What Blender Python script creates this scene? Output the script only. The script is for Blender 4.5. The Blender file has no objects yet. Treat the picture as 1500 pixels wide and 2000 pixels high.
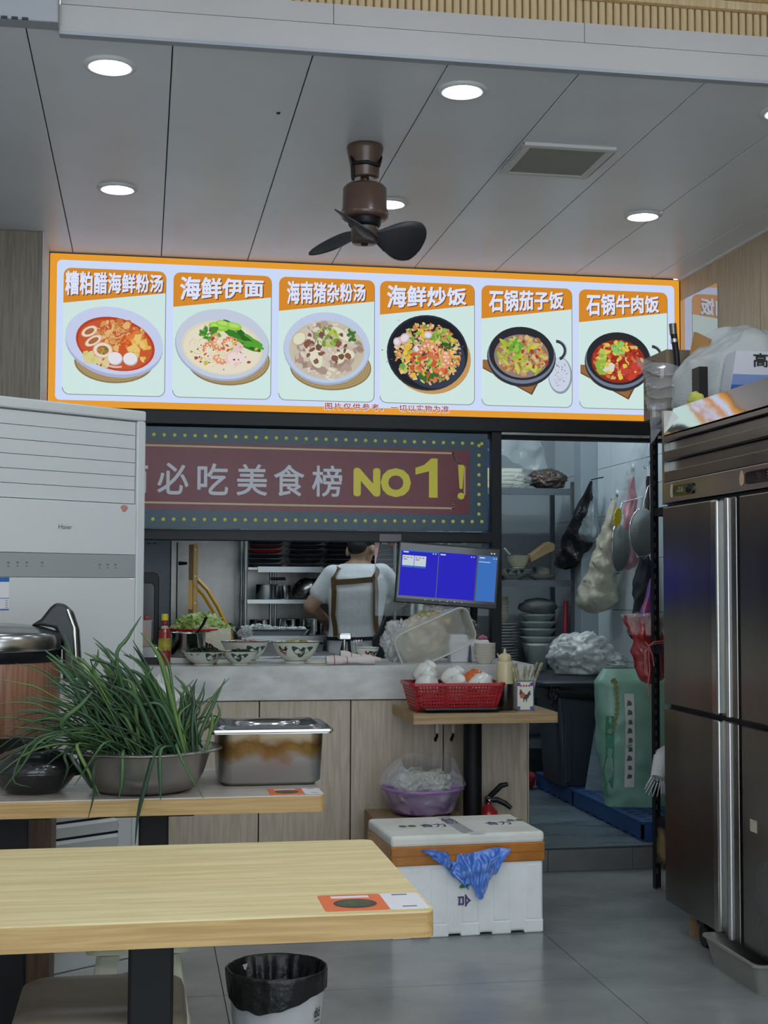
import bpy, bmesh, math, random
from mathutils import Vector, Matrix, noise

# ------------------------------------------------------------ camera, world, light, exposure
scene = bpy.context.scene
COL = scene.collection
cam_data = bpy.data.cameras.new('camera')
cam = bpy.data.objects.new('camera', cam_data)
COL.objects.link(cam)
scene.camera = cam
cam_data.sensor_fit = 'VERTICAL'
cam_data.sensor_height = 36.0
cam_data.lens = 36.0 * 2696.0 / 2000.0
cam_data.clip_start = 0.05
cam.matrix_world = Matrix((
    (0.985177198677944, -0.012880230629749887, -0.17105550813698808, 0.0),
    (-0.1715015422486249, -0.052910050268192794, -0.9837620380899846, 0.0),
    (0.0036205264012124944, 0.9985162123068115, -0.05433475452264745, 1.28),
    (0, 0, 0, 1)))
CAMROT = None

world = bpy.data.worlds.new('ambient_fill')  # even ambient glow added as soft fill through the open front
scene.world = world
world.use_nodes = True
wbg = world.node_tree.nodes['Background']
wbg.inputs[0].default_value = (0.80, 0.91, 1.0, 1)
wbg.inputs[1].default_value = 2.2

LAMP_POWER = 45.0        # ceiling downlights
KITCHEN_POWER = 42.0     # kitchen tube lights
scene.view_settings.view_transform = 'Standard'
scene.view_settings.look = 'None'
scene.view_settings.gamma = 1.0
scene.view_settings.use_curve_mapping = False
scene.view_settings.exposure = 0.40
try:
    scene.cycles.use_denoising = True
    scene.cycles.max_bounces = 6
    scene.cycles.diffuse_bounces = 4
    scene.cycles.glossy_bounces = 3
    scene.cycles.transparent_max_bounces = 10
    scene.cycles.use_adaptive_sampling = True
    scene.cycles.adaptive_threshold = 0.06
    scene.cycles.adaptive_min_samples = 16
    scene.cycles.caustics_reflective = False
    scene.cycles.caustics_refractive = False
    scene.cycles.sample_clamp_indirect = 4.0
except Exception:
    pass

R = random.Random(7)
PI = math.pi

# ------------------------------------------------------------ materials
def lin(c):
    out = []
    for v in c[:3]:
        v = v / 255.0
        out.append(v / 12.92 if v <= 0.04045 else ((v + 0.055) / 1.055) ** 2.4)
    return (out[0], out[1], out[2], 1.0)

MATS = {}
def mat(name, col, rough=0.5, metal=0.0, var=0.0, vscale=8.0, vstretch=(1, 1, 1), col2=None, bump=0.0, bscale=40.0,
        alpha=1.0, coat=0.0, trans=0.0, emit=0.0, spec=None, ior=None, sub=0.0, wood=False, rvar=0.0):
    if name in MATS:
        return MATS[name]
    m = bpy.data.materials.new(name)
    m.use_nodes = True
    nt = m.node_tree
    b = nt.nodes['Principled BSDF']
    b.inputs['Base Color'].default_value = lin(col)
    b.inputs['Roughness'].default_value = rough
    b.inputs['Metallic'].default_value = metal
    b.inputs['Alpha'].default_value = alpha
    b.inputs['Coat Weight'].default_value = coat
    b.inputs['Coat Roughness'].default_value = 0.08
    b.inputs['Transmission Weight'].default_value = trans
    if spec is not None:
        b.inputs['Specular IOR Level'].default_value = spec
    if ior is not None:
        b.inputs['IOR'].default_value = ior
    if emit > 0:
        b.inputs['Emission Color'].default_value = lin(col)
        b.inputs['Emission Strength'].default_value = emit
    tc = mp = None
    if var > 0 or col2 is not None or bump > 0 or rvar > 0:
        tc = nt.nodes.new('ShaderNodeTexCoord')
        mp = nt.nodes.new('ShaderNodeMapping')
        mp.inputs['Scale'].default_value = vstretch
        nt.links.new(tc.outputs['Object'], mp.inputs['Vector'])
    if var > 0 or col2 is not None or rvar > 0:
        nz = nt.nodes.new('ShaderNodeTexNoise')
        nz.inputs['Scale'].default_value = vscale
        nz.inputs['Detail'].default_value = 6.0
        nz.inputs['Distortion'].default_value = 0.6 if wood else 0.15
        nt.links.new(mp.outputs['Vector'], nz.inputs['Vector'])
        rp = nt.nodes.new('ShaderNodeValToRGB')
        lo = 0.38 if wood else 0.30
        rp.color_ramp.elements[0].position = lo
        rp.color_ramp.elements[1].position = 1 - lo
        c2 = col2 if col2 is not None else tuple(max(0, v * (1 - var)) for v in col)
        rp.color_ramp.elements[0].color = lin(c2)
        rp.color_ramp.elements[1].color = lin(col)
        nt.links.new(nz.outputs['Fac'], rp.inputs['Fac'])
        nt.links.new(rp.outputs['Color'], b.inputs['Base Color'])
        if rvar > 0:
            mr = nt.nodes.new('ShaderNodeMapRange')
            mr.inputs['To Min'].default_value = max(0.02, rough - rvar)
            mr.inputs['To Max'].default_value = min(1, rough + rvar)
            nt.links.new(nz.outputs['Fac'], mr.inputs['Value'])
            nt.links.new(mr.outputs['Result'], b.inputs['Roughness'])
    if bump > 0:
        n2 = nt.nodes.new('ShaderNodeTexNoise')
        n2.inputs['Scale'].default_value = bscale
        n2.inputs['Detail'].default_value = 4.0
        nt.links.new(mp.outputs['Vector'], n2.inputs['Vector'])
        bp = nt.nodes.new('ShaderNodeBump')
        bp.inputs['Strength'].default_value = bump
        bp.inputs['Distance'].default_value = 0.01
        nt.links.new(n2.outputs['Fac'], bp.inputs['Height'])
        nt.links.new(bp.outputs['Normal'], b.inputs['Normal'])
    MATS[name] = m
    return m

def emis(name, col, strength=1.0):
    if name in MATS:
        return MATS[name]
    m = bpy.data.materials.new(name)
    m.use_nodes = True
    b = m.node_tree.nodes['Principled BSDF']
    b.inputs['Base Color'].default_value = (0.01, 0.01, 0.01, 1)
    b.inputs['Roughness'].default_value = 0.5
    b.inputs['Specular IOR Level'].default_value = 0.12
    b.inputs['Emission Color'].default_value = lin(col)
    b.inputs['Emission Strength'].default_value = strength
    MATS[name] = m
    return m

def film(name, col, alpha, rough=0.18, bump=0.6, bscale=30.0):
    """thin crinkled plastic: sharp creases, glossy, see-through in patches"""
    if name in MATS:
        return MATS[name]
    m = mat(name, col, rough=rough, alpha=alpha, spec=1.0)
    nt = m.node_tree; b = nt.nodes['Principled BSDF']
    tc = nt.nodes.new('ShaderNodeTexCoord')
    n1 = nt.nodes.new('ShaderNodeTexNoise'); n1.noise_type = 'RIDGED_MULTIFRACTAL'; n1.normalize = True
    n1.inputs['Scale'].default_value = bscale * 0.55; n1.inputs['Detail'].default_value = 4.0; n1.inputs['Distortion'].default_value = 0.8
    nt.links.new(tc.outputs['Object'], n1.inputs['Vector'])
    bp = nt.nodes.new('ShaderNodeBump'); bp.inputs['Strength'].default_value = min(1.0, bump + 0.2); bp.inputs['Distance'].default_value = 0.02
    nt.links.new(n1.outputs['Fac'], bp.inputs['Height']); nt.links.new(bp.outputs['Normal'], b.inputs['Normal'])
    n2 = nt.nodes.new('ShaderNodeTexNoise'); n2.inputs['Scale'].default_value = bscale * 0.4; n2.inputs['Detail'].default_value = 3.0
    nt.links.new(tc.outputs['Object'], n2.inputs['Vector'])
    mr = nt.nodes.new('ShaderNodeMapRange'); mr.inputs['From Min'].default_value = 0.3; mr.inputs['From Max'].default_value = 0.7
    mr.inputs['To Min'].default_value = max(0.03, alpha * 0.75); mr.inputs['To Max'].default_value = min(1.0, alpha * 1.3)
    nt.links.new(n2.outputs['Fac'], mr.inputs['Value']); nt.links.new(mr.outputs['Result'], b.inputs['Alpha'])
    return m

def wood_mat(name, light, dark, axis, rough=0.45, fine=1.0, coat=0.0, scale=5.0):
    st = [14 * fine, 14 * fine, 14 * fine]
    st[axis] = 1.0
    return mat(name, light, rough=rough, col2=dark, vscale=scale, vstretch=tuple(st), wood=True, coat=coat)

# ------------------------------------------------------------ mesh builder
class MB:
    def __init__(s):
        s.v = []; s.f = []; s.m = []; s.sm = []
    def add(s, vs, fs, mi=0, smooth=False):
        o = len(s.v)
        s.v += [tuple(p) for p in vs]
        for f in fs:
            s.f.append(tuple(i + o for i in f)); s.m.append(mi); s.sm.append(smooth)
        return s
    def box(s, x0, x1, y0, y1, z0, z1, mi=0, mx=None):
        vs = [(x0, y0, z0), (x1, y0, z0), (x1, y1, z0), (x0, y1, z0), (x0, y0, z1), (x1, y0, z1), (x1, y1, z1), (x0, y1, z1)]
        if mx is not None:
            vs = [mx @ Vector(p) for p in vs]
        return s.add(vs, [(0, 3, 2, 1), (4, 5, 6, 7), (0, 1, 5, 4), (1, 2, 6, 5), (2, 3, 7, 6), (3, 0, 4, 7)], mi)
    def loft(s, rings, mi=0, smooth=True, cap0=True, cap1=True, closed=True):
        n = len(rings[0]); vs = []; fs = []
        for r in rings: vs += list(r)
        for i in range(len(rings) - 1):
            for j in range(n if closed else n - 1):
                k = (j + 1) % n
                fs.append((i * n + j, i * n + k, (i + 1) * n + k, (i + 1) * n + j))
        s.add(vs, fs, mi, smooth)
        if closed and cap0: s.add(rings[0], [tuple(range(n - 1, -1, -1))], mi, False)
        if closed and cap1: s.add(rings[-1], [tuple(range(n))], mi, False)
        return s
    def lathe(s, prof, c=(0, 0, 0), n=28, mi=0, smooth=True, cap0=False, cap1=False, sx=1.0, sy=1.0, mx=None):
        rings = []
        for r, z in prof:
            ring = [Vector((c[0] + r * sx * math.cos(2 * PI * j / n), c[1] + r * sy * math.sin(2 * PI * j / n), c[2] + z)) for j in range(n)]
            if mx is not None: ring = [mx @ p for p in ring]
            rings.append(ring)
        return s.loft(rings, mi, smooth, cap0, cap1)
    def cyl(s, p0, p1, r0, r1=None, n=16, mi=0, smooth=True, caps=True):
        return s.tube([p0, p1], [r0, r0 if r1 is None else r1], n, mi, smooth, caps)
    def tube(s, pts, rad, n=8, mi=0, smooth=True, caps=True, flat=1.0):
        pts = [Vector(p) for p in pts]
        if not hasattr(rad, '__len__'): rad = [rad] * len(pts)
        rings = []; up = None
        for i, p in enumerate(pts):
            d = (pts[min(i + 1, len(pts) - 1)] - pts[max(i - 1, 0)])
            if d.length < 1e-9: d = Vector((0, 0, 1))
            d.normalize()
            if up is None:
                up = Vector((0, 0, 1)) if abs(d.z) < 0.9 else Vector((0, 1, 0))
            a = d.cross(up)
            if a.length < 1e-6: a = d.cross(Vector((1, 0, 0)))
            a.normalize(); b = a.cross(d).normalized(); up = b
            rings.append([p + (a * math.cos(2 * PI * j / n) + b * math.sin(2 * PI * j / n) * flat) * rad[i] for j in range(n)])
        return s.loft(rings, mi, smooth, caps, caps)
    def grid(s, fn, nu, nv, mi=0, smooth=True):
        vs = [fn(i / nu, j / nv) for i in range(nu + 1) for j in range(nv + 1)]
        fs = [(i * (nv + 1) + j, (i + 1) * (nv + 1) + j, (i + 1) * (nv + 1) + j + 1, i * (nv + 1) + j + 1) for i in range(nu) for j in range(nv)]
        return s.add(vs, fs, mi, smooth)
    def flat(s, pts, mi=0):
        return s.add(pts, [tuple(range(len(pts)))], mi)
    def prism(s, pts, d, mi=0):
        d = Vector(d); a = [Vector(p) for p in pts]; b = [p + d for p in a]; n = len(a)
        s.add(a, [tuple(range(n - 1, -1, -1))], mi); s.add(b, [tuple(range(n))], mi)
        return s.add(a + b, [(i, (i + 1) % n, n + (i + 1) % n, n + i) for i in range(n)], mi)
    def blob(s, c, r, seed=0, amp=0.2, freq=2.0, sub=3, mi=0, fn=None, crease=0.0):
        if crease > 0: sub = 5
        bm = bmesh.new(); bmesh.ops.create_icosphere(bm, subdivisions=sub, radius=1.0)
        vs = []
        for v in bm.verts:
            p = v.co.copy()
            k = 1 + amp * noise.noise(p * freq + Vector((seed * 7.3, seed * 3.1, seed))) + amp * 0.5 * noise.noise(p * freq * 2.7 + Vector((seed, 9, seed * 2)))
            if crease > 0:
                w = p + Vector((noise.noise(p * 2.1), noise.noise(p * 2.3 + Vector((4, 1, 2))), seed)) * .5
                k += crease * (.75 - 2.2 * abs(noise.noise(w * 3.1 + Vector((seed, 0, 3))))) + crease * .5 * (.6 - 2.0 * abs(noise.noise(w * 7.3)))
            q = Vector((c[0] + p.x * r[0] * k, c[1] + p.y * r[1] * k, c[2] + p.z * r[2] * k))
            vs.append(fn(q, p) if fn else q)
        fs = [tuple(v.index for v in f.verts) for f in bm.faces]
        bm.free()
        return s.add(vs, fs, mi, True)
    def build(s, name, mats, parent=None, bevel=0.0, seg=2, world=True, origin=None, sub=0, solid=0.0, auto=True):
        me = bpy.data.meshes.new(name)
        vs = s.v
        if parent is not None and world:
            inv = root_matrix(parent).inverted()
            vs = [inv @ Vector(p) for p in vs]
        elif parent is None:
            if origin is None:
                xs = [p[0] for p in vs]; ys = [p[1] for p in vs]; zs = [p[2] for p in vs]
                origin = ((min(xs) + max(xs)) / 2, (min(ys) + max(ys)) / 2, min(zs))
            vs = [(p[0] - origin[0], p[1] - origin[1], p[2] - origin[2]) for p in vs]
        me.from_pydata([tuple(p) for p in vs], [], s.f)
        me.polygons.foreach_set('material_index', s.m)
        me.polygons.foreach_set('use_smooth', s.sm)
        if not isinstance(mats, (list, tuple)): mats = [mats]
        for m in mats: me.materials.append(m)
        me.update()
        bm = bmesh.new(); bm.from_mesh(me)
        bmesh.ops.remove_doubles(bm, verts=bm.verts, dist=1e-6) if bevel > 0 or sub > 0 else None
        bmesh.ops.recalc_face_normals(bm, faces=bm.faces)
        bm.to_mesh(me); bm.free()
        o = bpy.data.objects.new(name, me); COL.objects.link(o)
        if parent is not None: o.parent = parent
        else: o.location = origin
        if solid > 0:
            md = o.modifiers.new('thickness', 'SOLIDIFY'); md.thickness = solid; md.offset = 0
        if bevel > 0:
            md = o.modifiers.new('rounded_edges', 'BEVEL'); md.width = bevel; md.segments = seg; md.limit_method = 'ANGLE'; md.angle_limit = 0.6
            md.harden_normals = False
        if sub > 0:
            md = o.modifiers.new('smooth_shape', 'SUBSURF'); md.levels = sub; md.render_levels = sub
        return o

ROOTM = {}
def root_matrix(o):
    """world matrix of an object from its own placement (parents are followed)"""
    m = o.matrix_basis.copy()
    if o.parent is not None: m = root_matrix(o.parent) @ m
    return m

def tag(o, label=None, cat=None, group=None, kind=None):
    if label: o['label'] = label
    if cat: o['category'] = cat
    if group: o['group'] = group
    if kind: o['kind'] = kind
    return o
def thing(name, label, cat, loc=(0, 0, 0), rz=0.0, group=None):
    o = bpy.data.objects.new(name, None); COL.objects.link(o)
    o.empty_display_size = 0.05
    o.location = loc; o.rotation_euler = (0, 0, rz)
    return tag(o, label, cat, group)
def struct(o):
    o['kind'] = 'structure'; return o
def dup(o, loc=None, rot=None, label=None, parent=None, group=None):
    c = o.copy(); COL.objects.link(c)
    if parent is not None: c.parent = parent
    if loc is not None: c.location = loc
    if rot is not None: c.rotation_euler = rot
    if label: c['label'] = label
    if group: c['group'] = group
    for ch in list(o.children): dup(ch, parent=c)
    return c
def bx(name, m, x0, x1, y0, y1, z0, z1, parent=None, bevel=0.0, seg=2):
    return MB().box(x0, x1, y0, y1, z0, z1).build(name, m, parent, bevel, seg)

def lettering(name, s, m, parent, center, width, height, right=(1, 0, 0), up=(0, 0, 1), bold=0.0, shear=0.0, spacing=1.0, depth=0.0, taper=0.0):
    """text as a flat mesh fitted to width x height around center; right and up are unit vectors"""
    cu = bpy.data.curves.new('text_curve', 'FONT')
    cu.body = s; cu.size = 1.0; cu.extrude = depth; cu.resolution_u = 3
    cu.space_character = spacing
    to = bpy.data.objects.new('text_object', cu); COL.objects.link(to)
    dg = bpy.context.evaluated_depsgraph_get()
    me = bpy.data.meshes.new_from_object(to.evaluated_get(dg))
    COL.objects.unlink(to); bpy.data.objects.remove(to); bpy.data.curves.remove(cu)
    xs = [v.co.x for v in me.vertices] or [0, 1]; ys = [v.co.y for v in me.vertices] or [0, 1]
    x0, x1, y0, y1 = min(xs), max(xs), min(ys), max(ys)
    if bold > 0:
        # heavier strokes: the same outline laid again a little to each side
        bv = [v.co.copy() for v in me.vertices]; bf = [tuple(p.vertices) for p in me.polygons]
        nv = []; nf = []
        for k in range(8):
            t = 2 * PI * k / 8
            o_ = len(nv)
            nv += [(p.x + bold * math.cos(t), p.y + bold * math.sin(t), p.z + 0.0008 * k) for p in bv]
            nf += [tuple(i + o_ for i in f) for f in bf]
        me.clear_geometry(); me.from_pydata(nv, [], nf)
        x0 -= bold; x1 += bold; y0 -= bold; y1 += bold
    r = Vector(right); u = Vector(up); n = r.cross(u)
    c = Vector(center)
    inv = root_matrix(parent).inverted() if parent is not None else Matrix()
    for v in me.vertices:
        a = ((v.co.x - x0) / max(1e-6, x1 - x0) - 0.5); b = ((v.co.y - y0) / max(1e-6, y1 - y0) - 0.5)
        hh = height * (1 - taper * (a + 0.5))
        v.co = inv @ (c + r * (a * width) + u * (b * hh + shear * a * width + height * taper * (a + 0.5) * 0.5) + n * (v.co.z * height))
    me.materials.clear(); me.materials.append(m)
    o = bpy.data.objects.new(name, me); COL.objects.link(o)
    if parent is not None: o.parent = parent
    me.name = name
    return o

def ell(cx, cz, rx, rz, y, n=36, rot=0.0, a0=0.0, a1=2 * PI):
    """ellipse outline in an upright XZ plane"""
    out = []
    for i in range(n):
        t = a0 + (a1 - a0) * i / (n if abs(a1 - a0 - 2 * PI) < 1e-6 else n - 1)
        x = rx * math.cos(t); z = rz * math.sin(t)
        out.append((cx + x * math.cos(rot) - z * math.sin(rot), y, cz + x * math.sin(rot) + z * math.cos(rot)))
    return out
def rrect(x0, x1, z0, z1, r, y, n=5):
    out = []
    for cx, cz, a in ((x1 - r, z0 + r, -PI / 2), (x1 - r, z1 - r, 0), (x0 + r, z1 - r, PI / 2), (x0 + r, z0 + r, PI)):
        for i in range(n + 1):
            t = a + PI / 2 * i / n
            out.append((cx + r * math.cos(t), y, cz + r * math.sin(t)))
    return out
ORD = ['bottom', 'second', 'third', 'fourth', 'fifth', 'sixth', 'seventh', 'eighth', 'ninth', 'tenth', 'eleventh', 'twelfth', 'thirteenth', 'fourteenth', 'fifteenth', 'sixteenth', 'seventeenth']
def nth(k):
    return 'lowest' if k == 0 else ORD[k] + ' from the bottom'
def bevel_strip(p, q, k=8):
    return [tuple(p[i] + (q[i] - p[i]) * t / k for i in range(3)) for t in range(k + 1)]


# ------------------------------------------------------------ materials of the setting
m_ceil = mat('ceiling_panel_white', (222, 227, 234), rough=0.36, var=0.05, vscale=1.5)
m_joint = mat('dark_joint', (58, 60, 62), rough=0.8)
m_fascia = mat('fascia_white', (176, 174, 174), rough=0.45, var=0.03, vscale=3)
m_slat = wood_mat('slat_oak', (206, 190, 158), (184, 166, 132), 2, rough=0.5)
m_rwall = wood_mat('wall_panel_oak', (196, 178, 150), (170, 152, 126), 2, rough=0.45, fine=1.6)
m_lwall = wood_mat('wall_panel_taupe', (150, 140, 126), (128, 118, 104), 2, rough=0.5, fine=1.6)
m_tile = mat('floor_tile_grey', (156, 158, 156), rough=0.22, col2=(124, 128, 128), vscale=2.6, vstretch=(1, 1.3, 1), rvar=0.1, bump=0.02, bscale=9)
m_grout = mat('grout_dark', (52, 55, 56), rough=0.9)
m_ktile = mat('kitchen_floor_tile', (120, 134, 140), rough=0.3, col2=(98, 112, 118), vscale=2.5, vstretch=(1, 3, 1), rvar=0.1)
m_riser = mat('riser_tile', (112, 112, 110), rough=0.4, col2=(92, 94, 94), vscale=4, vstretch=(1, 1, 2))
m_wtile = mat('white_wall_tile', (206, 216, 220), rough=0.2, var=0.05, vscale=3)
m_kback = mat('grey_kitchen_wall', (160, 168, 172), rough=0.35, var=0.06, vscale=3)
m_white = mat('white_paint', (215, 216, 214), rough=0.55)
m_black = mat('black_metal', (17, 20, 25), rough=0.42, var=0.15, vscale=10, spec=0.35)
m_steel = mat('brushed_steel', (176, 178, 178), rough=0.3, metal=1.0, var=0.12, vscale=6, vstretch=(1, 1, 8), rvar=0.08)
m_steel_dark = mat('dark_stained_steel', (150, 148, 144), rough=0.30, metal=1.0, var=0.3, vscale=5, rvar=0.12, bump=0.05, bscale=3)
m_chrome = mat('chrome', (210, 212, 214), rough=0.12, metal=1.0)
m_warm = emis('warm_led', (255, 216, 130), 2.4)
m_lamp = emis('lamp_diffuser', (226, 242, 255), LAMP_POWER)
m_tube = emis('kitchen_tube', (226, 244, 255), KITCHEN_POWER)

ZC = 2.90      # ceiling over the serving area
YF = 4.05      # fascia
YS = 6.80      # plane of the menu light box and the kitchen opening
XR = 2.755     # right wall
XL = -1.25     # left wall
KZ = 0.105     # raised kitchen floor
YB = 9.20      # kitchen back wall

# ------------------------------------------------------------ floor: grout bed with one slab per tile
floor = struct(MB().box(XL, XR, -1.5, 6.08, -0.06, -0.004).box(XL, 1.766, 6.08, 6.80, -0.06, -0.004).build('floor', m_grout))
xs = [XL, 0.265, 1.480, 2.695, XR]
xs = [XL, -0.95, 0.265, 1.480, 2.695, XR]
for i in range(3):
    bx('tile', m_tile, (XL, -0.95, 0.265, 1.480)[i] + .0015, (XL, -0.95, 0.265, 1.480)[i + 1] - .0015, 6.0822, 6.79, -0.02, 0.0, floor)
bx('tile', m_tile, 1.4815, 1.7645, 6.0822, 6.79, -0.02, 0.0, floor)
ys = [6.08, 5.605, 5.015, 4.425, 3.835, 3.245, 2.655, 2.065, 1.475, 0.885, 0.295, -0.295, -1.5]
for i in range(len(xs) - 1):
    for j in range(len(ys) - 1):
        g = 0.0015
        bx('tile', m_tile, xs[i] + g, xs[i + 1] - g, ys[j + 1] + .0022, ys[j] - .0022, -0.02, 0.0, floor)
kfloor = struct(MB().box(1.766, XR + 0.1, 6.10, 6.80, -0.06, KZ - 0.012).box(XL, XR + 0.1, 6.80, YB, -0.06, KZ - 0.012).build('floor_kitchen', m_grout))
kxs = [XL, 0.2, 1.0, 1.766, 2.566, XR + 0.1]
kys = [6.10, 6.80, 7.6, 8.4, YB]
for i in range(len(kxs) - 1):
    for j in range(len(kys) - 1):
        if j == 0 and i < 3: continue
        bx('tile', m_ktile, kxs[i] + .001, kxs[i + 1] - .001, kys[j] + .001, kys[j + 1] - .001, KZ - 0.011, KZ, kfloor)
riser = struct(bx('trim_1', m_grout, 1.76, XR, 6.084, 6.10, 0.0, KZ - 0.003))
rx = [1.762, 1.812, 2.212, 2.612, XR]
for i in range(4):
    bx('tile', m_riser, rx[i] + .0015, rx[i + 1] - .0015, 6.076, 6.085, 0.002, KZ - 0.008, riser)

# ------------------------------------------------------------ ceiling over the serving area: long panels with open joints
ceil_o = struct(bx('ceiling', m_joint, XL, XR, YF, YS + 0.02, ZC + 0.012, ZC + 0.05))
seams = [XL, -0.780, -0.358, 0.066, 0.490, 0.912, 1.336, 1.757, 2.180, 2.600, XR]
for i in range(len(seams) - 1):
    MB().box(seams[i] + 0.002, seams[i + 1] - 0.002, YF + 0.002, YS, ZC, ZC + 0.011).build('panel', m_ceil, ceil_o, bevel=0.002, seg=1)
# fascia of the ceiling edge: two boards, upper ones jointed
fas = struct(bx('trim_2', m_fascia, -0.262, XR, YF - 0.004, YF + 0.03, ZC - 0.006, ZC + 0.075))
fx = [-0.262, 0.545, 1.335, 2.115, XR]
for i in range(4):
    bx('board', m_fascia, fx[i] + .001, fx[i + 1] - .001, YF + 0.004, YF + 0.03, ZC + 0.080, ZC + 0.142, fas)
bx('edge_bead', mat('bead_grey', (150, 156, 166), rough=0.4), -0.262, XR, YF - 0.012, YF + 0.02, ZC - 0.016, ZC - 0.006, fas)
# cove behind the fascia with its warm light strip
struct(bx('trim_3', m_white, -0.26, XR, YF + 0.03, 4.34, ZC + 0.05, ZC + 0.075))
led = thing('cove_light', 'warm yellow light strip lying in the cove behind the ceiling fascia', 'light', (1.2, 4.13, ZC + 0.075))
bx('strip', m_warm, -0.2, XR - 0.02, 4.105, 4.12, ZC + 0.078, ZC + 0.088, led)
bx('channel', m_white, -0.2, XR - 0.02, 4.095, 4.13, ZC + 0.0755, ZC + 0.078, led)
# slat wall above the fascia
slatwall = struct(bx('wall_slats', mat('slat_backing', (160, 140, 104), rough=0.7), -0.26, XR, 4.332, 4.36, ZC + 0.07, 3.40))
proto = None
k = 0
x = -0.255
while x < XR - 0.03:
    mb = MB().box(-0.0, 0.0185, -0.012, 0.0, 0, 0.26)
    if proto is None:
        proto = MB().box(x, x + 0.0205, 4.320, 4.332, ZC + 0.078, 3.235).build('slat', m_slat, slatwall, bevel=0.002, seg=1)
        px0 = x
    else:
        s_ = dup(proto, parent=slatwall); s_.location = (proto.location.x + (x - px0), proto.location.y, proto.location.z)
    x += 0.0262
for q, (dy, dz) in enumerate(((0.02, 0.0), (0.05, 0.03), (0.09, 0.062))):
    struct(bx('trim_%d' % (4 + q), m_slat, -0.26, XR, 4.32 - dy, 4.332, 3.236 + dz, 3.236 + dz + 0.028))
# upper ceiling of the dining room, far end left open for the world fill
struct(bx('ceiling_dining', m_white, XL, XR, -1.5, 4.36, 3.40, 3.45))
# boxed beam at the top left, flush with the fascia
beam = struct(bx('trim_7', mat('beam_grey', (150, 154, 162), rough=0.45), XL, -0.262, 3.985, 4.05, ZC - 0.004, 3.40, bevel=0.004))
for q in range(14):
    bx('vent_slot', m_joint, -0.74 + q * 0.029, -0.722 + q * 0.029, 3.982, 3.99, ZC - 0.0035, ZC + 0.003, beam)

# ------------------------------------------------------------ walls
struct(bx('wall_left', m_white, XL - 0.1, XL, -1.5, 7.0, 0, 3.45))
rw = struct(bx('wall_right', m_joint, XR + 0.008, XR + 0.1, -1.5, YS + 0.05, 0, 3.45))
rys = [YS, (2.755,6.319,2.655)[1], (2.755,5.846,2.654)[1], 4.85, 4.37, 3.9, 3.4, 2.9, 2.2, 1.4, 0.6, -0.4, -1.5]
for i in range(len(rys) - 1):
    bx('panel', m_rwall, XR, XR + 0.008, rys[i + 1] + 0.0018, rys[i] - 0.0018, 0.0, ZC if rys[i + 1] > YF else 3.4, rw)
bx('trim', m_white, XR - 0.012, XR, YF, YS, ZC - 0.012, ZC, rw)
# clear glossy sheet screwed over the wall panel beside the light box
m_acry = mat('glossy_acrylic', (186, 190, 190), rough=0.03, spec=1.0, ior=2.6)
pa = (2.755,6.788,2.782); pb = (2.755,6.316,2.776)
sheet = MB().prism([(XR - 0.004, pa[1], 1.5), (XR - 0.004, pb[1], 1.5), (XR - 0.004, pb[1], pb[2]), (XR - 0.004, pa[1], pa[2])], (0.0035, 0, 0)).build('wall_sheet', m_acry)
tag(sheet, 'clear glossy sheet on the wood wall mirroring the end of the menu sign', 'wall sheet')
# pier to the left of the menu sign
pier = struct(bx('wall_pier', m_lwall, XL, -0.475, 6.425, YS + 0.1, 0, ZC))
bx('corner_trim', m_white, -0.475, -0.470, 6.42, YS + 0.02, 0.9, ZC, pier)
bx('panel', m_lwall, XL, -0.477, 6.415, 6.425, 0, ZC - 0.002, pier)
# wall above the opening, kitchen shell
struct(bx('wall_header', m_joint, XL, XR, YS + 0.09, YS + 0.16, 2.05, 3.4))
struct(bx('ceiling_kitchen', m_white, XL, XR + 0.15, YS + 0.16, YB + 0.1, 2.75, 2.80))
struct(bx('wall_kitchen_left', m_steel_dark, XL - 0.1, XL, 7.0, YB, 0, 2.8))
bw = struct(bx('wall_back', m_kback, XL, XR + 0.15, YB, YB + 0.1, 0, 2.8))
for i, (a, b) in enumerate(((XL, 0.05), (0.052, 0.62), (0.622, 1.25), (1.252, 1.90))):
    bx('steel_sheet', m_steel_dark, a, b - 0.002, YB - 0.012, YB, 0.3, 2.2, bw)
kr = struct(bx('wall_kitchen_right', m_joint, XR + 0.055, XR + 0.15, YS + 0.05, YB, 0, 2.8))
ty = [YS + 0.05, 7.43, 8.03, 8.63, YB]
tz = [KZ, 0.55, 0.85, 1.15, 1.45, 1.72, 2.02, 2.32, 2.62, 2.75]
for i in range(len(ty) - 1):
    for j in range(len(tz) - 1):
        bx('tile', m_wtile, XR + 0.045, XR + 0.055, ty[i] + .0015, ty[i + 1] - .0015, tz[j] + .0015, tz[j + 1] - .0015, kr)
# boxed-in pipe on the kitchen wall
struct(bx('trim_8', mat('pipe_box', (146, 156, 162), rough=0.4), 2.69, XR + 0.045, 8.28, 8.42, KZ, 2.75, bevel=0.004))

# ------------------------------------------------------------ black frame of the kitchen opening
fr = thing('opening_frame', 'black metal frame around the kitchen serving hatch and doorway', 'frame', (1.76, YS, KZ))
bx('head_beam', m_black, -0.47, XR, YS - 0.01, YS + 0.07, 2.072, 2.140, fr, bevel=0.004)
bx('hatch_beam', m_black, -0.47, 1.74, YS, YS + 0.06, 1.505, 1.560, fr, bevel=0.004)
bx('post', m_black, 1.738, 1.790, YS, YS + 0.06, 0.93, 2.072, fr, bevel=0.003)
bx('post', m_black, 2.70, 2.75, YS, YS + 0.06, KZ, 2.072, fr, bevel=0.003)
bx('track', m_steel, 1.79, 2.70, YS + 0.0, YS + 0.03, 2.060, 2.072, fr)

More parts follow.
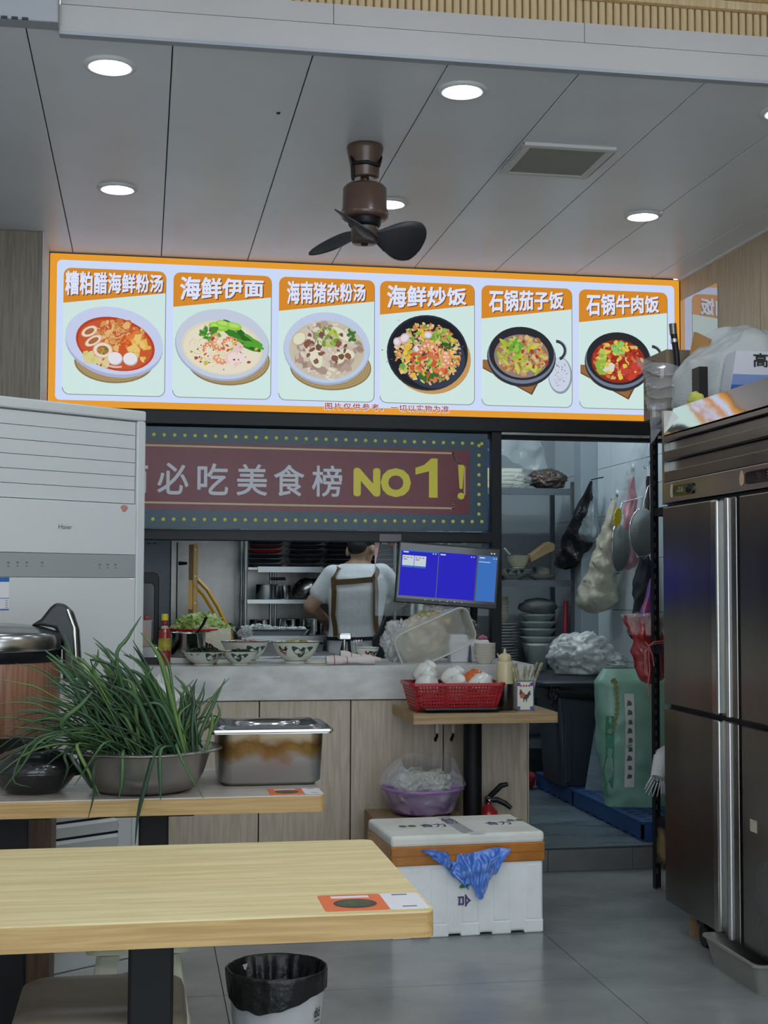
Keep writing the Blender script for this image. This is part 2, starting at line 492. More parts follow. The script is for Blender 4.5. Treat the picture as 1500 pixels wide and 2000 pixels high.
# ------------------------------------------------------------ ceiling downlights
def downlight(x, y, label):
    t = thing('downlight', label, 'light', (x, y, ZC), 0, 'round ceiling downlights')
    MB().lathe([(0.060, -0.003), (0.064, -0.010), (0.076, -0.010), (0.082, -0.004), (0.082, 0.0)], (x, y, ZC), n=40).build('trim_ring', m_white, t)
    MB().lathe([(0.0, -0.004), (0.061, -0.004)], (x, y, ZC), n=40).build('diffuser', m_lamp, t)
    return t
downlight(-0.123, 4.30, 'lit round downlight nearest the boxed beam at the top left')
downlight(-0.125, 5.65, 'lit round downlight above the left end of the menu sign')
downlight(1.003, 4.31, 'lit round downlight above the fan and left of the vent')
downlight(1.000, 5.66, 'lit round downlight half hidden behind the ceiling fan motor')
downlight(2.121, 5.65, 'lit round downlight above the right end of the menu sign')
downlight(2.128, 4.31, 'lit round downlight cut off by the right edge of the picture')
# unseen fill lamps added on the dining room ceiling to brighten the room
for (x, y, w_) in ((-0.4, 2.6, 'at the left above the nearest table'), (1.0, 2.6, 'in the middle before the fascia'), (2.1, 2.6, 'at the right before the refrigerator'), (0.3, 0.9, 'above the viewer'), (1.7, 0.9, 'to the right above the viewer')):
    t = thing('added_fill_lamp', 'added unseen fill lamp on the dining room ceiling ' + w_, 'light', (x, y, 3.4), 0, 'added dining room fill lamps')
    bx('frame', m_white, x - .16, x + .16, y - .16, y + .16, 3.385, 3.40, t)
    bx('diffuser', emis('fill_lamp_glow', (238, 244, 255), 26.0), x - .145, x + .145, y - .145, y + .145, 3.381, 3.386, t)
# kitchen tubes
for (x, y, w_) in ((0.5, 7.7, 'above the lettuce basket'), (1.7, 8.1, 'above the cook'), (2.3, 7.35, 'above the doorway')):
    t = thing('kitchen_tube_light', 'white kitchen tube lamp ' + w_, 'light', (x, y, 2.75), 0, 'kitchen tube lamps')
    bx('housing', m_white, x - .5, x + .5, y - .05, y + .05, 2.71, 2.75, t)
    MB().tube([(x - .48, y, 2.70), (x + .48, y, 2.70)], 0.02, 10).build('tube', m_tube, t)

# ------------------------------------------------------------ air vent
vt = thing('ceiling_vent', 'white square ceiling vent with grey slats', 'vent', (1.52, 4.955, ZC))
vx0, vx1, vy0, vy1 = 1.345, 1.695, 4.775, 5.142
mb = MB()
for (a, b, c, d) in ((vx0, vx1, vy0, vy0 + .03), (vx0, vx1, vy1 - .03, vy1), (vx0, vx0 + .03, vy0 + .03, vy1 - .03), (vx1 - .03, vx1, vy0 + .03, vy1 - .03)):
    mb.box(a, b, c, d, ZC - 0.014, ZC)
mb.build('frame', m_white, vt, bevel=0.003)
bx('backing', mat('vent_dark', (60, 60, 58), rough=0.8), vx0 + .03, vx1 - .03, vy0 + .03, vy1 - .03, ZC - 0.002, ZC - 0.0005, vt)
mv = mat('vent_slat', (138, 136, 130), rough=0.6)
for q in range(16):
    yy = vy0 + 0.034 + q * 0.0188
    MB().prism([(vx0 + .03, yy, ZC - 0.004), (vx0 + .03, yy + 0.004, ZC - 0.003), (vx0 + .03, yy + 0.015, ZC - 0.011), (vx0 + .03, yy + 0.011, ZC - 0.0125)], (vx1 - vx0 - 0.06, 0, 0)).build('slat', mv, vt)
# old screw holes and a chip on the ceiling
tag(MB().blob((0.435, 4.64, ZC - .001), (0.008, 0.012, 0.002), 3, 0.5, 3, 2).build('ceiling_hook', m_joint), 'small dark broken hook stub on the bare ceiling panel', 'hook')

# ------------------------------------------------------------ ceiling fan
m_fan = mat('fan_brown', (92, 68, 57), rough=0.3, coat=0.3)
m_blade = mat('fan_blade_dark', (50, 50, 54), rough=0.42)
FX, FY = 0.782, 4.935
fan = thing('ceiling_fan', 'small brown ceiling fan with three dark paddle blades', 'fan', (FX, FY, ZC))
MB().lathe([(0.0, 0), (0.064, 0), (0.068, -0.010), (0.066, -0.022), (0.055, -0.075), (0.052, -0.118), (0.05, -0.122), (0.03, -0.122), (0, -0.121)], (FX, FY, ZC), n=36).build('canopy', m_fan, fan)
MB().tube([(FX - 0.053, FY - 0.02, ZC - 0.05), (FX - 0.05, FY - 0.045, ZC - 0.08), (FX, FY - 0.062, ZC - 0.078), (FX + 0.045, FY - 0.045, ZC - 0.085), (FX + 0.056, FY - 0.02, ZC - 0.045)], 0.007, 8).build('cable', m_black, fan)
MB().tube([(FX - 0.05, FY - 0.03, ZC - 0.08), (FX - 0.048, FY - 0.03, ZC - 0.14)], 0.006, 8).build('cable', m_black, fan)
MB().lathe([(0, -0.115), (0.016, -0.115), (0.016, -0.145), (0, -0.145)], (FX, FY, ZC), n=18).build('rod', m_fan, fan)
MB().lathe([(0.0, -0.145), (0.068, -0.148), (0.080, -0.161), (0.082, -0.233), (0.088, -0.254), (0.087, -0.271), (0.075, -0.275), (0, -0.271)], (FX, FY, ZC), n=44).build('motor_housing', m_fan, fan)
MB().lathe([(0.062, -0.264), (0.060, -0.295), (0.052, -0.305), (0, -0.305)], (FX, FY, ZC), n=36).build('collar', m_black, fan)
MB().lathe([(0.050, -0.302), (0.049, -0.357), (0.044, -0.364), (0, -0.364)], (FX, FY, ZC), n=32).build('hub', mat('hub_brown', (82, 68, 60), rough=0.3), fan)
MB().lathe([(0.014, -0.363), (0.012, -0.371), (0, -0.371)], (FX, FY, ZC), n=12).build('hub_screw', m_black, fan)
def blade(az, pitch):
    pts_in, rows = [], 14
    def fn(u, v):
        r = 0.035 + 0.200 * u
        chord = 0.040 + 0.150 * math.sin(min(1.0, u * 1.15) * PI * 0.62) ** 1.3
        if u > 0.8: chord *= math.sqrt(max(0.02, 1 - ((u - 0.8) / 0.2) ** 2))
        s = (v - 0.42) * chord
        if v > 0.99 and 0.3 < u < 0.95: s -= 0.006 * (int(u * 56) % 2)
        p = pitch * (1 - 0.25 * u)
        x = r; y = s * math.cos(p); z = s * math.sin(p) - 0.018 * math.sin(v * PI) * math.sin(u * PI)
        ca, sa = math.cos(az), math.sin(az)
        return (FX + x * ca - y * sa, FY + x * sa + y * ca, ZC - 0.330 + z)
    MB().grid(fn, 56, 8).build('blade', m_blade, fan, solid=0.005)
blade(math.radians(8), -0.75)
blade(math.radians(128), -0.75)
blade(math.radians(-112), -0.75)


# ------------------------------------------------------------ lit menu board
SG = 0.72
e_or = emis('print_orange', (232, 158, 46), SG)
e_or2 = emis('print_header_orange', (214, 138, 40), SG)
e_bg = emis('print_sky_white', (206, 220, 252), SG)
e_card = emis('print_mint', (208, 232, 228), SG)
e_line = emis('print_grey_line', (140, 150, 130), SG * .8)
e_txt = emis('print_title_white', (222, 230, 255), SG)
e_shadow = emis('print_title_shadow', (132, 72, 24), SG * .8)
e_red = emis('print_dark_red', (150, 40, 52), SG)
PAL = {}
def pc(c, s=0.9):
    k = 'print_%d_%d_%d' % c
    return emis(k, c, SG * s)

sg = thing('menu_light_box', 'long lit menu board with six noodle and rice dishes above the hatch', 'menu sign', (1.14, YS, 2.145))
bx('case', m_black, -0.468, XR - 0.004, YS + 0.003, YS + 0.085, 2.142, ZC - 0.003, sg)
MB().prism(rrect(-0.466, 2.750, 2.146, 2.893, 0.004, YS - 0.002), (0, 0.004, 0)).build('orange_border', e_or, sg)
MB().prism(rrect(-0.432, 2.722, 2.178, 2.862, 0.022, YS - 0.003), (0, 0.001, 0)).build('pale_field', e_bg, sg)

def rnd_poly(cx, cz, rx, rz, y, n=9, j=0.35, rot=0.0):
    out = []
    for i in range(n):
        t = 2 * PI * i / n
        k = 1 + R.uniform(-j, j)
        x = rx * k * math.cos(t); z = rz * k * math.sin(t)
        out.append((cx + x * math.cos(rot) - z * math.sin(rot), y, cz + x * math.sin(rot) + z * math.cos(rot)))
    return out
class Print:
    """layered flat print: every added shape lies a hair in front of the one before"""
    def __init__(s, y): s.mb = MB(); s.mats = []; s.y = y
    def mi(s, c, k=0.9):
        m = c if not isinstance(c, tuple) else pc(c, k)
        if m not in s.mats: s.mats.append(m)
        return s.mats.index(m)
    def put(s, fn, c, *a, **kw):
        s.mb.flat(fn(*a, y=s.y, **kw), s.mi(c)); s.y -= 0.000012
    def ell(s, c, cx, cz, rx, rz, rot=0.0, n=40): s.put(lambda y: ell(cx, cz, rx, rz, y, n, rot), c)
    def poly(s, c, pts): s.put(lambda y: [(p[0], y, p[1]) for p in pts], c)
    def bits(s, cols, cx, cz, rx, rz, n, size, j=0.35, asp=(0.5, 1.0), ring=None):
        for _ in range(n):
            while True:
                a, b = R.uniform(-1, 1), R.uniform(-1, 1)
                if a * a + b * b < 1: break
            k = size * R.uniform(0.5, 1.3)
            c = R.choice(cols)
            rr, aa = R.uniform(0, PI), R.uniform(*asp)
            s.put(lambda y: rnd_poly(cx + a * rx, cz + b * rz, k, k * aa, y, 7, j, rr), c)
    def arc(s, c, cx, cz, rx, rz, a0, a1, w, n=16, rot=0.0):
        o = [(cx + rx * math.cos(a0 + (a1 - a0) * i / n), cz + rz * math.sin(a0 + (a1 - a0) * i / n)) for i in range(n + 1)]
        q = [(cx + (rx - w) * math.cos(a0 + (a1 - a0) * i / n), cz + (rz - w) * math.sin(a0 + (a1 - a0) * i / n)) for i in range(n + 1)]
        for i in range(n):
            s.mb.flat([(p[0], s.y, p[1]) for p in (o[i], o[i + 1], q[i + 1], q[i])], s.mi(c))
        s.y -= 0.000012
    def strokes(s, cols, cx, cz, rx, rz, n, ln, w):
        for _ in range(n):
            t = R.uniform(0, 2 * PI); k = math.sqrt(R.random()) * .85
            x, z = cx + rx * k * math.cos(t), cz + rz * k * math.sin(t)
            r0 = R.uniform(0.5, 1.1) * ln; a = R.uniform(0, 2 * PI)
            s.arc(R.choice(cols), x, z, r0, r0 * R.uniform(.5, .9), a, a + R.uniform(.8, 1.8), w, 7)

CARDS = [(-0.400, 0.092, '糟粕醋海鲜粉汤'), (0.127, 0.611, '海鲜伊面'), (0.647, 1.131, '海南猪杂粉汤'),
         (1.157, 1.648, '海鲜炒饭'), (1.683, 2.165, '石锅茄子饭'), (2.201, 2.684, '石锅牛肉饭')]
ZB, ZT = 2.204, 2.824
white_bowl = (206, 216, 246); straw = (182, 160, 112); straw2 = (150, 126, 84)
def shrimp(p, cx, cz, r, a, flip=1):
    for i in range(6):
        t = a + flip * i * 0.55
        k = r * (0.52 - i * 0.045)
        p.ell((236 - i * 3, 170 - i * 8, 128 - i * 8), cx + r * math.cos(t), cz + r * math.sin(t), k, k * .85, t)
        p.ell((247, 214, 184), cx + r * .86 * math.cos(t), cz + r * .86 * math.sin(t), k * .5, k * .4, t)
    t = a + flip * 6.2 * .55
    p.ell((214, 92, 60), cx + r * 1.1 * math.cos(t), cz + r * 1.1 * math.sin(t), r * .3, r * .16, t)
def squid(p, cx, cz, rx, rz, rot):
    p.ell((222, 176, 150), cx, cz, rx, rz, rot); p.ell((244, 226, 206), cx, cz, rx * .9, rz * .88, rot)
    p.ell((176, 110, 66), cx, cz, rx * .6, rz * .55, rot)
def dish(p, i, cx, cz):
    if i == 0:
        p.ell(straw2, cx, cz - 0.10, 0.19, 0.105); p.ell(straw, cx, cz - 0.098, 0.18, 0.098)
        for k in range(4): p.arc(straw2, cx, cz - 0.098, 0.172 - k * .014, 0.092 - k * .01, PI, 2 * PI, .003)
        p.ell((178, 186, 222), cx, cz - 0.01, 0.236, 0.165, -0.18); p.ell(white_bowl, cx, cz + 0.004, 0.236, 0.163, -0.18)
        p.ell((190, 66, 36), cx + 0.005, cz - 0.012, 0.192, 0.128, -0.24); p.ell((206, 92, 50), cx + .005, cz - 0.015, 0.18, 0.118, -0.24)
        p.bits([(220, 160, 90), (232, 190, 120), (206, 120, 60)], cx + 0.02, cz + 0.03, 0.13, 0.07, 90, 0.016)
        p.strokes([(240, 216, 170), (226, 180, 120)], cx, cz + 0.045, 0.10, 0.045, 60, 0.02, 0.002)
        p.bits([(212, 90, 40), (232, 130, 60)], cx + 0.09, cz - 0.02, 0.06, 0.06, 40, 0.018)
        p.bits([(234, 186, 84), (240, 206, 120)], cx + 0.12, cz - 0.03, 0.04, 0.06, 24, 0.02)
        p.bits([(214, 210, 120), (226, 214, 150)], cx - 0.08, cz - 0.09, 0.06, 0.035, 30, 0.018)
        for a in ((-.12, .045, .042, .024, .5), (-.10, .0, .046, .022, .55), (-.055, -.045, .048, .04, 0)): squid(p, cx + a[0], cz + a[1], a[2], a[3], a[4])
        p.bits([(150, 180, 80), (90, 120, 50), (200, 120, 60)], cx - .055, cz - .045, .022, .018, 24, .006)
        for a in ((0.005, -0.085), (0.078, -0.085)):
            p.ell((196, 190, 196), cx + a[0], cz + a[1], .036, .033); p.ell((240, 236, 240), cx + a[0] - .002, cz + a[1] + .003, .033, .030)
        p.arc((238, 206, 190), cx + .01, cz - .06, .09, .07, PI * 1.1, PI * 1.6, .008)
    elif i == 1:
        p.ell(straw2, cx + .03, cz - 0.08, 0.205, 0.125); p.ell(straw, cx + .03, cz - 0.078, 0.198, 0.118)
        for k in range(4): p.arc(straw2, cx + .03, cz - 0.078, 0.19 - k * .014, 0.112 - k * .01, PI * 1.05, 2.15 * PI, .003)
        p.ell((170, 180, 212), cx, cz - .006, 0.232, 0.178, -.1); p.ell((204, 214, 232), cx, cz, 0.228, 0.174, -.1)
        p.ell((232, 222, 196), cx, cz - .018, 0.20, 0.135, -.1); p.ell((238, 230, 208), cx, cz - .022, 0.19, 0.125, -.1)
        p.strokes([(246, 236, 200), (226, 208, 160), (238, 220, 180)], cx - .05, cz - .04, 0.10, 0.07, 80, 0.05, 0.004)
        for k in range(26):
            a = R.uniform(-.75, -.3); x0 = cx + .06 + R.uniform(-.02, .1); z0 = cz + .06 - (x0 - cx - .06) * .75 + R.uniform(-.03, .03)
            p.ell(R.choice([(60, 132, 40), (88, 168, 52), (44, 104, 36)]), x0, z0, .05, .012, a)
        for a in ((-.02, .085, .05, .022), (.05, .09, .045, .02), (.0, .1, .035, .018)): p.ell((158, 214, 76), cx + a[0], cz + a[1], a[2], a[3], -.15); p.ell((190, 232, 110), cx + a[0], cz + a[1] + .004, a[2] * .7, a[3] * .5, -.15)
        p.bits([(70, 140, 46), (110, 170, 70)], cx - .06, cz + .045, .045, .035, 40, .012)
        for a in ((-.06, -.03, .03, .5), (-.01, .01, .034, 2.4), (.035, -.005, .032, 0.2), (.0, -.055, .034, 3.6)): shrimp(p, cx + a[0], cz + a[1], a[2], a[3])
        p.bits([(240, 206, 206), (246, 224, 220)], cx + .07, cz - .05, .035, .045, 12, .026, .1)
        p.bits([(60, 50, 44), (90, 60, 40)], cx, cz - .05, .17, .08, 26, .004)
        p.bits([(210, 190, 70), (160, 190, 70), (170, 70, 50)], cx, cz - .03, .17, .10, 16, .009)
    elif i == 2:
        p.ell(straw2, cx + .02, cz - 0.10, 0.205, 0.115); p.ell(straw, cx + .02, cz - 0.098, 0.198, 0.108)
        for k in range(4): p.arc(straw2, cx + .02, cz - 0.098, 0.19 - k * .014, 0.1 - k * .01, PI * 1.05, 2.1 * PI, .003)
        p.ell((168, 184, 216), cx, cz - .006, 0.218, 0.182); p.ell((198, 212, 240), cx, cz, 0.216, 0.178)
        p.ell((206, 198, 176), cx, cz - .012, 0.19, 0.148)
        p.strokes([(236, 230, 214), (222, 210, 190)], cx + .02, cz - .10, 0.12, 0.05, 60, 0.04, 0.006)
        p.bits([(186, 164, 150), (206, 190, 176), (160, 140, 126), (176, 150, 140)], cx, cz + .0, .165, .12, 150, .024)
        p.bits([(226, 218, 200), (214, 200, 186)], cx, cz + .02, .15, .11, 60, .022)
        for a in ((-.14, .04, .034, .026, .8), (-.055, -.05, .032, .055, .3), (.07, .07, .055, .022, -.6), (.10, -.03, .04, .025, -.2), (.06, -.05, .03, .028, .7)):
            p.ell((190, 184, 150), cx + a[0], cz + a[1], a[2] + .003, a[3] + .003, a[4]); p.ell((232, 230, 204), cx + a[0], cz + a[1], a[2], a[3], a[4])
        p.bits([(150, 190, 70), (110, 160, 60), (190, 200, 90)], cx + .0, cz + .05, .06, .05, 50, .011)
        p.bits([(70, 120, 50)], cx + .12, cz + .07, .02, .03, 14, .012)
        p.bits([(140, 90, 70), (120, 84, 70)], cx, cz, .12, .09, 26, .014)
    elif i == 3:
        p.ell((206, 160, 96), cx + .02, cz - .03, 0.205, 0.180)
        p.ell((40, 46, 58), cx, cz, 0.210, 0.193); p.ell((24, 28, 36), cx, cz, 0.200, 0.183); p.ell((52, 62, 80), cx + .03, cz - .03, .165, .15)
        p.bits([(222, 170, 104), (232, 190, 130), (206, 140, 80), (240, 208, 150)], cx, cz - .005, .170, .155, 520, .010)
        p.bits([(150, 190, 70), (180, 206, 90), (120, 170, 60)], cx, cz, .155, .145, 90, .013)
        p.bits([(238, 206, 70), (244, 190, 60)], cx, cz, .15, .145, 36, .014, .15)
        p.bits([(206, 90, 54), (220, 120, 80)], cx, cz - .05, .10, .09, 40, .016)
        for a in ((-.12, .07, .03, .022, .7), (-.05, .02, .026, .022, .2), (.0, .09, .022, .018, 0), (-.16, .05, .018, .022, 0)): p.ell((216, 196, 210), cx + a[0], cz + a[1], a[2], a[3], a[4]); p.ell((240, 228, 232), cx + a[0], cz + a[1], a[2] * .7, a[3] * .7, a[4])
        for a in ((.0, .0, .042, .4), (.065, -.02, .042, 5.2), (.12, -.02, .038, 2.6)): shrimp(p, cx + a[0], cz + a[1], a[2], a[3], 1)
        p.bits([(60, 100, 40)], cx + .09, cz + .03, .03, .02, 10, .012); p.bits([(60, 110, 40), (90, 140, 60)], cx, cz - .12, .06, .02, 16, .012)
        p.bits([(70, 84, 90)], cx - .02, cz + .02, .245, .2, 26, .0045)
    else:
        p.poly((108, 74, 46), [(cx - .235, cz - .03), (cx - .235, cz - .075), (cx + .025, cz - .205), (cx + .125, cz - .02)])
        p.poly((156, 108, 66), [(cx - .235, cz - .03), (cx - .235, cz - .068), (cx + .02, cz - .195), (cx + .115, cz - .02)])
        for k in range(9): p.poly((120, 78, 44), [(cx - .17 + k * .03, cz - .10), (cx - .165 + k * .03, cz - .10), (cx - .05 + k * .012, cz - .165), (cx - .054 + k * .012, cz - .165)])
        if i == 4:
            p.ell((150, 160, 176), cx + .175, cz - .10, .064, .095); p.ell((212, 222, 240), cx + .172, cz - .095, .058, .088)
            p.bits([(120, 120, 110), (160, 150, 120)], cx + .172, cz - .09, .04, .07, 40, .003)
        p.arc((56, 60, 68), cx + .155, cz + .03, .055, .055, -1.2, 1.6, .016); p.arc((170, 180, 200), cx + .155, cz + .03, .057, .057, -.8, 1.2, .005)
        p.ell((150, 120, 84), cx - .04, cz - .04, .165, .12)
        p.ell((46, 50, 58), cx - .03, cz - .012, .182, .152); p.ell((120, 130, 150), cx - .03, cz - .002, .178, .146); p.ell((40, 42, 48), cx - .03, cz + .008, .172, .138)
        if i == 4:
            p.ell((150, 130, 126), cx - .03, cz - .006, .145, .112)
            p.bits([(206, 160, 100), (170, 120, 70), (220, 190, 130)], cx - .03, cz - .0, .13, .1, 200, .013)
            p.bits([(186, 196, 60), (160, 190, 64), (206, 210, 90)], cx - .03, cz - .01, .13, .1, 40, .026, .2, (.25, .4))
            p.bits([(150, 200, 80), (110, 170, 60)], cx - .06, cz + .05, .03, .03, 14, .018)
            p.bits([(180, 60, 40)], cx + .0, cz - .0, .12, .08, 14, .010)
        else:
            p.ell((160, 44, 30), cx - .03, cz - .006, .145, .112)
            p.bits([(190, 60, 40), (150, 50, 30), (206, 120, 80), (226, 190, 110)], cx - .03, cz - .0, .13, .1, 220, .013)
            p.bits([(180, 60, 48), (206, 70, 56)], cx + .04, cz - .05, .05, .04, 14, .024, .15)
            p.bits([(120, 190, 90), (150, 210, 110)], cx - .03, cz + .06, .04, .03, 22, .014)
            p.bits([(150, 190, 70), (190, 206, 96)], cx - .12, cz - .02, .02, .06, 12, .022)
            p.bits([(226, 226, 206)], cx - .09, cz - .05, .02, .02, 4, .024, .1)
            p.bits([(232, 206, 80)], cx - .03, cz - .0, .12, .1, 20, .012)
for i, (x0, x1, txt) in enumerate(CARDS):
    y = YS - 0.0045
    cd = MB().prism(rrect(x0, x1, ZB, ZT, 0.035, y), (0, 0.0012, 0)).build('dish_card', e_card, sg)
    hp = rrect(x0, x1, ZB, ZT, 0.035, y - 0.0004)
    zl, zr = ZT - 0.173, ZT - 0.107
    top = [p for p in hp if p[2] > 2.5]
    MB().flat([(x0, y - .0004, zl), (x1, y - .0004, zr)] + top).build('header_band', e_or2, cd)
    ln = rrect(x0, x1, ZB, ZT, 0.035, y - 0.0006); l2 = rrect(x0 + .0035, x1 - .0035, ZB + .0035, ZT - .0035, 0.032, y - 0.0006)
    mb = MB()
    for k in range(len(ln)):
        q = (k + 1) % len(ln)
        if max(ln[k][2], ln[q][2]) < zl + .01 or (k == 5): mb.flat([ln[k], ln[q], l2[q], l2[k]])
    mb.build('outline', e_line, cd)
    n = len(txt); cx = (x0 + x1) / 2
    w = {7: 0.455, 4: 0.40, 6: 0.385, 5: 0.385}[n]
    zc = ZT - 0.072 - (0.008 if n < 7 else 0.004)
    for dx, dz, m_, dy in ((0.0045, -0.0045, e_shadow, .0008), (0, 0, e_txt, .0012)):
        lettering('title_lettering', txt, m_, cd, (cx - .004 + dx, y - dy, zc + dz), w * 1.03, 0.122, bold=0.034, shear=0.0, spacing=1.02, taper=0.28)
    p = Print(y - 0.0006)
    dish(p, i, cx, (2.47, 2.475, 2.475, 2.465, 2.47, 2.46)[i])
    p.mb.build('dish_print', p.mats, cd)
for (txt_, x_, w_) in (('图片仅供参考，', 1.028, 0.295), ('一切以实物为准', 1.364, 0.30)):
    lettering('small_print_halo', txt_, emis('print_halo', (240, 236, 240), SG), sg, (x_, YS - .0045, 2.181), w_ + .006, 0.043, bold=0.05, spacing=1.25)
    lettering('small_print', txt_, e_red, sg, (x_, YS - .0052, 2.181), w_, 0.036, bold=0.012, spacing=1.25)

# ------------------------------------------------------------ red banner behind clear film
m_bteal = mat('banner_teal', (26, 70, 88), rough=0.35, var=0.12, vscale=4)
m_bred = mat('banner_maroon', (112, 18, 38), rough=0.35, var=0.08, vscale=4)
m_bcream = mat('banner_cream', (206, 180, 138), rough=0.4)
m_bgrey = mat('banner_silver', (206, 208, 214), rough=0.4)
m_byel = mat('banner_yellow', (226, 212, 44), rough=0.4)
m_bulb = mat('banner_dot', (226, 214, 90), rough=0.4)
bn = thing('hanging_banner', 'wide maroon banner with silver characters and a yellow NO1 over the hatch', 'banner', (0.6, YS - .04, 1.56))
yb = YS - 0.045
MB().box(-0.95, 1.705, yb, yb + 0.006, 1.562, 2.055).build('teal_cloth', m_bteal, bn)
MB().prism([(-0.9, yb - .001, 1.655), (1.612, yb - .001, 1.645), (1.612, yb - .001, 1.972), (-0.9, yb - .001, 1.985)], (0, .001, 0)).build('maroon_field', m_bred, bn)
# cream line with notched corners
def frame_line(pts, w, m, name):
    mb = MB()
    for a, b in zip(pts[:-1], pts[1:]):
        a = Vector((a[0], 0, a[1])); b = Vector((b[0], 0, b[1])); d = (b - a).normalized(); n_ = Vector((-d.z, 0, d.x)) * w / 2
        mb.flat([(q.x, yb - .0024, q.z) for q in (a - n_ - d * w / 2, b - n_ + d * w / 2, b + n_ + d * w / 2, a + n_ - d * w / 2)])
    return mb.build(name, m, bn)
arc1 = [(1.585 - 0.0 - .06 * math.cos(t * PI / 16), 1.955 - .06 * math.sin(t * PI / 16) * 1.0) for t in range(0, 9)]
arc2 = [(1.585 - .06 * math.cos(t * PI / 16), 1.678 + .06 * math.sin(t * PI / 16)) for t in range(8, -1, -1)]
frame_line([(-0.9, 1.968)] + [(1.525, 1.953)] + arc1[1:8] + [(1.585, 1.893)] + [(1.585, 1.738)] + arc2[1:8] + [(1.525, 1.676)] + [(-0.9, 1.690)], 0.009, m_bcream, 'cream_line')
for i, ch in enumerate('海南必吃美食榜'):
    cx = (-0.255, -0.06, 0.135, 0.327, 0.517, 0.700, 0.888)[i]
    lettering('character', ch, m_bgrey, bn, (cx, yb - .003, 1.802), 0.150, 0.155, bold=0.014)
lettering('lettering', 'NO', m_byel, bn, (1.165, yb - .003, 1.800), 0.29, 0.145, bold=0.055)
y1_ = yb - .003
MB().flat([(x_, y1_, z_) for (x_, z_) in ((1.402, 1.728), (1.446, 1.728), (1.446, 1.925), (1.414, 1.925), (1.378, 1.892), (1.333, 1.876), (1.333, 1.842), (1.402, 1.860))]).build('numeral', m_byel, bn)
MB().flat([(1.551, y1_, 1.895), (1.582, y1_, 1.895), (1.574, y1_, 1.775), (1.559, y1_, 1.775)]).build('exclamation_bar', m_byel, bn)
MB().flat(ell(1.5665, 1.738, .018, .017, y1_, 20)).build('exclamation_dot', m_byel, bn)
dots = [(x_, 2.020 - (x_ + .9) * .006) for x_ in [-.85 + .0495 * k for k in range(52)]] + [(x_, 1.600 + (x_ + .9) * .004) for x_ in [-.85 + .0495 * k for k in range(52)]]
dots += [(1.660, 1.995 - .0495 * k) for k in range(8)]
dp = None
for (a, b) in dots:
    if a < -0.12: continue
    if dp is None:
        dp = MB().lathe([(0, 0.0035), (0.006, 0.003), (0.009, 0)], (0, 0, 0), n=10).build('printed_bulb', m_bulb, None)
        me_ = dp.data; me_.transform(Matrix.Rotation(PI / 2, 4, 'X')); dp.parent = bn
        dp.location = Vector((a, yb - .0005, b)) - Vector(bn.location); 
    else:
        d_ = dp.copy(); COL.objects.link(d_); d_.location = Vector((a, yb - .0005, b)) - Vector(bn.location)
# slack clear film over the banner
m_bfilm = mat('banner_film', (230, 236, 240), rough=0.10, alpha=0.022, bump=0.25, bscale=5, spec=0.5)
def ffn(u, v):
    x = -0.95 + 2.665 * u; z = 1.565 + 0.485 * v
    n_ = noise.noise(Vector((x * 1.6 + z * 2, z * 11 - x * 2.2, 3.0))) + .5 * noise.noise(Vector((x * 5, z * 26, 1.0)))
    return (x, yb - 0.014 + 0.009 * n_, z)
MB().grid(ffn, 90, 40).build('clear_film', m_bfilm, bn)
# small stickers on the hatch beam
tag(bx('beam_notice', mat('notice_grey', (120, 112, 122), rough=.4), 1.16, 1.27, YS - .0035, YS - .0012, 1.508, 1.545), 'greyish paper notice stuck on the black hatch beam', 'notice')


# ------------------------------------------------------------ serving counter: cabinet units and one stone worktop
m_cab = wood_mat('cabinet_ash', (196, 182, 162), (178, 162, 142), 2, rough=0.45, fine=0.9)
m_stone = mat('worktop_stone', (214, 214, 210), rough=0.3, col2=(182, 182, 178), vscale=9, vstretch=(1, 1, 2))
m_cgap = mat('cabinet_gap', (40, 34, 28), rough=0.9)
wt = thing('stone_worktop', 'pale veined stone worktop with a deep front apron along the hatch', 'worktop', (0.66, 6.5, 0.885))
bx('apron', m_stone, -0.47, 1.785, 6.20, 6.232, 0.772, 0.925, wt, bevel=.002)
bx('slab', m_stone, -0.47, 1.785, 6.232, 6.80, 0.887, 0.9248, wt)
dx = [-0.45, 0.09, 0.518, 0.931, 1.359, 1.758]
CABL = ['left cabinet unit under the worktop, behind the air conditioner', 'cabinet unit behind the steel basin table, second from the left',
        'cabinet unit behind the lidded steel container', 'cabinet unit behind the purple basin, dark handle at its right edge',
        'end cabinet unit behind the fire extinguisher, dark handle at its left edge']
def handle(parent, x, z):
    y = 6.205
    mb = MB(); h = None
    mb.tube([(x, y, z + .045), (x, y - .018, z + .038), (x, y - .02, z + .02)], [.005, .006, .004], 8)
    mb.build('handle_bracket', m_black, parent)
    mb = MB(); mb.tube([(x, y - .02, z - .02), (x, y - .018, z - .036), (x - .002, y - .004, z - .046), (x - .006, y - .006, z - .058), (x - .010, y - .012, z - .05)], [.004, .006, .007, .006, .004], 8)
    h = mb.build('handle_hook', m_black, parent)
    MB().lathe([(0.004, -.024), (.009, -.014), (.0105, 0), (.009, .014), (.004, .024)], (x, y - .02, z), n=12).build('handle_grip', mat('porcelain_white', (226, 226, 222), rough=.2), h)
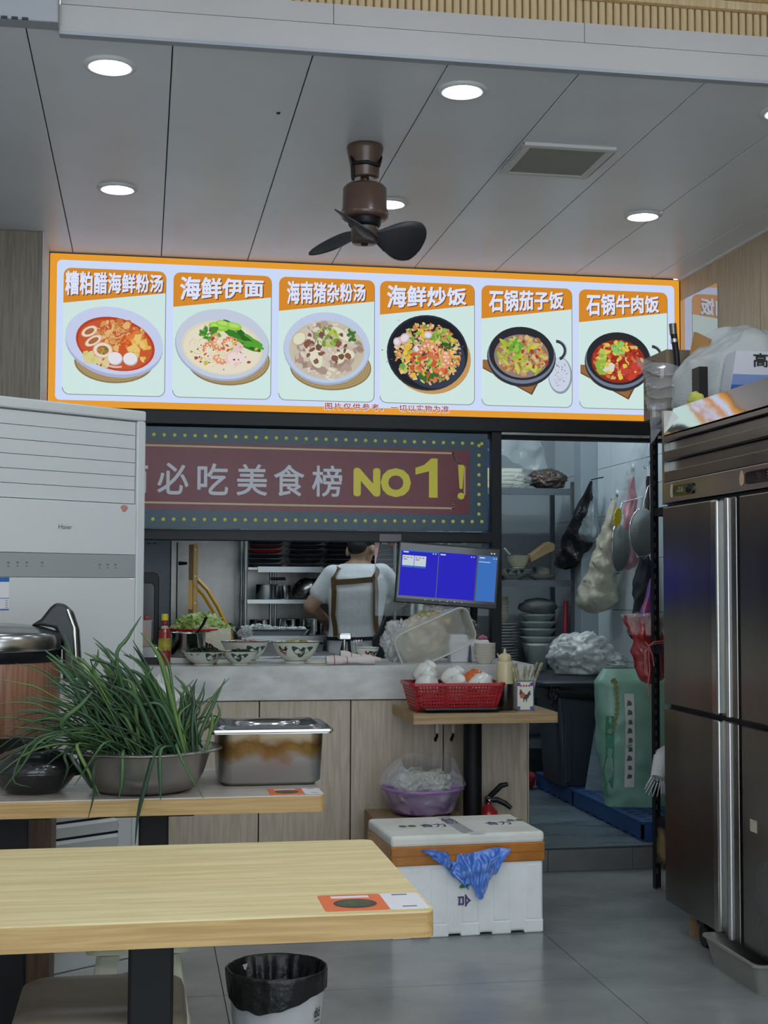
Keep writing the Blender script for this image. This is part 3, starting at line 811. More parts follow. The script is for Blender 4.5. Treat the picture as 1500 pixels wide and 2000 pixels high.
for i in range(5):
    t = thing('counter_cabinet', 'wooden ' + CABL[i], 'cabinet', ((dx[i] + dx[i + 1]) / 2, 6.4, 0.0), 0, 'ash wood counter cabinets')
    bx('carcass', m_cgap, dx[i] + .001, dx[i + 1] - .001, 6.235, 6.78, 0.0, 0.885, t)
    d = bx('door', m_cab, dx[i] + .0025, dx[i + 1] - .0025, 6.212, 6.234, 0.012, 0.768, t, bevel=.0015, seg=1)
    if i == 3: handle(d, 1.325, 0.640)
    if i == 4:
        handle(d, 1.399, 0.640)
        bx('end_panel', m_cab, 1.758, 1.764, 6.215, 6.78, 0.0, 0.77, t)

# ------------------------------------------------------------ tables
m_top1 = wood_mat('table_top_oak', (222, 206, 156), (206, 186, 130), 0, rough=0.42, fine=1.0, scale=3.2)
m_edge = wood_mat('table_edge_oak', (190, 158, 104), (170, 136, 82), 0, rough=0.5, fine=2.0, scale=4)
m_top2 = wood_mat('table_top_oak_sheen', (198, 190, 182), (182, 172, 162), 0, rough=0.2, fine=1.0, scale=3.2)  # same oak, painted paler to stand for its grazing reflection
m_leg = mat('table_leg_black', (12, 13, 16), rough=0.55, spec=0.3)
def rect_r(x0, x1, y0, y1, r, z, n=5):
    return [(p[0], p[2], z) for p in rrect(x0, x1, y0, y1, r, 0, n)]
def cafe_table(label, x0, x1, y0, y1, z, posts, py, mtop, medge, r=0.018, pw=.04, pd=.03, z0=0.0):
    t = thing('dining_table', label, 'table', ((x0 + x1) / 2, (y0 + y1) / 2, z0), 0, 'wooden topped tables')
    MB().prism(rect_r(x0, x1, y0, y1, r, z - .003), (0, 0, .003)).build('top_laminate', mtop, t)
    MB().prism(rect_r(x0, x1, y0, y1, r, z - .043), (0, 0, .040)).build('tabletop', medge, t)
    for p in posts:
        bx('post', m_leg, p - pw, p + pw, py - pd, py + pd, z0 + .012, z - .055, t, bevel=.006)
        bx('mounting_plate', m_leg, p - .10, p + .10, py - .16, py + .16, z - .055, z - .043, t)
        bx('foot', m_leg, p - .05, p + .05, y0 + .06, y1 - .06, z0, z0 + .014, t, bevel=.005)
    return t
tA = cafe_table('yellow oak topped table nearest the camera with an orange sticker', -0.75, 0.479, 2.250, 2.900, 0.75, (0.022, -0.33), 2.56, m_top1, m_edge)
tB = cafe_table('oak topped table with a painted pale sheen carrying the scallion basin and steel container', -0.78, 0.465, 3.535, 4.09, 0.75, (0.035, -0.325), 3.75, m_top2, m_edge, pw=.039)
m_edge3 = wood_mat('side_table_edge', (176, 148, 106), (152, 124, 84), 0, rough=0.5, fine=2.0, scale=4)
tC = cafe_table('small square table beside the counter under the red bowl basket', 1.118, 1.748, 5.700, 6.19, 0.75, (), 5.95, m_edge3, m_edge3, r=.008)
MB().cyl((1.435, 5.96, .012), (1.435, 5.96, .70), .041, n=24).build('post', m_leg, tC)
bx('mounting_plate', m_leg, 1.30, 1.57, 5.83, 6.09, .695, .707, tC)
bx('foot', m_leg, 1.24, 1.63, 5.92, 6.00, 0, .014, tC, bevel=.004); bx('foot', m_leg, 1.395, 1.475, 5.76, 6.16, 0, .0135, tC, bevel=.004)
# ordering stickers on the table corners (orange picture half, white half)
m_stk_o = mat('sticker_orange', (226, 108, 52), rough=.35); m_stk_w = mat('sticker_white', (222, 222, 226), rough=.35)
m_stk_d = mat('sticker_dish_dark', (52, 48, 40), rough=.35); m_stk_g = mat('sticker_dish_green', (84, 96, 58), rough=.35, var=.5, vscale=60); m_ink = mat('ink_grey', (104, 104, 108), rough=.5)
def sticker(x0, xm, x1, y0, y1, z, label):
    t = thing('table_sticker', label, 'sticker', ((x0 + x1) / 2, (y0 + y1) / 2, z), 0, 'table corner stickers')
    MB().prism(rect_r(x0, xm, y0, y1, .008, z + .0002), (0, 0, .0006)).build('orange_half', m_stk_o, t)
    MB().prism(rect_r(xm, x1, y0, y1, .008, z + .0002), (0, 0, .0006)).build('white_half', m_stk_w, t)
    cx, cy = x0 + (xm - x0) * .52, y0 + (y1 - y0) * .42
    MB().flat([(cx + (xm - x0) * .34 * math.cos(a), cy + (y1 - y0) * .28 * math.sin(a), z + .0011) for a in [2 * PI * k / 30 for k in range(30)]]).build('dish_picture', m_stk_d, t)
    MB().flat([(cx + (xm - x0) * .27 * math.cos(a), cy + (y1 - y0) * .20 * math.sin(a), z + .0013) for a in [2 * PI * k / 30 for k in range(30)]]).build('dish_food', m_stk_g, t)
    MB().box(x0 + (xm - x0) * .2, x0 + (xm - x0) * .8, y1 - (y1 - y0) * .22, y1 - (y1 - y0) * .10, z + .0008, z + .0012).build('title_bar', m_stk_w, t)
    MB().box(xm + (x1 - xm) * .3, xm + (x1 - xm) * .7, y1 - (y1 - y0) * .14, y1 - (y1 - y0) * .08, z + .0008, z + .0012).build('ink_line', m_ink, t)
    MB().box(xm + (x1 - xm) * .35, xm + (x1 - xm) * .72, y0 + (y1 - y0) * .12, y0 + (y1 - y0) * .17, z + .0008, z + .0012).build('ink_line', m_ink, t)
    return t
sticker(0.300, 0.408, 0.474, 2.268, 2.385, 0.75, 'orange and white sticker on the corner of the nearest yellow table')
sticker(0.325, 0.415, 0.462, 3.548, 3.650, 0.75, 'orange and white sticker on the pale table before the steel container')

# ------------------------------------------------------------ cabinet under the rice cooker
m_brown = wood_mat('brown_laminate', (112, 84, 62), (90, 66, 48), 2, rough=.5)
cb = thing('side_cabinet', 'brown wooden cabinet with a white top under the rice cooker', 'cabinet', (-0.6, 4.2, 0))
bx('body', m_brown, -1.0, -0.252, 4.12, 4.36, 0.0, 0.775, cb)
bx('white_top', m_white, -1.0, -0.25, 3.985, 4.36, 0.790, 0.812, cb, bevel=.004)
bx('top_rail', m_brown, -1.0, -0.252, 3.99, 4.36, 0.772, 0.790, cb)

# ------------------------------------------------------------ floor standing air conditioner, turned towards the room
m_ac = mat('ac_white', (200, 204, 204), rough=.35); m_ac2 = mat('ac_front_gloss', (204, 208, 208), rough=.16, coat=.4)
m_acg = mat('ac_grey_band', (150, 156, 156), rough=.3); m_acd = mat('ac_dark_line', (66, 70, 72), rough=.6); m_acl = mat('ac_icon', (108, 112, 114), rough=.5)
ACR = math.radians(34.4)
ac = thing('air_conditioner', 'tall white floor standing air conditioner behind the pale table', 'air conditioner', (0.0, 4.75, 0.0), ACR)
def abox(name, m, x0, x1, y0, y1, z0, z1, parent=None, bevel=0):
    return MB().box(x0, x1, y0, y1, z0, z1).build(name, m, parent or ac, bevel, world=False)
AH = (-0.011,1.875)[1]
ax0 = -0.615
abox('body', m_ac, ax0, 0.0, 0.012, 0.36, 0.03, AH, bevel=.008)
abox('base', mat('ac_base', (190, 192, 190), rough=.5), ax0 - .005, 0.005, 0.0, 0.37, 0.0, 0.045, bevel=.004)
zb = [(-0.437,1.844)[1], (-0.060,1.834)[1]]
z1_ = (-0.166,1.518)[1]; z2_ = (-0.166,1.557)[1]
ztop = (-0.091,1.835)[1]
abox('top_cap', m_ac, ax0, 0.0, -0.006, 0.02, ztop + .004, AH, bevel=.006)
abox('side_bezel', m_ac, -0.036, 0.0, -0.006, 0.02, 0.045, ztop + .004, bevel=.006)
abox('side_bezel', m_ac, ax0, ax0 + .036, -0.006, 0.02, 0.045, ztop + .004, bevel=.006)
# louvre blades
zl0 = (-0.106,1.557)[1]; nb = 6
for k in range(nb):
    a = zl0 + (ztop - zl0) * k / nb; b = zl0 + (ztop - zl0) * (k + 1) / nb
    abox('louvre', m_ac, ax0 + .04, -0.040, 0.0, 0.012, a + .0008, b - .0008, bevel=.001)
abox('louvre_shadow_gap', mat('ac_gap', (120, 124, 125), rough=.6), ax0 + .038, -0.037, 0.010, 0.0125, zl0, ztop + .003)
zg1, zg0 = (-0.163,1.384)[1], (-0.162,1.308)[1]
abox('front_panel', m_ac2, ax0 + .038, -0.038, -0.008, 0.013, zg1 + .0012, zl0 - .002, bevel=.002)
abox('control_band', m_acg, ax0 + .038, -0.040, -0.0075, 0.013, zg0, zg1, bevel=.001)
abox('front_panel', m_ac2, ax0 + .038, -0.038, -0.008, 0.013, 0.60, zg0 - .0012, bevel=.002)
def on_ac(p, y=-.0085):
    return root_matrix(ac) @ Vector((p[0], y, p[1]))
acr = Vector((math.cos(ACR), math.sin(ACR), 0))
p_ = (-0.310,1.471)
lettering('lettering', 'Haier', mat('ink_dark', (84, 88, 92), rough=.4), ac, on_ac(p_, -.0088), 0.050, 0.015, right=acr, bold=.004)
for (a, b) in ((-0.510,1.347), (-0.478,1.348), (-0.446,1.348), (-0.391,1.349), (-0.178,1.345), (-0.147,1.346), (-0.117,1.346)):
    abox('icon', m_acl, a - .004, a + .004, -.0080, -.0070, b + .002, b + .008); abox('icon', m_acl, a - .003, a + .003, -.0080, -.0070, b - .008, b - .004)
# stickers on it
p_ = (-0.086,1.540)
MB().add([(p_[0] + .014 * math.cos(t) * (1 + .2 * math.sin(3 * t)), -.0085, p_[1] + .012 * math.sin(t)) for t in [2 * PI * k / 16 for k in range(16)]], [tuple(range(16))]).build('pink_sticker', mat('pink_sticker', (214, 150, 140), rough=.5, var=.3, vscale=120), ac, world=False)
p0, p1_ = (-0.549,1.204), (-0.507,1.306)
abox('energy_label', m_stk_w, p0[0] - .05, p1_[0], -.0092, -.0080, p0[1], p1_[1])
mb_ = mat('label_blue', (44, 104, 176), rough=.4)
abox('label_band', mb_, p0[0] - .05, p1_[0], -.0098, -.0090, p1_[1] - .014, p1_[1]); abox('label_band', mb_, p0[0] - .05, p1_[0], -.0098, -.0090, p0[1], p0[1] + .004)
abox('label_band', mb_, p0[0] - .05, p1_[0], -.0098, -.0090, p0[1] + .036, p0[1] + .038)
for k in range(4): abox('label_line', m_acl, p1_[0] - .012, p1_[0] - .004, -.0098, -.0090, p0[1] + .008 + k * .007, p0[1] + .010 + k * .007)
# lower intake grille
abox('grille_panel', m_ac, ax0 + .03, -0.0365, -0.002, 0.013, 0.05, 0.598, bevel=.002)
for k in range(9):
    z = 0.11 + k * 0.052
    MB().add([(ax0 + .06, -.004, z), (-.10, -.004, z), (-.085, -.004, z + .012), (-.10, -.014, z + .034), (ax0 + .06, -.014, z + .034), (ax0 + .06, -.004, z + .044), (-.095, -.004, z + .044)],
             [(0, 1, 3, 4), (4, 3, 6, 5), (1, 2, 3), (2, 6, 3)]).build('grille_slat', m_ac, ac, world=False)
    abox('grille_slot', m_black, ax0 + .06, -.09, -.0045, -.0025, z + .044, z + .052)

# ------------------------------------------------------------ stools
m_olive = mat('stool_plastic', (176, 180, 160), rough=.4)
m_pad = mat('stool_pad', (132, 122, 110), rough=.35, var=.1, vscale=5)
ps = thing('plastic_stool', 'pale olive plastic stool under the nearest table behind the padded one', 'stool', (-0.0, 3.45, 0))
cx, cy = 0.0, 3.45
MB().prism(rect_r(cx - .13, cx + .13, cy - .13, cy + .13, .03, .435), (0, 0, .022)).build('seat', m_olive, ps, bevel=.006)
MB().prism(rect_r(cx - .122, cx + .122, cy - .122, cy + .122, .03, .420), (0, 0, .016)).build('seat_skirt', m_olive, ps)
for sx in (-1, 1):
    for sy in (-1, 1):
        rings = []
        for k in range(6):
            q = k / 5; z = .41 * (1 - q); o = .085 + .065 * q; w = .042 - .008 * q
            rings.append([(cx + sx * (o - w), cy + sy * (o - .0), z), (cx + sx * (o), cy + sy * (o + .006), z), (cx + sx * (o + .010), cy + sy * o, z), (cx + sx * (o + .0), cy + sy * (o - w), z), (cx + sx * (o - .012), cy + sy * (o - .012), z)])
        MB().loft(rings, smooth=False).build('leg', m_olive, ps)
        MB().prism([(cx + sx * .155, cy + sy * .155, 0.0), (cx + sx * .135, cy + sy * .165, 0.0), (cx + sx * .165, cy + sy * .135, 0.0)], (0, 0, .05)).build('foot', m_olive, ps)
for (a, b, c, d) in ((-1, -1, 1, -1), (1, -1, 1, 1), (1, 1, -1, 1), (-1, 1, -1, -1)):
    o = .118
    MB().tube([(cx + a * o, cy + b * o, .20), (cx + c * o, cy + d * o, .20)], .012, 4, smooth=False, flat=1.6).build('stretcher', m_olive, ps)
pd_ = thing('padded_stool', 'stool with a grey brown leather pad under the nearest table', 'stool', (-0.07, 2.78, 0))
cx, cy = -0.072, 2.80
rings = []
for (s_, z) in ((.93, .425), (1.0, .440), (1.0, .462), (.97, .477), (.90, .484), (.6, .488), (.2, .489)):
    rings.append(rect_r(cx - .16 * s_, cx + .165 * s_, cy - .15 * s_, cy + .15 * s_, .05 * s_ + .001, z, 6))
MB().loft(rings).build('cushion', m_pad, pd_)
MB().prism(rect_r(cx - .158, cx + .163, cy - .148, cy + .148, .05, .410), (0, 0, .016)).build('seat_board', mat('stool_board', (170, 140, 90), rough=.5), pd_)
for sx in (-1, 1):
    for sy in (-1, 1):
        MB().tube([(cx + sx * .12, cy + sy * .11, .411), (cx + sx * .15, cy + sy * .14, 0)], [.016, .014], 10).build('leg', m_leg, pd_)

# ------------------------------------------------------------ waste bin with liner
m_bin = mat('bin_grey', (196, 198, 202), rough=.45); m_bag = mat('bin_liner', (22, 23, 25), rough=.35, bump=.5, bscale=40)
wb = thing('waste_bin', 'small light grey waste bin with a black liner on the tiles', 'bin', (0.357, 3.66, 0))
bx_, by_ = 0.357, 3.66
prof = [(0.0, .006), (.098, .006), (.1, 0.012), (.128, .275), (.131, .28)]
n = 72; rings = []
for r, z in [(0.0, 0.0), (.098, 0.0), (.100, 0.01), (.112, .14), (.126, .272)]:
    rings.append([(bx_ + (r + (.0016 if (j // 3) % 2 else 0)) * math.cos(2 * PI * j / n), by_ + (r + (.0016 if (j // 3) % 2 else 0)) * math.sin(2 * PI * j / n), z) for j in range(n)])
MB().loft(rings, cap0=False, cap1=False).build('bucket', m_bin, wb)
def liner(u, v):
    t = 2 * PI * u; w = noise.noise(Vector((math.cos(t) * 3, math.sin(t) * 3, v * 2)))
    f_ = .0008 * math.sin(t * 23 + 3 * w) + .004 * w
    if v < .45:
        k = v / .45; r = .129 + .004 * k; z = .232 + .055 * k + (1 - k) * (.018 * math.cos(t * 2 + 1) + .01 * w - .012)
    elif v < .6: k = (v - .45) / .15; r = .133 - .008 * k; z = .287 + .004 * math.sin(k * PI)
    else: k = (v - .6) / .4; r = .125 - .045 * k; z = .285 - .17 * k; f_ = .004 * math.sin(t * 17 + 3 * w) + .006 * w
    return (bx_ + (r + f_) * math.cos(t), by_ + (r + f_) * math.sin(t), z)
MB().grid(liner, 120, 24).build('liner', m_bag, wb)
MB().lathe([(0, .14), (.085, .12)], (bx_, by_, 0), n=24).build('liner_floor', m_bag, wb)
a_ = math.radians(-38)
rt = Vector((-math.sin(a_), math.cos(a_), 0)); nn = Vector((math.cos(a_), math.sin(a_), 0))
pc_ = Vector((bx_, by_, .190)) + nn * .1225
lettering('lettering', 'did', mat('ink_black', (30, 30, 32), rough=.5), wb, pc_, 0.026, 0.026, right=rt, up=(nn * .09 + Vector((0, 0, 1))).normalized(), bold=.02)
bm_ = MB().box(-.012, .012, 0, .0003, -.0012, .0012, mx=Matrix.Translation(pc_ + Vector((0, 0, -.021)) - nn * .0005) @ Matrix(((rt.x, nn.x, 0, 0), (rt.y, nn.y, 0, 0), (0, 0, 1, 0), (0, 0, 0, 1)))); bm_.build('ink_line', mat('ink_black', (0, 0, 0)), wb)


# ------------------------------------------------------------ four door steel refrigerator
m_fr = mat('fridge_steel', (150, 148, 144), rough=0.30, metal=1.0, var=0.18, vscale=3, vstretch=(1, 1, .4), rvar=0.1)
m_fr2 = mat('fridge_steel_light', (190, 190, 186), rough=0.24, metal=1.0, var=0.1, vscale=4)
m_mirror = mat('fridge_top_mirror', (226, 230, 228), rough=0.06, metal=1.0, bump=.06, bscale=5)
m_gask = mat('fridge_gasket', (26, 27, 29), rough=.6)
XF, Y1 = 1.95, 5.005
YD = 4.352; YE = 4.318; Y0 = 3.665
fg = thing('steel_refrigerator', 'tall four door stainless steel refrigerator against the right wall', 'refrigerator', (2.33, 4.33, 0))
bx('cabinet', m_fr, XF + .045, 2.68, Y0, Y1 - .003, .103, 1.855, fg)
bx('gap_backing', m_gask, XF + .02, XF + .046, Y0 + .01, Y1 - .02, .12, 1.60, fg)
bx('side_stile', m_fr2, XF, XF + .046, Y1 - .022, Y1, 1.598, 1.957, fg)
# slanted mirror board along the top
MB().prism([(XF - .002, Y1 - .02, 1.862), (XF + .004, Y1 - .02, 1.862), (XF + .045, Y1 - .02, 1.966), (XF + .039, Y1 - .02, 1.966)], (0, Y0 - Y1 + .02, 0)).build('mirror_board', m_mirror, fg)
bx('top_plate', m_fr, XF + .045, 2.68, Y0, Y1 - .003, 1.855, 1.957, fg)
# louvred machine cover
for (za, zc) in ((1.765, 1.800), (1.683, 1.722)):
    MB().prism([(XF, Y1 - .023, zc), (XF, Y1 - .023, za), (XF + .012, Y1 - .023, za - .004), (XF + .035, Y1 - .023, zc - .004)], (0, Y0 - Y1 + .023, 0)).build('louvre', m_fr, fg, bevel=.002)
bx('louvre', m_fr, XF, XF + .04, Y0, Y1 - .023, 1.838, 1.856, fg, bevel=.002)
bx('louvre_shadow', m_gask, XF + .036, XF + .0455, Y0, Y1 - .023, 1.66, 1.84, fg)
for (za, zc) in ((1.803, 1.834), (1.725, 1.76)):
    bx('louvre_back', m_fr, XF + .022, XF + .036, Y0, Y1 - .023, za, zc, fg)
bx('control_panel', m_fr2, XF, XF + .04, Y0, Y1 - .023, 1.602, 1.680, fg, bevel=.003)
def controller(yc, wide, label_numbers):
    pts = [(XF - .006, p[0], p[2]) for p in rrect(yc - wide / 2, yc + wide / 2, 1.622, 1.661, .014, 0)]
    c = MB().prism(pts, (.007, 0, 0)).build('controller', mat('gloss_black', (14, 14, 16), rough=.12), fg)
    return c
c1 = controller(4.79, .19, 1)
c2 = controller(4.16, .19, 1)
MB().lathe([(0, .006), (.012, .006), (.016, .003), (.017, 0)], (0, 0, 0), n=20, mx=Matrix.Translation((XF - .006, 4.735, 1.642)) @ Matrix.Rotation(-PI / 2, 4, 'Y')).build('knob', m_black, c1)
lettering('digits', '-/2.8', mat('display_white', (190, 196, 200), rough=.4), c1, (XF - .0068, 4.815, 1.644), 0.055, 0.018, right=(0, -1, 0), bold=.01)
for (yy, cc) in ((4.772, c1), (4.09, c2), (4.17, c2)):
    for k in range(3): bx('indicator', mat('indicator_red', (150, 60, 56), rough=.4) if k == 0 else m_acl, XF - .0068, XF - .0058, yy - .004, yy, 1.631 + k * .009, 1.635 + k * .009, cc)
bx('display', mat('display_dark', (40, 42, 48), rough=.1), XF - .0068, XF - .0058, 4.135, 4.17, 1.631, 1.652, c2)
m_tan = mat('sticker_tan', (216, 184, 150), rough=.5, var=.15, vscale=60); m_tan2 = mat('sticker_pale', (220, 206, 206), rough=.5, var=.15, vscale=60)
for (yc, mm, w) in ((4.905, m_tan2, .030), (4.29, m_tan, .036)):
    MB().prism([(XF - .001, yc + w * .5 * math.cos(t) * (1 - .18 * math.sin(t)), 1.645 + .026 * math.sin(t)) for t in [2 * PI * k / 20 for k in range(20)]], (-.0012, 0, 0)).build('oval_sticker', mm, fg)
# doors: panel, pull channel with bright lips
def door(ya, yb_, z0, z1, pull_at):
    d = MB().box(XF, XF + .03, ya, yb_, z0, z1).build('door', m_fr, fg, bevel=.005)
    return d
for (z0, z1) in ((.845, 1.588), (.106, .828)):
    d = door(4.546, Y1, z0, z1, 0)
    bx('pull_lip', m_fr2, XF - .006, XF + .02, 4.493, 4.545, z0, z1, d, bevel=.008, seg=3)
    bx('pull_channel', m_fr, XF + .012, XF + .03, 4.43, 4.493, z0, z1, d)
    bx('pull_edge', mat('pull_edge_bright', (216, 216, 214), rough=.3, metal=.8), XF - .003, XF + .03, 4.404, 4.43, z0, z1, d, bevel=.003)
    bx('door_edge', m_fr, XF + .004, XF + .03, YD, 4.404, z0, z1, d, bevel=.003)
    d2 = door(Y0, YE, z0, z1, 0)
    bx('rolled_edge', m_fr, XF + .004, XF + .03, YE - .02, YE + .012, z0, z1, d2, bevel=.010, seg=3)
q_ = (1.950,4.250,0.514)
bx('price_sticker', mat('sticker_worn', (196, 190, 170), rough=.6, var=.1, vscale=50), XF - .0012, XF - .0002, 4.205, 4.255, q_[2] - .019, q_[2] + .02, fg)
# castors
for (cx, cy) in ((2.01, 4.74), (2.01, 3.80), (2.60, 4.74), (2.60, 3.80)):
    w = MB().cyl((cx - .02, cy, .04), (cx + .02, cy, .04), .04, n=20).build('castor_wheel', mat('rubber_black', (28, 28, 30), rough=.6), fg)
    MB().box(cx - .028, cx + .028, cy - .025, cy + .045, .075, .104).build('castor_fork', m_black, w)
# grey plastic pan pushed under the refrigerator
m_pan = mat('pan_grey', (136, 136, 128), rough=.45)
pn = thing('plastic_tub', 'grey plastic tub pushed under the refrigerator doors', 'tub', (2.06, 4.3, 0))
def frust(x0, x1, y0, y1, z0, z1, inset, th, r=.03):
    rings = [rect_r(x0 + inset, x1 - inset, y0 + inset, y1 - inset, r, z0), rect_r(x0, x1, y0, y1, r, z1), rect_r(x0 - .008, x1 + .008, y0 - .008, y1 + .008, r, z1 + .001), rect_r(x0 - .008, x1 + .008, y0 - .008, y1 + .008, r, z1 + .008),
             rect_r(x0 + th, x1 - th, y0 + th, y1 - th, r, z1 + .008), rect_r(x0 + inset + th, x1 - inset - th, y0 + inset + th, y1 - inset - th, r, z0 + th)]
    return MB().loft(rings, smooth=False, cap0=True, cap1=True)
frust(1.905, 2.22, 4.125, 4.545, 0.0, .092, .022, .004).build('tub_body', m_pan, pn)
tag(MB().prism([(2.0, 4.90, .0), (2.07, 4.87, .0), (2.075, 4.87, .09), (2.005, 4.90, .09)], (.003, .006, 0)).build('cardboard_flap', mat('cardboard', (160, 128, 92), rough=.8, var=.1, vscale=8)), 'scrap of brown cardboard standing under the refrigerator by its castor', 'cardboard')

# ------------------------------------------------------------ black slotted-angle shelving between refrigerator and hatch
rk = thing('angle_rack', 'black slotted angle shelving squeezed between refrigerator and doorway', 'rack', (2.4, 5.40, 0))
m_rack = mat('rack_black', (18, 20, 24), rough=.5, spec=.35)
def angle_post(x, y, sx, sy, z0, z1):
    p = MB().box(min(x, x + sx * .036), max(x, x + sx * .036), min(y, y + sy * .003), max(y, y + sy * .003), z0, z1).box(min(x, x + sx * .003), max(x, x + sx * .003), min(y, y + sy * .036), max(y, y + sy * .036), z0, z1).build('post', m_rack, rk)
    for k in range(int((z1 - z0 - .1) / .045)):
        zz = z0 + .06 + k * .045
        a, b = sorted((x + sx * .014, x + sx * .021))
        yy = y - .0040 if sy < 0 else y - .0006
        if x < 2.3 and y > 5.5: bx('slot', mat('slot_grey', (96, 100, 104), rough=.7), a, b, min(yy, yy + .0005), max(yy, yy + .0005), zz, zz + .022, p)
for (x, y, sx, sy) in ((2.165, 5.70, 1, -1), (2.165, 5.10, 1, 1), (2.74, 5.70, -1, -1), (2.74, 5.10, -1, 1)):
    angle_post(x, y, sx, sy, 0.0, 2.02)
for z in (.30, 1.03, 1.62, 2.00):
    bx('shelf_board', m_rack, 2.168, 2.737, 5.104, 5.696, z, z + .004, rk)
    bx('shelf_lip', m_rack, 2.169, 2.736, 5.692, 5.696, z - .03, z + .004, rk)
    bx('shelf_lip', m_rack, 2.1685, 2.172, 5.11, 5.69, z - .03, z + .004, rk)
# brown carton and bags on its top shelf
m_carton = mat('carton_brown', (150, 132, 110), rough=.8, var=.06, vscale=6); m_carton_d = mat('carton_print', (118, 102, 84), rough=.85)
ct = thing('cardboard_carton', 'brown printed carton in front of the right end of the menu sign', 'carton', (2.26, 5.58, 2.006))

bx('box', m_carton, 2.145, 2.385, 5.45, 5.72, 2.006, 2.28, ct, bevel=.003)
for k, w in enumerate((.22, .17, .21, .15, .2, .19, .17, .2, .17, .19, .2)):
    bx('print_line', m_carton_d, 2.1438, 2.1449, 5.705 - w * .55, 5.705, 2.25 - k * .02, 2.257 - k * .02, ct)
bx('address_label', m_stk_w, 2.1434, 2.1442, 5.475, 5.515, 2.165, 2.22, ct)
MB().prism([(p[0], 5.4495, p[2]) for p in ell(2.30, 2.225, .036, .03, 0, 24)], (0, .0004, 0)).build('printed_mark', m_carton_d, ct)
bx('flap_tape', m_stk_w, 2.1434, 2.1442, 5.57, 5.61, 2.01, 2.06, ct)

m_film = film('grey_film', (206, 210, 214), .34, .2, .8, 26)
m_bub = mat('bubble_wrap', (222, 228, 226), rough=.16, alpha=.72, bump=.55, bscale=170, spec=1.0)
def crumple(p, s, amp):
    return Vector((p.x + amp * noise.noise(p * s + Vector((3, 1, 8))), p.y + amp * noise.noise(p * s + Vector((9, 4, 2))), p.z + amp * noise.noise(p * s + Vector((5, 7, 1)))))
# thin grey bag spilling over the rack edge
def bagfn(u, v):
    # u along the mouth-to-bottom line, v across
    a = Vector((1.985 + .31 * u, 5.33 - .10 * u, 2.105 - .03 * u)); w = .05 + .10 * u
    t = (v - .5) * 2
    q = a + Vector((0.02 * t, -.05 * math.cos(t * 1.2), -.09 * t * (1.1 - .25 * u) - .02 * u))
    q += Vector((.004, .02, .012)) * math.sin(t * 11 + 4 * noise.noise(q * 9)) * (1.1 - u * .6)
    return crumple(q, 14, .012)
fb = MB().grid(bagfn, 40, 44).build('plastic_bag', m_film)
tag(fb, 'thin grey plastic bag spilling off the rack beside the brown carton', 'plastic bag')
def bag2(u, v):
    t = (v - .5) * 2
    q = Vector((2.02 + .06 * (v), 5.31 - .02 * math.sin(v * PI), 2.03 - .17 * u * (1 - .5 * v)))
    return crumple(q, 22, .010)
tag(MB().grid(bag2, 20, 14).build('plastic_bag', m_film), 'wisp of clear plastic hanging down the black rack post', 'plastic bag')
# big sheet of bubble wrap heaped on the rack and the refrigerator
def bub(u, v):
    # u runs from the rack end to the camera, v goes over the heap
    yc = 5.43 - .42 * u
    hw = .24 + .02 * math.sin(u * 5); top = 2.37 - .05 * u + .015 * math.sin(u * 6 + 1.2)
    ang = PI * (1.12 - 1.24 * v)
    base = 2.02
    cl = max(0.0, 1 - abs(2 * u - 1) ** 5) ** .5
    hw *= .25 + .75 * cl; top = base + (top - base) * (.12 + .88 * cl)
    q = Vector((2.40 + hw * math.cos(ang) * (1.1 if math.cos(ang) < 0 else 1), yc + .05 * math.cos(ang), max(base - .05, base + (top - base) * math.sin(ang))))
    return crumple(crumple(q, 5.0, .045), 17, .014)
bw_ = MB().grid(bub, 90, 60).build('bubble_wrap', m_bub)
tag(bw_, 'large crumpled sheet of bubble wrap heaped on top of the refrigerator', 'bubble wrap')
# things wrapped in it
tag(MB().prism([(2.17, 5.36, 2.05), (2.24, 5.24, 2.05), (2.25, 5.25, 2.29), (2.21, 5.31, 2.33)], (.02, .012, 0)).build('paper_envelope', mat('kraft_orange', (188, 140, 84), rough=.8)), 'orange brown paper envelope poking out of the bubble wrap', 'envelope')
um = thing('umbrella_handle', 'dark metal stick standing up beside the bubble wrap', 'stick', (2.185, 5.40, 2.004))
MB().tube([(2.185, 5.40, 2.01), (2.172, 5.405, 2.25), (2.163, 5.41, 2.335)], [.012, .013, .014], 12).build('stick', m_black, um)
MB().tube([(2.162, 5.411, 2.335), (2.159, 5.412, 2.38)], [.015, .016], 12).build('cap', m_steel_dark, um)
MB().tube([(2.1655, 5.408, 2.30), (2.1645, 5.409, 2.315)], [.0165, .0165], 12).build('ring', m_chrome, um)
tag(MB().blob((2.06, 4.93, 1.995), (.032, .032, .030), 4, .25, 2, 3).build('yellow_sponge', mat('lime_yellow', (206, 206, 96), rough=.7, bump=.4, bscale=60)), 'lime yellow sponge lying under the bubble wrap', 'sponge')
tag(bx('black_box', m_black, 2.065, 2.10, 4.915, 4.985, 1.959, 2.12), 'small black box between the bubble wrap and the blue packet', 'box')
bb = thing('blue_packet', 'white and blue packet with large black characters on the refrigerator', 'packet', (2.3, 4.94, 1.96))
m_bw = mat('packet_white', (214, 216, 226), rough=.4); m_bbl = mat('packet_blue', (52, 96, 176), rough=.4); m_bbl2 = mat('packet_pale_blue', (128, 150, 200), rough=.4)
pk_tl, pk_bl = (2.209,4.900,2.182), (2.170,4.900,2.030)
xL, xB, zT = pk_tl[0], pk_bl[0], pk_tl[2]
def edge_x(z): return xB + (xL - xB) * (z - 1.959) / (zT - 1.959)
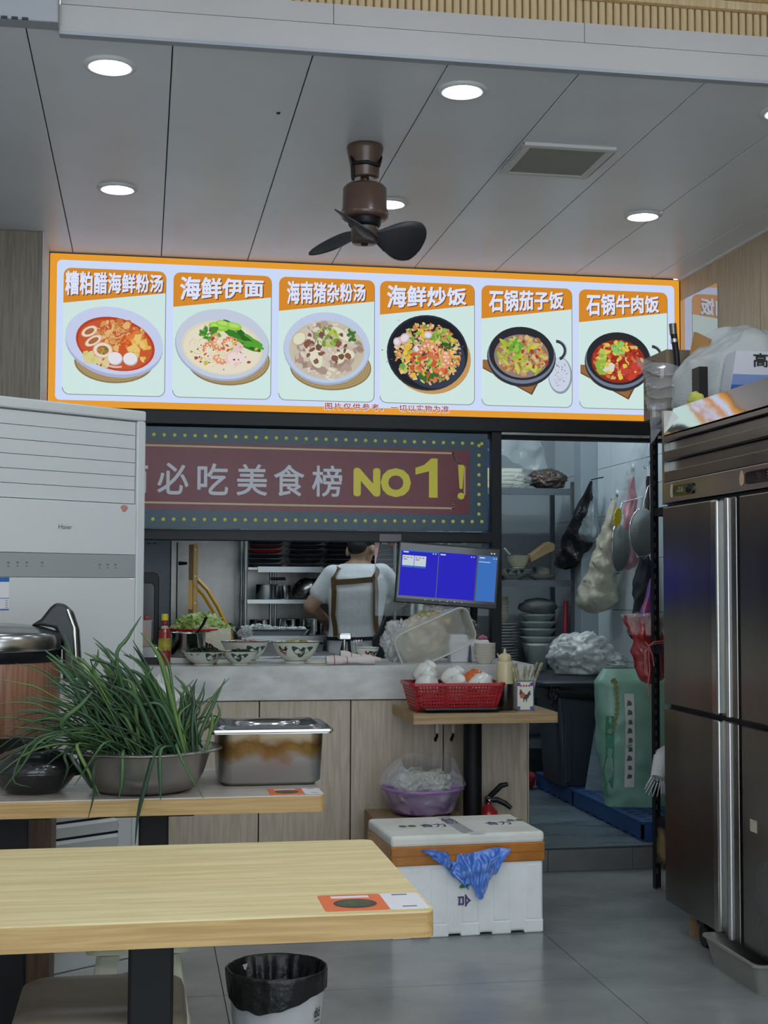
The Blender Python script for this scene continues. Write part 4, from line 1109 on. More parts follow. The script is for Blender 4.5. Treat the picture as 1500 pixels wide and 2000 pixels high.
MB().prism([(xB, 4.90, 1.959), (2.52, 4.90, 1.959), (2.52, 4.90, zT), (xL, 4.90, zT)], (0, .09, 0)).build('carton', m_bw, bb)
z1, z2 = 1.959 + (zT - 1.959) * .42, 1.959 + (zT - 1.959) * .60
MB().flat([(xB + .001, 4.8994, 1.9605), (2.515, 4.8994, 1.9605), (2.515, 4.8994, z1), (edge_x(z1) + .001, 4.8994, z1)]).build('blue_field', m_bbl, bb)
MB().flat([(edge_x(z1) + .001, 4.8992, z1), (2.515, 4.8992, z1), (2.515, 4.8992, z2), (edge_x(z2) + .001, 4.8992, z2)]).build('pale_field', m_bbl2, bb)
c0 = (2.339,4.900,2.149)
lettering('lettering', '高档', mat('ink_black', (0, 0, 0)), bb, (c0[0], 4.8988, c0[2]), .125, .055, bold=.025)


# ------------------------------------------------------------ styrofoam box
m_foam = mat('styrofoam', (240, 242, 240), rough=.75, var=.05, vscale=9, bump=.12, bscale=70)
m_foam_top = mat('styrofoam_dirty', (234, 234, 226), rough=.7, col2=(212, 212, 202), vscale=7, bump=.1, bscale=70)
m_tape = mat('brown_tape', (190, 120, 44), rough=.2, var=.15, vscale=14, coat=.3)
fb_ = thing('styrofoam_box', 'white styrofoam box with brown tape on the tiles before the counter', 'box', (1.19, 5.22, 0))
x0, x1, y0, y1 = 0.890, 1.480, 5.02, 5.425
MB().box(x0 + .008, x1 - .004, y0 + .006, y1, .007, .330).build('box_body', m_foam, fb_, bevel=.012, seg=3)
for k, xa in enumerate((0.895, 1.035, 1.155, 1.275, 1.400)):
    MB().box(xa, xa + .075, y0 + .002, y1 - .01, 0.0, .05).build('foot_rib', m_foam, fb_, bevel=.006)
    MB().box(xa + .006, xa + .068, y0 + .003, y0 + .012, .05, .25).build('side_rib', m_foam, fb_, bevel=.003)
MB().box(x0, x1, y0, y1, .328, .372).build('lid', m_foam_top, fb_, bevel=.014, seg=3)
mb = MB().box(x0 - .0012, x1 + .0012, y0 - .0012, y1, .262, .334)
mb.build('brown_tape', m_tape, fb_, bevel=.006)
bx('tape_overlap', mat('brown_tape_dark', (150, 92, 34), rough=.25), x0 - .0016, x1 + .0016, y0 - .0016, y0 + .02, .296, .300, fb_)
m_stape = mat('seal_tape', (216, 214, 214), rough=.25, alpha=.7)
bx('seal_tape', m_stape, 1.165, 1.215, y0 + .012, y1 - .01, .3725, .3732, fb_)
bx('seal_tape_end', m_stk_w, 1.19, 1.25, y0 + .002, y0 + .03, .3715, .3738, fb_)
m_purple = mat('ink_purple', (84, 66, 116), rough=.5); m_green = mat('ink_green', (74, 128, 76), rough=.5); m_redink = mat('ink_red', (150, 66, 72), rough=.5)
up_ = (0, 1, 0)
lettering('lettering', '合力', m_purple, fb_, (1.10, 5.22, .3730), .10, .07, up=up_, bold=.012)
lettering('lettering', '合力', m_purple, fb_, (1.36, 5.22, .3730), .10, .07, up=up_, bold=.012)
for (a, b) in ((1.00, 5.22), (1.445, 5.27)):
    for s_ in (-1, 1):
        MB().flat([(a + s_ * .018 + .016 * math.cos(t), b + .022 * math.sin(t), .3729) for t in [2 * PI * k / 14 for k in range(14)]]).build('leaf_mark', m_green, fb_)
lettering('lettering', '合力', m_purple, fb_, (1.185, 5.30, .3735), .05, .12, up=up_, bold=.02)
lettering('lettering', '海鲜', m_redink, fb_, (1.20, 5.18, .3735), .06, .10, up=up_, bold=.02) if False else None
lettering('lettering', '合', m_purple, fb_, (1.168, y0 - .0000, .130), .045, .05, right=(0, 0, -1), up=(1, 0, 0), bold=.03)
for k in range(2):
    MB().flat([(1.170 + .022 * math.cos(t), y0 - .0006, .186 + k * .020 + .009 * math.sin(t) + .006 * math.cos(t)) for t in [2 * PI * q / 14 for q in range(14)]]).build('leaf_mark', m_green, fb_)
# blue bag hanging from under the tape
m_blue = film('blue_film', (60, 124, 222), .82, .25, .8, 40)
def bfn(u, v):
    # u across the bag, v from the tape down
    x = 1.01 + .345 * u
    low = (.03 + .33 * u) if u < .3 else (.085 + .085 * math.exp(-((u - .62) / .17) ** 2))
    if u > .9: low *= 1 - (u - .9) * 5
    if u < .3: low = .02 + .075 * u / .3
    zt = .312 + .010 * math.sin(u * 8 + 1) - (.030 if .30 < u < .40 else 0)
    z = zt - low * v
    x2 = x + (1.245 - x) * .42 * v * (1 if u > .3 else .4)
    f_ = math.sin(u * 38 + v * 2) * .007 * (.3 + v) + .012 * noise.noise(Vector((u * 9, v * 4, 2)))
    return (x2, y0 - .010 - .024 * math.sin(v * PI * .75) - abs(f_), z + .008 * noise.noise(Vector((u * 7, v * 3, 8))))
fb_.rotation_euler = (0, 0, math.radians(3))
bgo = MB().grid(bfn, 70, 26).build('blue_bag', m_blue)
tag(bgo, 'torn blue plastic bag hanging on the front of the styrofoam box', 'plastic bag')

# ------------------------------------------------------------ carton, purple basin, extinguisher under the small table
m_kraft = mat('kraft_board', (150, 124, 88), rough=.8, var=.08, vscale=7)
kc = thing('low_carton', 'open brown cardboard carton under the purple basin', 'carton', (1.20, 5.98, 0))
bx('carton_body', m_kraft, 0.985, 1.385, 5.80, 6.15, 0.0, .29, kc, bevel=.003)
bx('carton_rim', mat('kraft_dark', (116, 92, 66), rough=.85), 0.98, 1.39, 5.795, 5.805, .262, .30, kc)
m_lil = mat('basin_purple', (166, 112, 190), rough=.35)
pb = thing('purple_basin', 'purple plastic basin wrapped in a clear bag below the small table', 'basin', (1.215, 5.98, .30))
MB().lathe([(0.0, .002), (.125, .002), (.135, .01), (.165, .095), (.182, .102), (.183, .112), (.170, .112), (.160, .10), (.130, .014), (0, .012)], (1.215, 5.975, .300), n=44).build('basin_shell', m_lil, pb)
m_clear = film('clear_film', (228, 230, 232), .26, .12, .9, 30)
def clf(u, v):
    t = 2 * PI * u
    if v < .5: r = .14 + .055 * (v / .5); z = .31 + .12 * v / .5
    else: k = (v - .5) / .5; r = .195 - .07 * k; z = .43 + (.05 + .055 * max(0, math.cos(t * 2 - .3)) + .07 * max(0, math.sin(t) * .8)) * k
    q = Vector((1.215 + r * math.cos(t), 5.975 + r * math.sin(t), z))
    return crumple(q, 16, .018)
MB().grid(clf, 70, 22).build('clear_wrap', m_clear, pb)
for k, (a, b, c, r_) in enumerate(((1.13, 5.93, .43, .05), (1.19, 6.02, .44, .055), (1.27, 5.95, .435, .06))):
    tag(MB().blob((a, b, c), (r_, r_, r_ * .8), 11 + k, .35, 2.2, 3, crease=.13).build('produce_bag', film('bag_contents', (206, 208, 196), .7, .25, .6, 30)), ('small clear knotted bag at the left inside the purple basin', 'small clear knotted bag in the middle of the purple basin', 'small clear knotted bag at the right inside the purple basin')[k], 'plastic bag', 'bags inside the purple basin')
fe = thing('fire_extinguisher', 'small red fire extinguisher behind the black table post', 'fire extinguisher', (1.59, 6.09, 0))
m_red = mat('extinguisher_red', (176, 40, 44), rough=.25, coat=.3)
ex, ey = 1.538, 6.09
MB().lathe([(0, 0), (.045, 0), (.048, .006), (.048, .255), (.042, .280), (.022, .298), (.018, .31), (0, .31)], (ex, ey, 0), n=28).build('cylinder', m_red, fe)
MB().lathe([(.017, .308), (.017, .34), (.012, .345), (0, .345)], (ex, ey, 0), n=16).build('valve', m_steel_dark, fe)
MB().tube([(ex, ey, .335), (ex + .03, ey - .01, .365), (ex + .055, ey - .02, .392), (ex + .085, ey - .03, .400)], [.006, .007, .007, .005], 8, flat=1.8).build('lever', m_black, fe)
MB().tube([(ex, ey, .325), (ex + .04, ey - .01, .328), (ex + .075, ey - .02, .312), (ex + .10, ey - .03, .292)], [.006, .007, .007, .005], 8, flat=1.8).build('carry_handle', m_black, fe)
MB().lathe([(.0, 0), (.013, 0), (.013, .008), (0, .010)], (0, 0, 0), n=16, mx=Matrix.Translation((ex, ey - .018, .328)) @ Matrix.Rotation(PI / 2, 4, 'X')).build('gauge', m_chrome, fe)

# ------------------------------------------------------------ kitchen doorway: pallets, black bin, rice sack
m_pal = mat('pallet_blue', (36, 74, 128), rough=.5, var=.1, vscale=8)
for k, (ya, yb2, lab) in enumerate(((6.17, 7.205, 'blue plastic floor pallet under the green rice sack'), (7.215, 7.93, 'blue plastic floor pallet under the black wheeled bin'))):
    pl = thing('floor_pallet', lab, 'pallet', (2.5, (ya + yb2) / 2, KZ), 0, 'blue plastic floor pallets')
    mb = MB()
    px_ = 2.292
    nx, ny = 6, int((yb2 - ya) / .075)
    W = XR + .035 - px_
    bx('deck', m_pal, px_, px_ + W, ya, yb2, KZ + .078, KZ + .092, pl, bevel=.003)
    bx('side_skirt', m_pal, px_, px_ + .012, ya, yb2, KZ + .012, KZ + .078, pl); bx('end_skirt', m_pal, px_, px_ + W, ya, ya + .012, KZ + .004, KZ + .078, pl)
    for q in range(int((yb2 - ya) / .115)):
        bx('foot', m_pal, px_, px_ + .05, ya + .03 + q * .115, ya + .08 + q * .115, KZ, KZ + .012, pl)
    m_hole = mat('pallet_hole', (18, 38, 70), rough=.8)
    hp_ = None
    for i in range(nx):
        for j in range(ny):
            xx, yy = px_ + .05 + i * .075, ya + .05 + j * .075
            if hp_ is None:
                hp_ = MB().prism(rect_r(xx - .02, xx + .02, yy - .014, yy + .014, .006, KZ + .0921, 2), (0, 0, .0005)).build('deck_hole', m_hole, pl); h0 = (xx, yy)
            else:
                d_ = hp_.copy(); COL.objects.link(d_); d_.location = (hp_.location.x + xx - h0[0], hp_.location.y + yy - h0[1], hp_.location.z)
PZ = KZ + .093
m_wbin = mat('bin_black', (44, 52, 60), rough=.4)
wbn = thing('wheeled_bin', 'black lidded rubbish bin on the blue pallet in the doorway', 'bin', (2.43, 7.45, PZ))
bx0, bx1, by0, by1 = 2.215, 2.62, 7.30, 7.70
rings = [rect_r(bx0 + .045, bx1 - .045, by0 + .02, by1 - .02, .03, PZ), rect_r(bx0 + .02, bx1 - .02, by0 + .01, by1 - .01, .03, PZ + .35), rect_r(bx0, bx1, by0, by1, .03, PZ + .52)]
MB().loft(rings, smooth=False).build('bin_body', m_wbin, wbn, bevel=.004)
for k in range(2):
    MB().box(bx0 + .06 + k * .2, bx0 + .10 + k * .2, by0 + .004, by0 + .022, PZ + .02, PZ + .40).build('moulded_rib', m_wbin, wbn, bevel=.004)
lr = [rect_r(bx0 - .075, bx1 + .03, by0 - .035, by1 + .03, .05, PZ + .545), rect_r(bx0 - .08, bx1 + .035, by0 - .04, by1 + .035, .05, PZ + .563), rect_r(bx0 - .06, bx1 + .02, by0 - .02, by1 + .015, .05, PZ + .575), rect_r(bx0 + .06, bx1 - .06, by0 + .08, by1 - .08, .03, PZ + .595)]
MB().loft(lr, smooth=False).build('lid', m_wbin, wbn, bevel=.003)
def lin2(u, v):
    pts = rect_r(bx0 - .012, bx1 + .012, by0 - .012, by1 + .012, .04, 0, 8)
    i = min(int(u * len(pts)), len(pts) - 1); a = Vector(pts[i]); b = Vector(pts[(i + 1) % len(pts)]); q = a.lerp(b, u * len(pts) - i)
    z = PZ + .545 - v * (.09 + .06 * noise.noise(Vector((u * 14, 0, 1)))); o = .012 * math.sin(v * PI) + .014 * noise.noise(Vector((u * 40, v * 3, 5)))
    d = Vector((q.x - (bx0 + bx1) / 2, q.y - (by0 + by1) / 2, 0)).normalized()
    q += d * o; return (q.x, q.y, z)
MB().grid(lin2, 150, 10).build('liner', m_bag, wbn)
# big clear bag lying on the lid
def onlid(q, p):
    return Vector((q.x, q.y, max(q.z, PZ + .60)))
tag(MB().blob((2.44, 7.50, PZ + .70), (.185, .15, .125), 21, .22, 1.6, 4, fn=onlid, crease=.13).build('full_clear_bag', film('bag_white_full', (218, 224, 222), .72, .2, .7, 24)), 'bulging clear bag of white goods lying on the black bin lid', 'plastic bag')
tag(MB().blob((2.585, 7.42, PZ + .65), (.09, .09, .06), 23, .3, 1.9, 3, fn=onlid, crease=.13).build('full_clear_bag', film('bag_white_thin', (206, 212, 212), .5, .2, .7, 24)), 'limp neck of a clear bag trailing beside the bulging bag', 'plastic bag')
# leaning board
bd = MB().prism([(2.355, 7.20, PZ), (2.535, 6.95, PZ), (2.60, 7.14, PZ + .48), (2.47, 7.28, PZ + .50)], (.01, .012, 0)).build('leaning_board', mat('board_bluegrey', (128, 146, 158), rough=.45, var=.2, vscale=5, vstretch=(1, 1, 4)))
tag(bd, 'grey blue flat board leaning between the black bin and rice sack', 'board')
# rice sack
m_sack = mat('sack_green', (140, 186, 166), rough=.35, var=.12, vscale=6, bump=.35, bscale=14); m_sack_d = mat('sack_deep_green', (76, 140, 112), rough=.35); m_gold = mat('sack_gold', (142, 140, 84), rough=.5)
sk = thing('rice_sack', 'upright pale green rice sack standing on the blue pallet', 'sack', (2.47, 6.66, PZ))
sx0, sy0 = 2.435, 6.66
def sfn(u, v):
    t = 2 * PI * u; z = PZ + .68 * v
    w = .195 * (.78 + .24 * math.sin(min(1, v * 1.5 + .12) * PI * .5)) * (1 if v < .9 else 1 - (v - .9) * 2.2)
    d = .105 * (.85 + .25 * math.sin(v * PI)) * (1 if v < .9 else 1 - (v - .9) * 5.5)
    c, s_ = math.cos(t), math.sin(t)
    k = 1 / (abs(c) ** 3.2 + abs(s_) ** 3.2) ** (1 / 3.2)
    q = Vector((sx0 + .02 * (1 - v) + w * c * k, sy0 + d * s_ * k, z))
    n_ = .014 * noise.noise(q * 7) + .006 * noise.noise(q * 19)
    return (q.x + n_, q.y + n_, z)
MB().grid(sfn, 64, 40).build('sack_body', m_sack, sk)
def on_sack(x, z, o=.004):
    v = (z - PZ) / .68
    best = None
    for k in range(64):
        u = .5 + .5 * k / 64
        q = sfn(u, v)
        if best is None or abs(q[0] - x) < abs(best[0] - x): best = q
    return (x, best[1] - o, z)
def sack_strip(pts, m, name):
    mb = MB()
    n_ = len(pts); vs = [on_sack(a, b) for a, b in pts]
    mb.add(vs, [(i, i + 1, n_ - 2 - i, n_ - 1 - i) for i in range(n_ // 2 - 1)])
    return mb.build(name, m, sk)
L = [(2.350, PZ + .10 + .046 * k) for k in range(11)]; Rr = [(2.398, PZ + .10 + .046 * k) for k in range(10, -1, -1)]
sack_strip(L + Rr, mat('sack_white_label', (206, 208, 204), rough=.4), 'white_label')
for k in range(9):
    z_ = PZ + .14 + k * .045
    wl = .004 * math.sin(k * 2.3)
    MB().add([on_sack(2.362 + wl, z_, .0055), on_sack(2.386, z_ + .003, .0055), on_sack(2.386 - abs(wl), z_ + .022, .0055), on_sack(2.366, z_ + .026 - wl, .0055)], [(0, 1, 2, 3)]).build('printed_mark', mat('ink_soft', (92, 96, 94), rough=.6), sk)
for k in range(12):
    a = k / 11; xx = 2.290 + .022 * math.sin(a * 3); z_ = PZ + .38 + .28 * a
    c_ = on_sack(xx, min(z_, PZ + .62), .006)
    MB().add([(c_[0] - .006, c_[1], c_[2] - .012), (c_[0] + .014, c_[1], c_[2] + .004), (c_[0] + .008, c_[1], c_[2] + .018), (c_[0] - .010, c_[1], c_[2] + .006)], [(0, 1, 2, 3)]).build('printed_ear', m_gold, sk)
L = [(2.262, PZ + .05 + .05 * k) for k in range(9)]; Rr = [(2.296, PZ + .05 + .05 * k) for k in range(8, -1, -1)]
sack_strip(L + Rr, m_sack_d, 'dark_green_band')
tag(MB().blob((2.50, 6.65, PZ + .70), (.07, .04, .014), 5, .4, 2.5, 2).build('crumpled_tissue', m_stk_w), 'crumpled white paper lying on top of the green sack', 'paper')
# small red bag on the floor deeper inside
tag(MB().blob((2.205, 7.88, KZ + .055), (.07, .06, .055), 6, .25, 2, 3).build('red_bag', mat('bag_red', (156, 46, 50), rough=.35, bump=.4, bscale=30)), 'small red bag on the kitchen floor behind the counter end', 'plastic bag')
# white sack neck and brown papers on the rack
m_weave = mat('woven_white', (216, 218, 218), rough=.6, bump=.5, bscale=120)
ws = thing('woven_sack', 'white woven sack with frayed neck poking out beside the refrigerator', 'sack', (2.2, 5.70, .31))
MB().tube([(2.30, 5.80, .42), (2.24, 5.72, .555), (2.205, 5.665, .555), (2.175, 5.63, .515), (2.155, 5.61, .475)], [.07, .055, .045, .036, .030], 16).build('neck', m_weave, ws)
for k in range(14):
    t = 2 * PI * k / 14
    MB().tube([(2.157 + .026 * math.cos(t), 5.612 + .012 * math.sin(t), .478 + .018 * math.sin(t)), (2.138 + .045 * math.cos(t), 5.598, .445 + .032 * math.sin(t) - .012)], [.004, .002], 4).build('fringe', m_weave, ws)
MB().tube([(2.19, 5.64, .48), (2.20, 5.635, .40), (2.215, 5.632, .33), (2.225, 5.632, .32), (2.205, 5.634, .42)], .0025, 6).build('string', m_weave, ws)
m_bpap = mat('brown_paper', (150, 128, 90), rough=.6, bump=.6, bscale=18)
tag(MB().blob((2.215, 5.70, .19), (.035, .035, .10), 31, .35, 2.2, 3).build('brown_paper_bag', m_bpap), 'crumpled brown paper bag stuffed low behind the rack post', 'paper bag')


# ------------------------------------------------------------ bowls with rooster and leaf decoration
m_porc = mat('porcelain', (222, 222, 210), rough=.18, coat=.2)
m_leafg = mat('glaze_green', (44, 92, 70), rough=.3, var=.25, vscale=60); m_glz_d = mat('glaze_dark', (52, 40, 38), rough=.3); m_glz_r = mat('glaze_orange', (190, 90, 52), rough=.3); m_glz_p = mat('glaze_pink', (176, 130, 122), rough=.3)
def prof_r(prof, z):
    for (r0, z0), (r1, z1) in zip(prof[:-1], prof[1:]):
        if z0 <= z <= z1 and z1 > z0: return r0 + (r1 - r0) * (z - z0) / (z1 - z0)
    return prof[-1][0]
def decal(parent, name, m, c, prof, t0, z0, pts, off=.0008):
    """flat outline (tangent offset, height) laid on the outside of a turned vessel"""
    vs = []
    for a, b in pts:
        z = z0 + b; r = prof_r(prof, z) + off; t = t0 + a / max(.02, r)
        vs.append((c[0] + r * math.cos(t), c[1] + r * math.sin(t), c[2] + z))
    MB().flat(vs).build(name, m, parent)
def leafpts(cx, cz, l, w, rot, n=14):
    out = []
    for i in range(n):
        t = 2 * PI * i / n; x = l * math.cos(t); z = w * math.sin(t) * (1 - .35 * math.cos(t))
        out.append((cx + x * math.cos(rot) - z * math.sin(rot), cz + x * math.sin(rot) + z * math.cos(rot)))
    return out
def rooster_pts(s):
    P = [(-.9, .2), (-1.0, .55), (-.75, .85), (-.55, .9), (-.4, .55), (-.1, .25), (.3, .3), (.55, .75), (.95, .9), (.75, .55), (1.0, .35), (.7, .15), (.55, -.2), (.3, -.45), (.25, -.85), (.1, -.9), (.1, -.5), (-.15, -.5), (-.2, -.9), (-.35, -.85), (-.3, -.45), (-.6, -.15)]
    return [(a * s, b * s) for a, b in P]
def bowl(name, label, x, y, z, r, h, group, leaf_t=None, rooster_t=None, rz=0, foot=.45, cat='bowl', parent=None, m=None):
    t = thing(name, label, cat, (x, y, z), 0, group)
    out = [(r * foot, 0.0), (r * foot, h * .12), (r * .58, h * .22), (r * .80, h * .55), (r * .97, h * .95), (r, h)]
    inn = [(r * .985, h), (r * .94, h * .93), (r * .76, h * .55), (r * .5, h * .26), (0, h * .22)]
    MB().lathe(out + inn, (x, y, z), n=44, cap0=True).build('bowl_shell', m or m_porc, t)
    MB().lathe([(r * foot + .0006, h * .10), (r * foot + .0008, h * .14)], (x, y, z), n=40).build('blue_ring', m_glz_d, t)
    MB().lathe([(r * 1.001, h * .97), (r * 1.003, h), (r * .995, h * 1.005)], (x, y, z), n=40).build('rim_line', m_glz_d, t)
    c = (x, y, z)
    if leaf_t is not None:
        for (a, b, l, w, rot) in ((-.024, .004, .026, .012, 2.5), (.0, -.004, .022, .013, 1.3), (.026, .006, .028, .011, .35)):
            decal(t, 'painted_leaf', m_leafg, c, out, leaf_t, h * .58, leafpts(a * r / .1, b * r / .1, l * r / .1, w * r / .1, rot))
    if rooster_t is not None:
        decal(t, 'painted_rooster', m_glz_d, c, out, rooster_t, h * .60, rooster_pts(.022 * r / .1))
        decal(t, 'painted_breast', m_glz_r, c, out, rooster_t, h * .60, leafpts(-.010 * r / .1, .0, .010 * r / .1, .008 * r / .1, .9), .0012)
    return t
def greens(x, y, z, r, n, cols, h, seed, name, label, cat, grp=None, s0=.010, asp=(.3, .8)):
    """heap of chopped leaves: uncountable, one object"""
    rr = random.Random(seed); mb = MB()
    for k in range(n):
        a = rr.uniform(0, 2 * PI); q = math.sqrt(rr.random()) * r
        zz = z + h * (1 - (q / r) ** 2) * rr.uniform(.55, 1.0)
        u = Vector((rr.uniform(-1, 1), rr.uniform(-1, 1), rr.uniform(-.5, .9))).normalized(); w = u.cross(Vector((rr.uniform(-1, 1), rr.uniform(-1, 1), 1))).normalized()
        s1 = s0 * rr.uniform(.6, 1.4); s2 = s1 * rr.uniform(*asp)
        c = Vector((x + q * math.cos(a), y + q * math.sin(a), zz)); up = u.cross(w)
        mb.add([c - u * s1, c - w * s2 + up * s2 * .4, c + u * s1, c + w * s2 + up * s2 * .4], [(0, 1, 2, 3)], rr.randrange(len(cols)))
    mb.lathe([(0, h * .75), (r * .5, h * .55), (r * .95, 0)], (x, y, z - .004), n=20, mi=0)
    o = mb.build(name, cols)
    return tag(o, label, cat, grp, 'stuff')
CT = 0.9255
m_dg = [mat('green_dark', (34, 58, 36), rough=.6), mat('green_mid', (52, 80, 46), rough=.6), mat('green_deep', (24, 42, 30), rough=.6)]
b1 = bowl('rooster_bowl', 'wide rooster bowl of chopped greens nearest the steel pot', 0.274, 6.335, CT, .100, .062, 'rooster bowls on the worktop', leaf_t=math.radians(-60))
decal(b1, 'painted_flower', m_glz_p, (0.274, 6.335, CT), [(.045, 0), (.058, .014), (.08, .034), (.1, .062)], math.radians(-42), .036, leafpts(0, 0, .012, .010, 0))
greens(0.274, 6.335, CT + .052, .090, 420, m_dg, .030, 1, 'chopped_greens', 'dark chopped greens heaped in the wide rooster bowl', 'greens')
bowl('rooster_bowl', 'smaller rooster bowl of greens overlapping the larger bowl', 0.437, 6.345, CT, .084, .062, 'rooster bowls on the worktop', leaf_t=math.radians(-96))
greens(0.437, 6.345, CT + .050, .066, 200, m_dg, .020, 2, 'chopped_greens', 'dark leaves in the smaller rooster bowl', 'greens')
bowl('rooster_bowl', 'deep rooster bowl behind the smaller one holding sliced meat', 0.475, 6.53, CT, .115, .100, 'rooster bowls on the worktop', leaf_t=math.radians(-62))
greens(0.475, 6.53, CT + .09, .095, 160, [mat('meat_pale', (196, 176, 158), rough=.5), mat('meat_pink', (170, 130, 120), rough=.5)], .016, 3, 'sliced_meat', 'pale sliced meat in the deep rooster bowl', 'meat')
bowl('rooster_bowl', 'tall rooster bowl standing alone beside the folded towel', 0.705, 6.45, CT, .115, .100, 'rooster bowls on the worktop', leaf_t=math.radians(-78), rooster_t=math.radians(-132))
greens(0.705, 6.45, CT + .09, .085, 140, [mat('sprout_pale', (196, 196, 150), rough=.5), mat('sprout_yellow', (206, 196, 130), rough=.5)], .018, 4, 'bean_sprouts', 'pale sprouts in the tall rooster bowl', 'vegetable')
bowl('rooster_bowl', 'small rooster bowl behind the folded pink striped towel', 1.06, 6.56, CT, .060, .066, 'rooster bowls on the worktop', leaf_t=math.radians(-55), rooster_t=math.radians(-95))
# steel pot with ladle on a white board
tag(MB().box(0.11, 0.34, 6.42, 6.68, CT, CT + .028).build('chopping_board', mat('board_white', (206, 206, 198), rough=.5), bevel=.005), 'thick white chopping board under the steel pot', 'chopping board')
m_steelc = mat('steel_polished', (188, 188, 184), rough=.16, metal=1.0, var=.15, vscale=12)
pt = thing('steel_pot', 'straight sided steel pot holding a black handled ladle', 'pot', (.205, 6.50, CT + .03))
MB().lathe([(0, 0), (.080, 0), (.084, .004), (.084, .108), (.088, .112), (.082, .112), (.080, .107), (.079, .01), (0, .008)], (.205, 6.50, CT + .029), n=40).build('pot_body', m_steelc, pt)
ld = thing('ladle', 'ladle with a black handle standing in the steel pot', 'ladle', (.22, 6.50, CT + .05))
MB().tube([(.20, 6.51, CT + .06), (.235, 6.49, CT + .12), (.275, 6.46, CT + .18), (.29, 6.45, CT + .215)], [.004, .006, .010, .011], 10, flat=.6).build('handle', m_black, ld)
MB().lathe([(0, -.02), (.02, -.016), (.03, 0)], (.195, 6.51, CT + .065), n=16).build('scoop', m_steelc, ld)
# red sauce bottle
sb = thing('sauce_bottle', 'glass bottle of red sauce with a yellow cap beside the pot', 'bottle', (.108, 6.36, CT))
bxx, byy = .098, 6.36
MB().lathe([(0, 0), (.026, 0), (.028, .004), (.028, .125), (.024, .15), (.013, .175), (.012, .20), (0, .20)], (bxx, byy, CT), n=24).build('glass', mat('sauce_red', (150, 40, 36), rough=.12, coat=.5), sb)
MB().lathe([(.0285, .065), (.0285, .12)], (bxx, byy, CT), n=24).build('label', mat('label_yellow', (196, 182, 60), rough=.5, var=.4, vscale=40), sb)
MB().lathe([(.0245, .128), (.0225, .152), (.0132, .176)], (bxx, byy, CT), n=24).build('clear_shoulder', mat('glass_grey', (176, 182, 178), rough=.1), sb)
MB().lathe([(.0135, .178), (.0145, .18), (.0145, .20), (0, .2)], (bxx, byy, CT), n=20).build('neck_foil', mat('foil_red', (140, 34, 46), rough=.3), sb)
MB().lathe([(.016, .20), (.016, .226), (.013, .23), (0, .23)], (bxx, byy, CT), n=20).build('cap', mat('cap_yellow', (214, 206, 60), rough=.4), sb)
# black appliance at the left end with a clear tomato box
ap = thing('black_appliance', 'tall black kitchen appliance with chrome base at the left counter end', 'appliance', (0.0, 6.42, CT))
MB().prism(rect_r(-.14, .082, 6.36, 6.52, .02, CT), (0, 0, .034)).build('base_plate', m_black, ap)
MB().prism(rect_r(-.14, .078, 6.365, 6.515, .02, CT + .034), (0, 0, .045)).build('chrome_base', m_chrome, ap)
MB().prism([(p[0], 6.46, p[2]) for p in rrect(-.14, .072, CT + .079, CT + .42, .03, 0)], (0, .05, 0)).build('upright', m_black, ap, bevel=.004)
MB().prism([(p[0], 6.452, p[2]) for p in rrect(-.14, .052, CT + .09, CT + .37, .025, 0)], (0, .009, 0)).build('front_plate', mat('black_gloss2', (22, 26, 34), rough=.2), ap, bevel=.003)
tb = thing('clear_box', 'clear plastic box with red contents in front of the black appliance', 'box', (0.0, 6.40, CT + .08))
MB().box(-.04, .038, 6.375, 6.448, CT + .08, CT + .195).build('box_walls', mat('clear_plastic', (214, 206, 198), rough=.1, alpha=.45), tb)
MB().blob((.0, 6.41, CT + .125), (.03, .028, .035), 3, .2, 2, 3).build('red_contents', mat('red_soft', (196, 90, 70), rough=.5), tb)
bx('lid', mat('clear_plastic', (0, 0, 0)), -.044, .042, 6.372, 6.450, CT + .195, CT + .200, tb)
tag(MB().blob((.018, 6.41, CT + .211), (.011, .011, .010), 2, .05, 2, 3).build('cherry_tomato', mat('tomato', (196, 78, 48), rough=.2)), 'tiny red tomato on the lid of the clear box', 'tomato')
# towel, paper pad, stand
m_towel = mat('towel_white', (220, 210, 204), rough=.9, bump=.3, bscale=90); m_towel_s = mat('towel_stripe', (176, 84, 100), rough=.9)
tw = thing('folded_towel', 'rolled white towel with thin red stripes on the worktop edge', 'towel', (.93, 6.30, CT))
def twf(u, v):
    t = 2 * PI * v; x = .825 + .225 * u; r = .019 + .005 * math.sin(u * 9) + .003 * noise.noise(Vector((u * 8, math.cos(t), math.sin(t))))
    return (x, 6.275 + r * 1.5 * math.cos(t) + .02 * u, CT + .020 + r * .95 * math.sin(t))
MB().grid(twf, 40, 18).build('front_roll', m_towel, tw)
def twf2(u, v):
    t = 2 * PI * v; x = .90 + .185 * u; r = .024 * (1 - .5 * u) + .004 * math.sin(u * 11) + .004 * noise.noise(Vector((u * 8, math.cos(t), math.sin(t) + 4)))
    return (x, 6.345 + r * 1.4 * math.cos(t) - .03 * u, CT + .036 * (1 - .45 * u) + r * math.sin(t))
MB().grid(twf2, 36, 18).build('back_roll', m_towel, tw)
for u in (.15, .42):
    MB().grid(lambda a, b: tuple(Vector(twf(u + a * .018, b)) + Vector((0, 0, .0)) + (Vector(twf(u, b)) - Vector((.825 + .225 * u, 6.275 + .02 * u, CT + .02))).normalized() * .0012), 1, 18).build('stripe', m_towel_s, tw)
for u in (.25, .5, .75):
    MB().grid(lambda a, b: tuple(Vector(twf2(u + a * .02, b)) + (Vector(twf2(u, b)) - Vector((.90 + .185 * u, 6.345 - .03 * u, CT + .036 * (1 - .45 * u)))).normalized() * .0012), 1, 18).build('stripe', m_towel_s, tw)
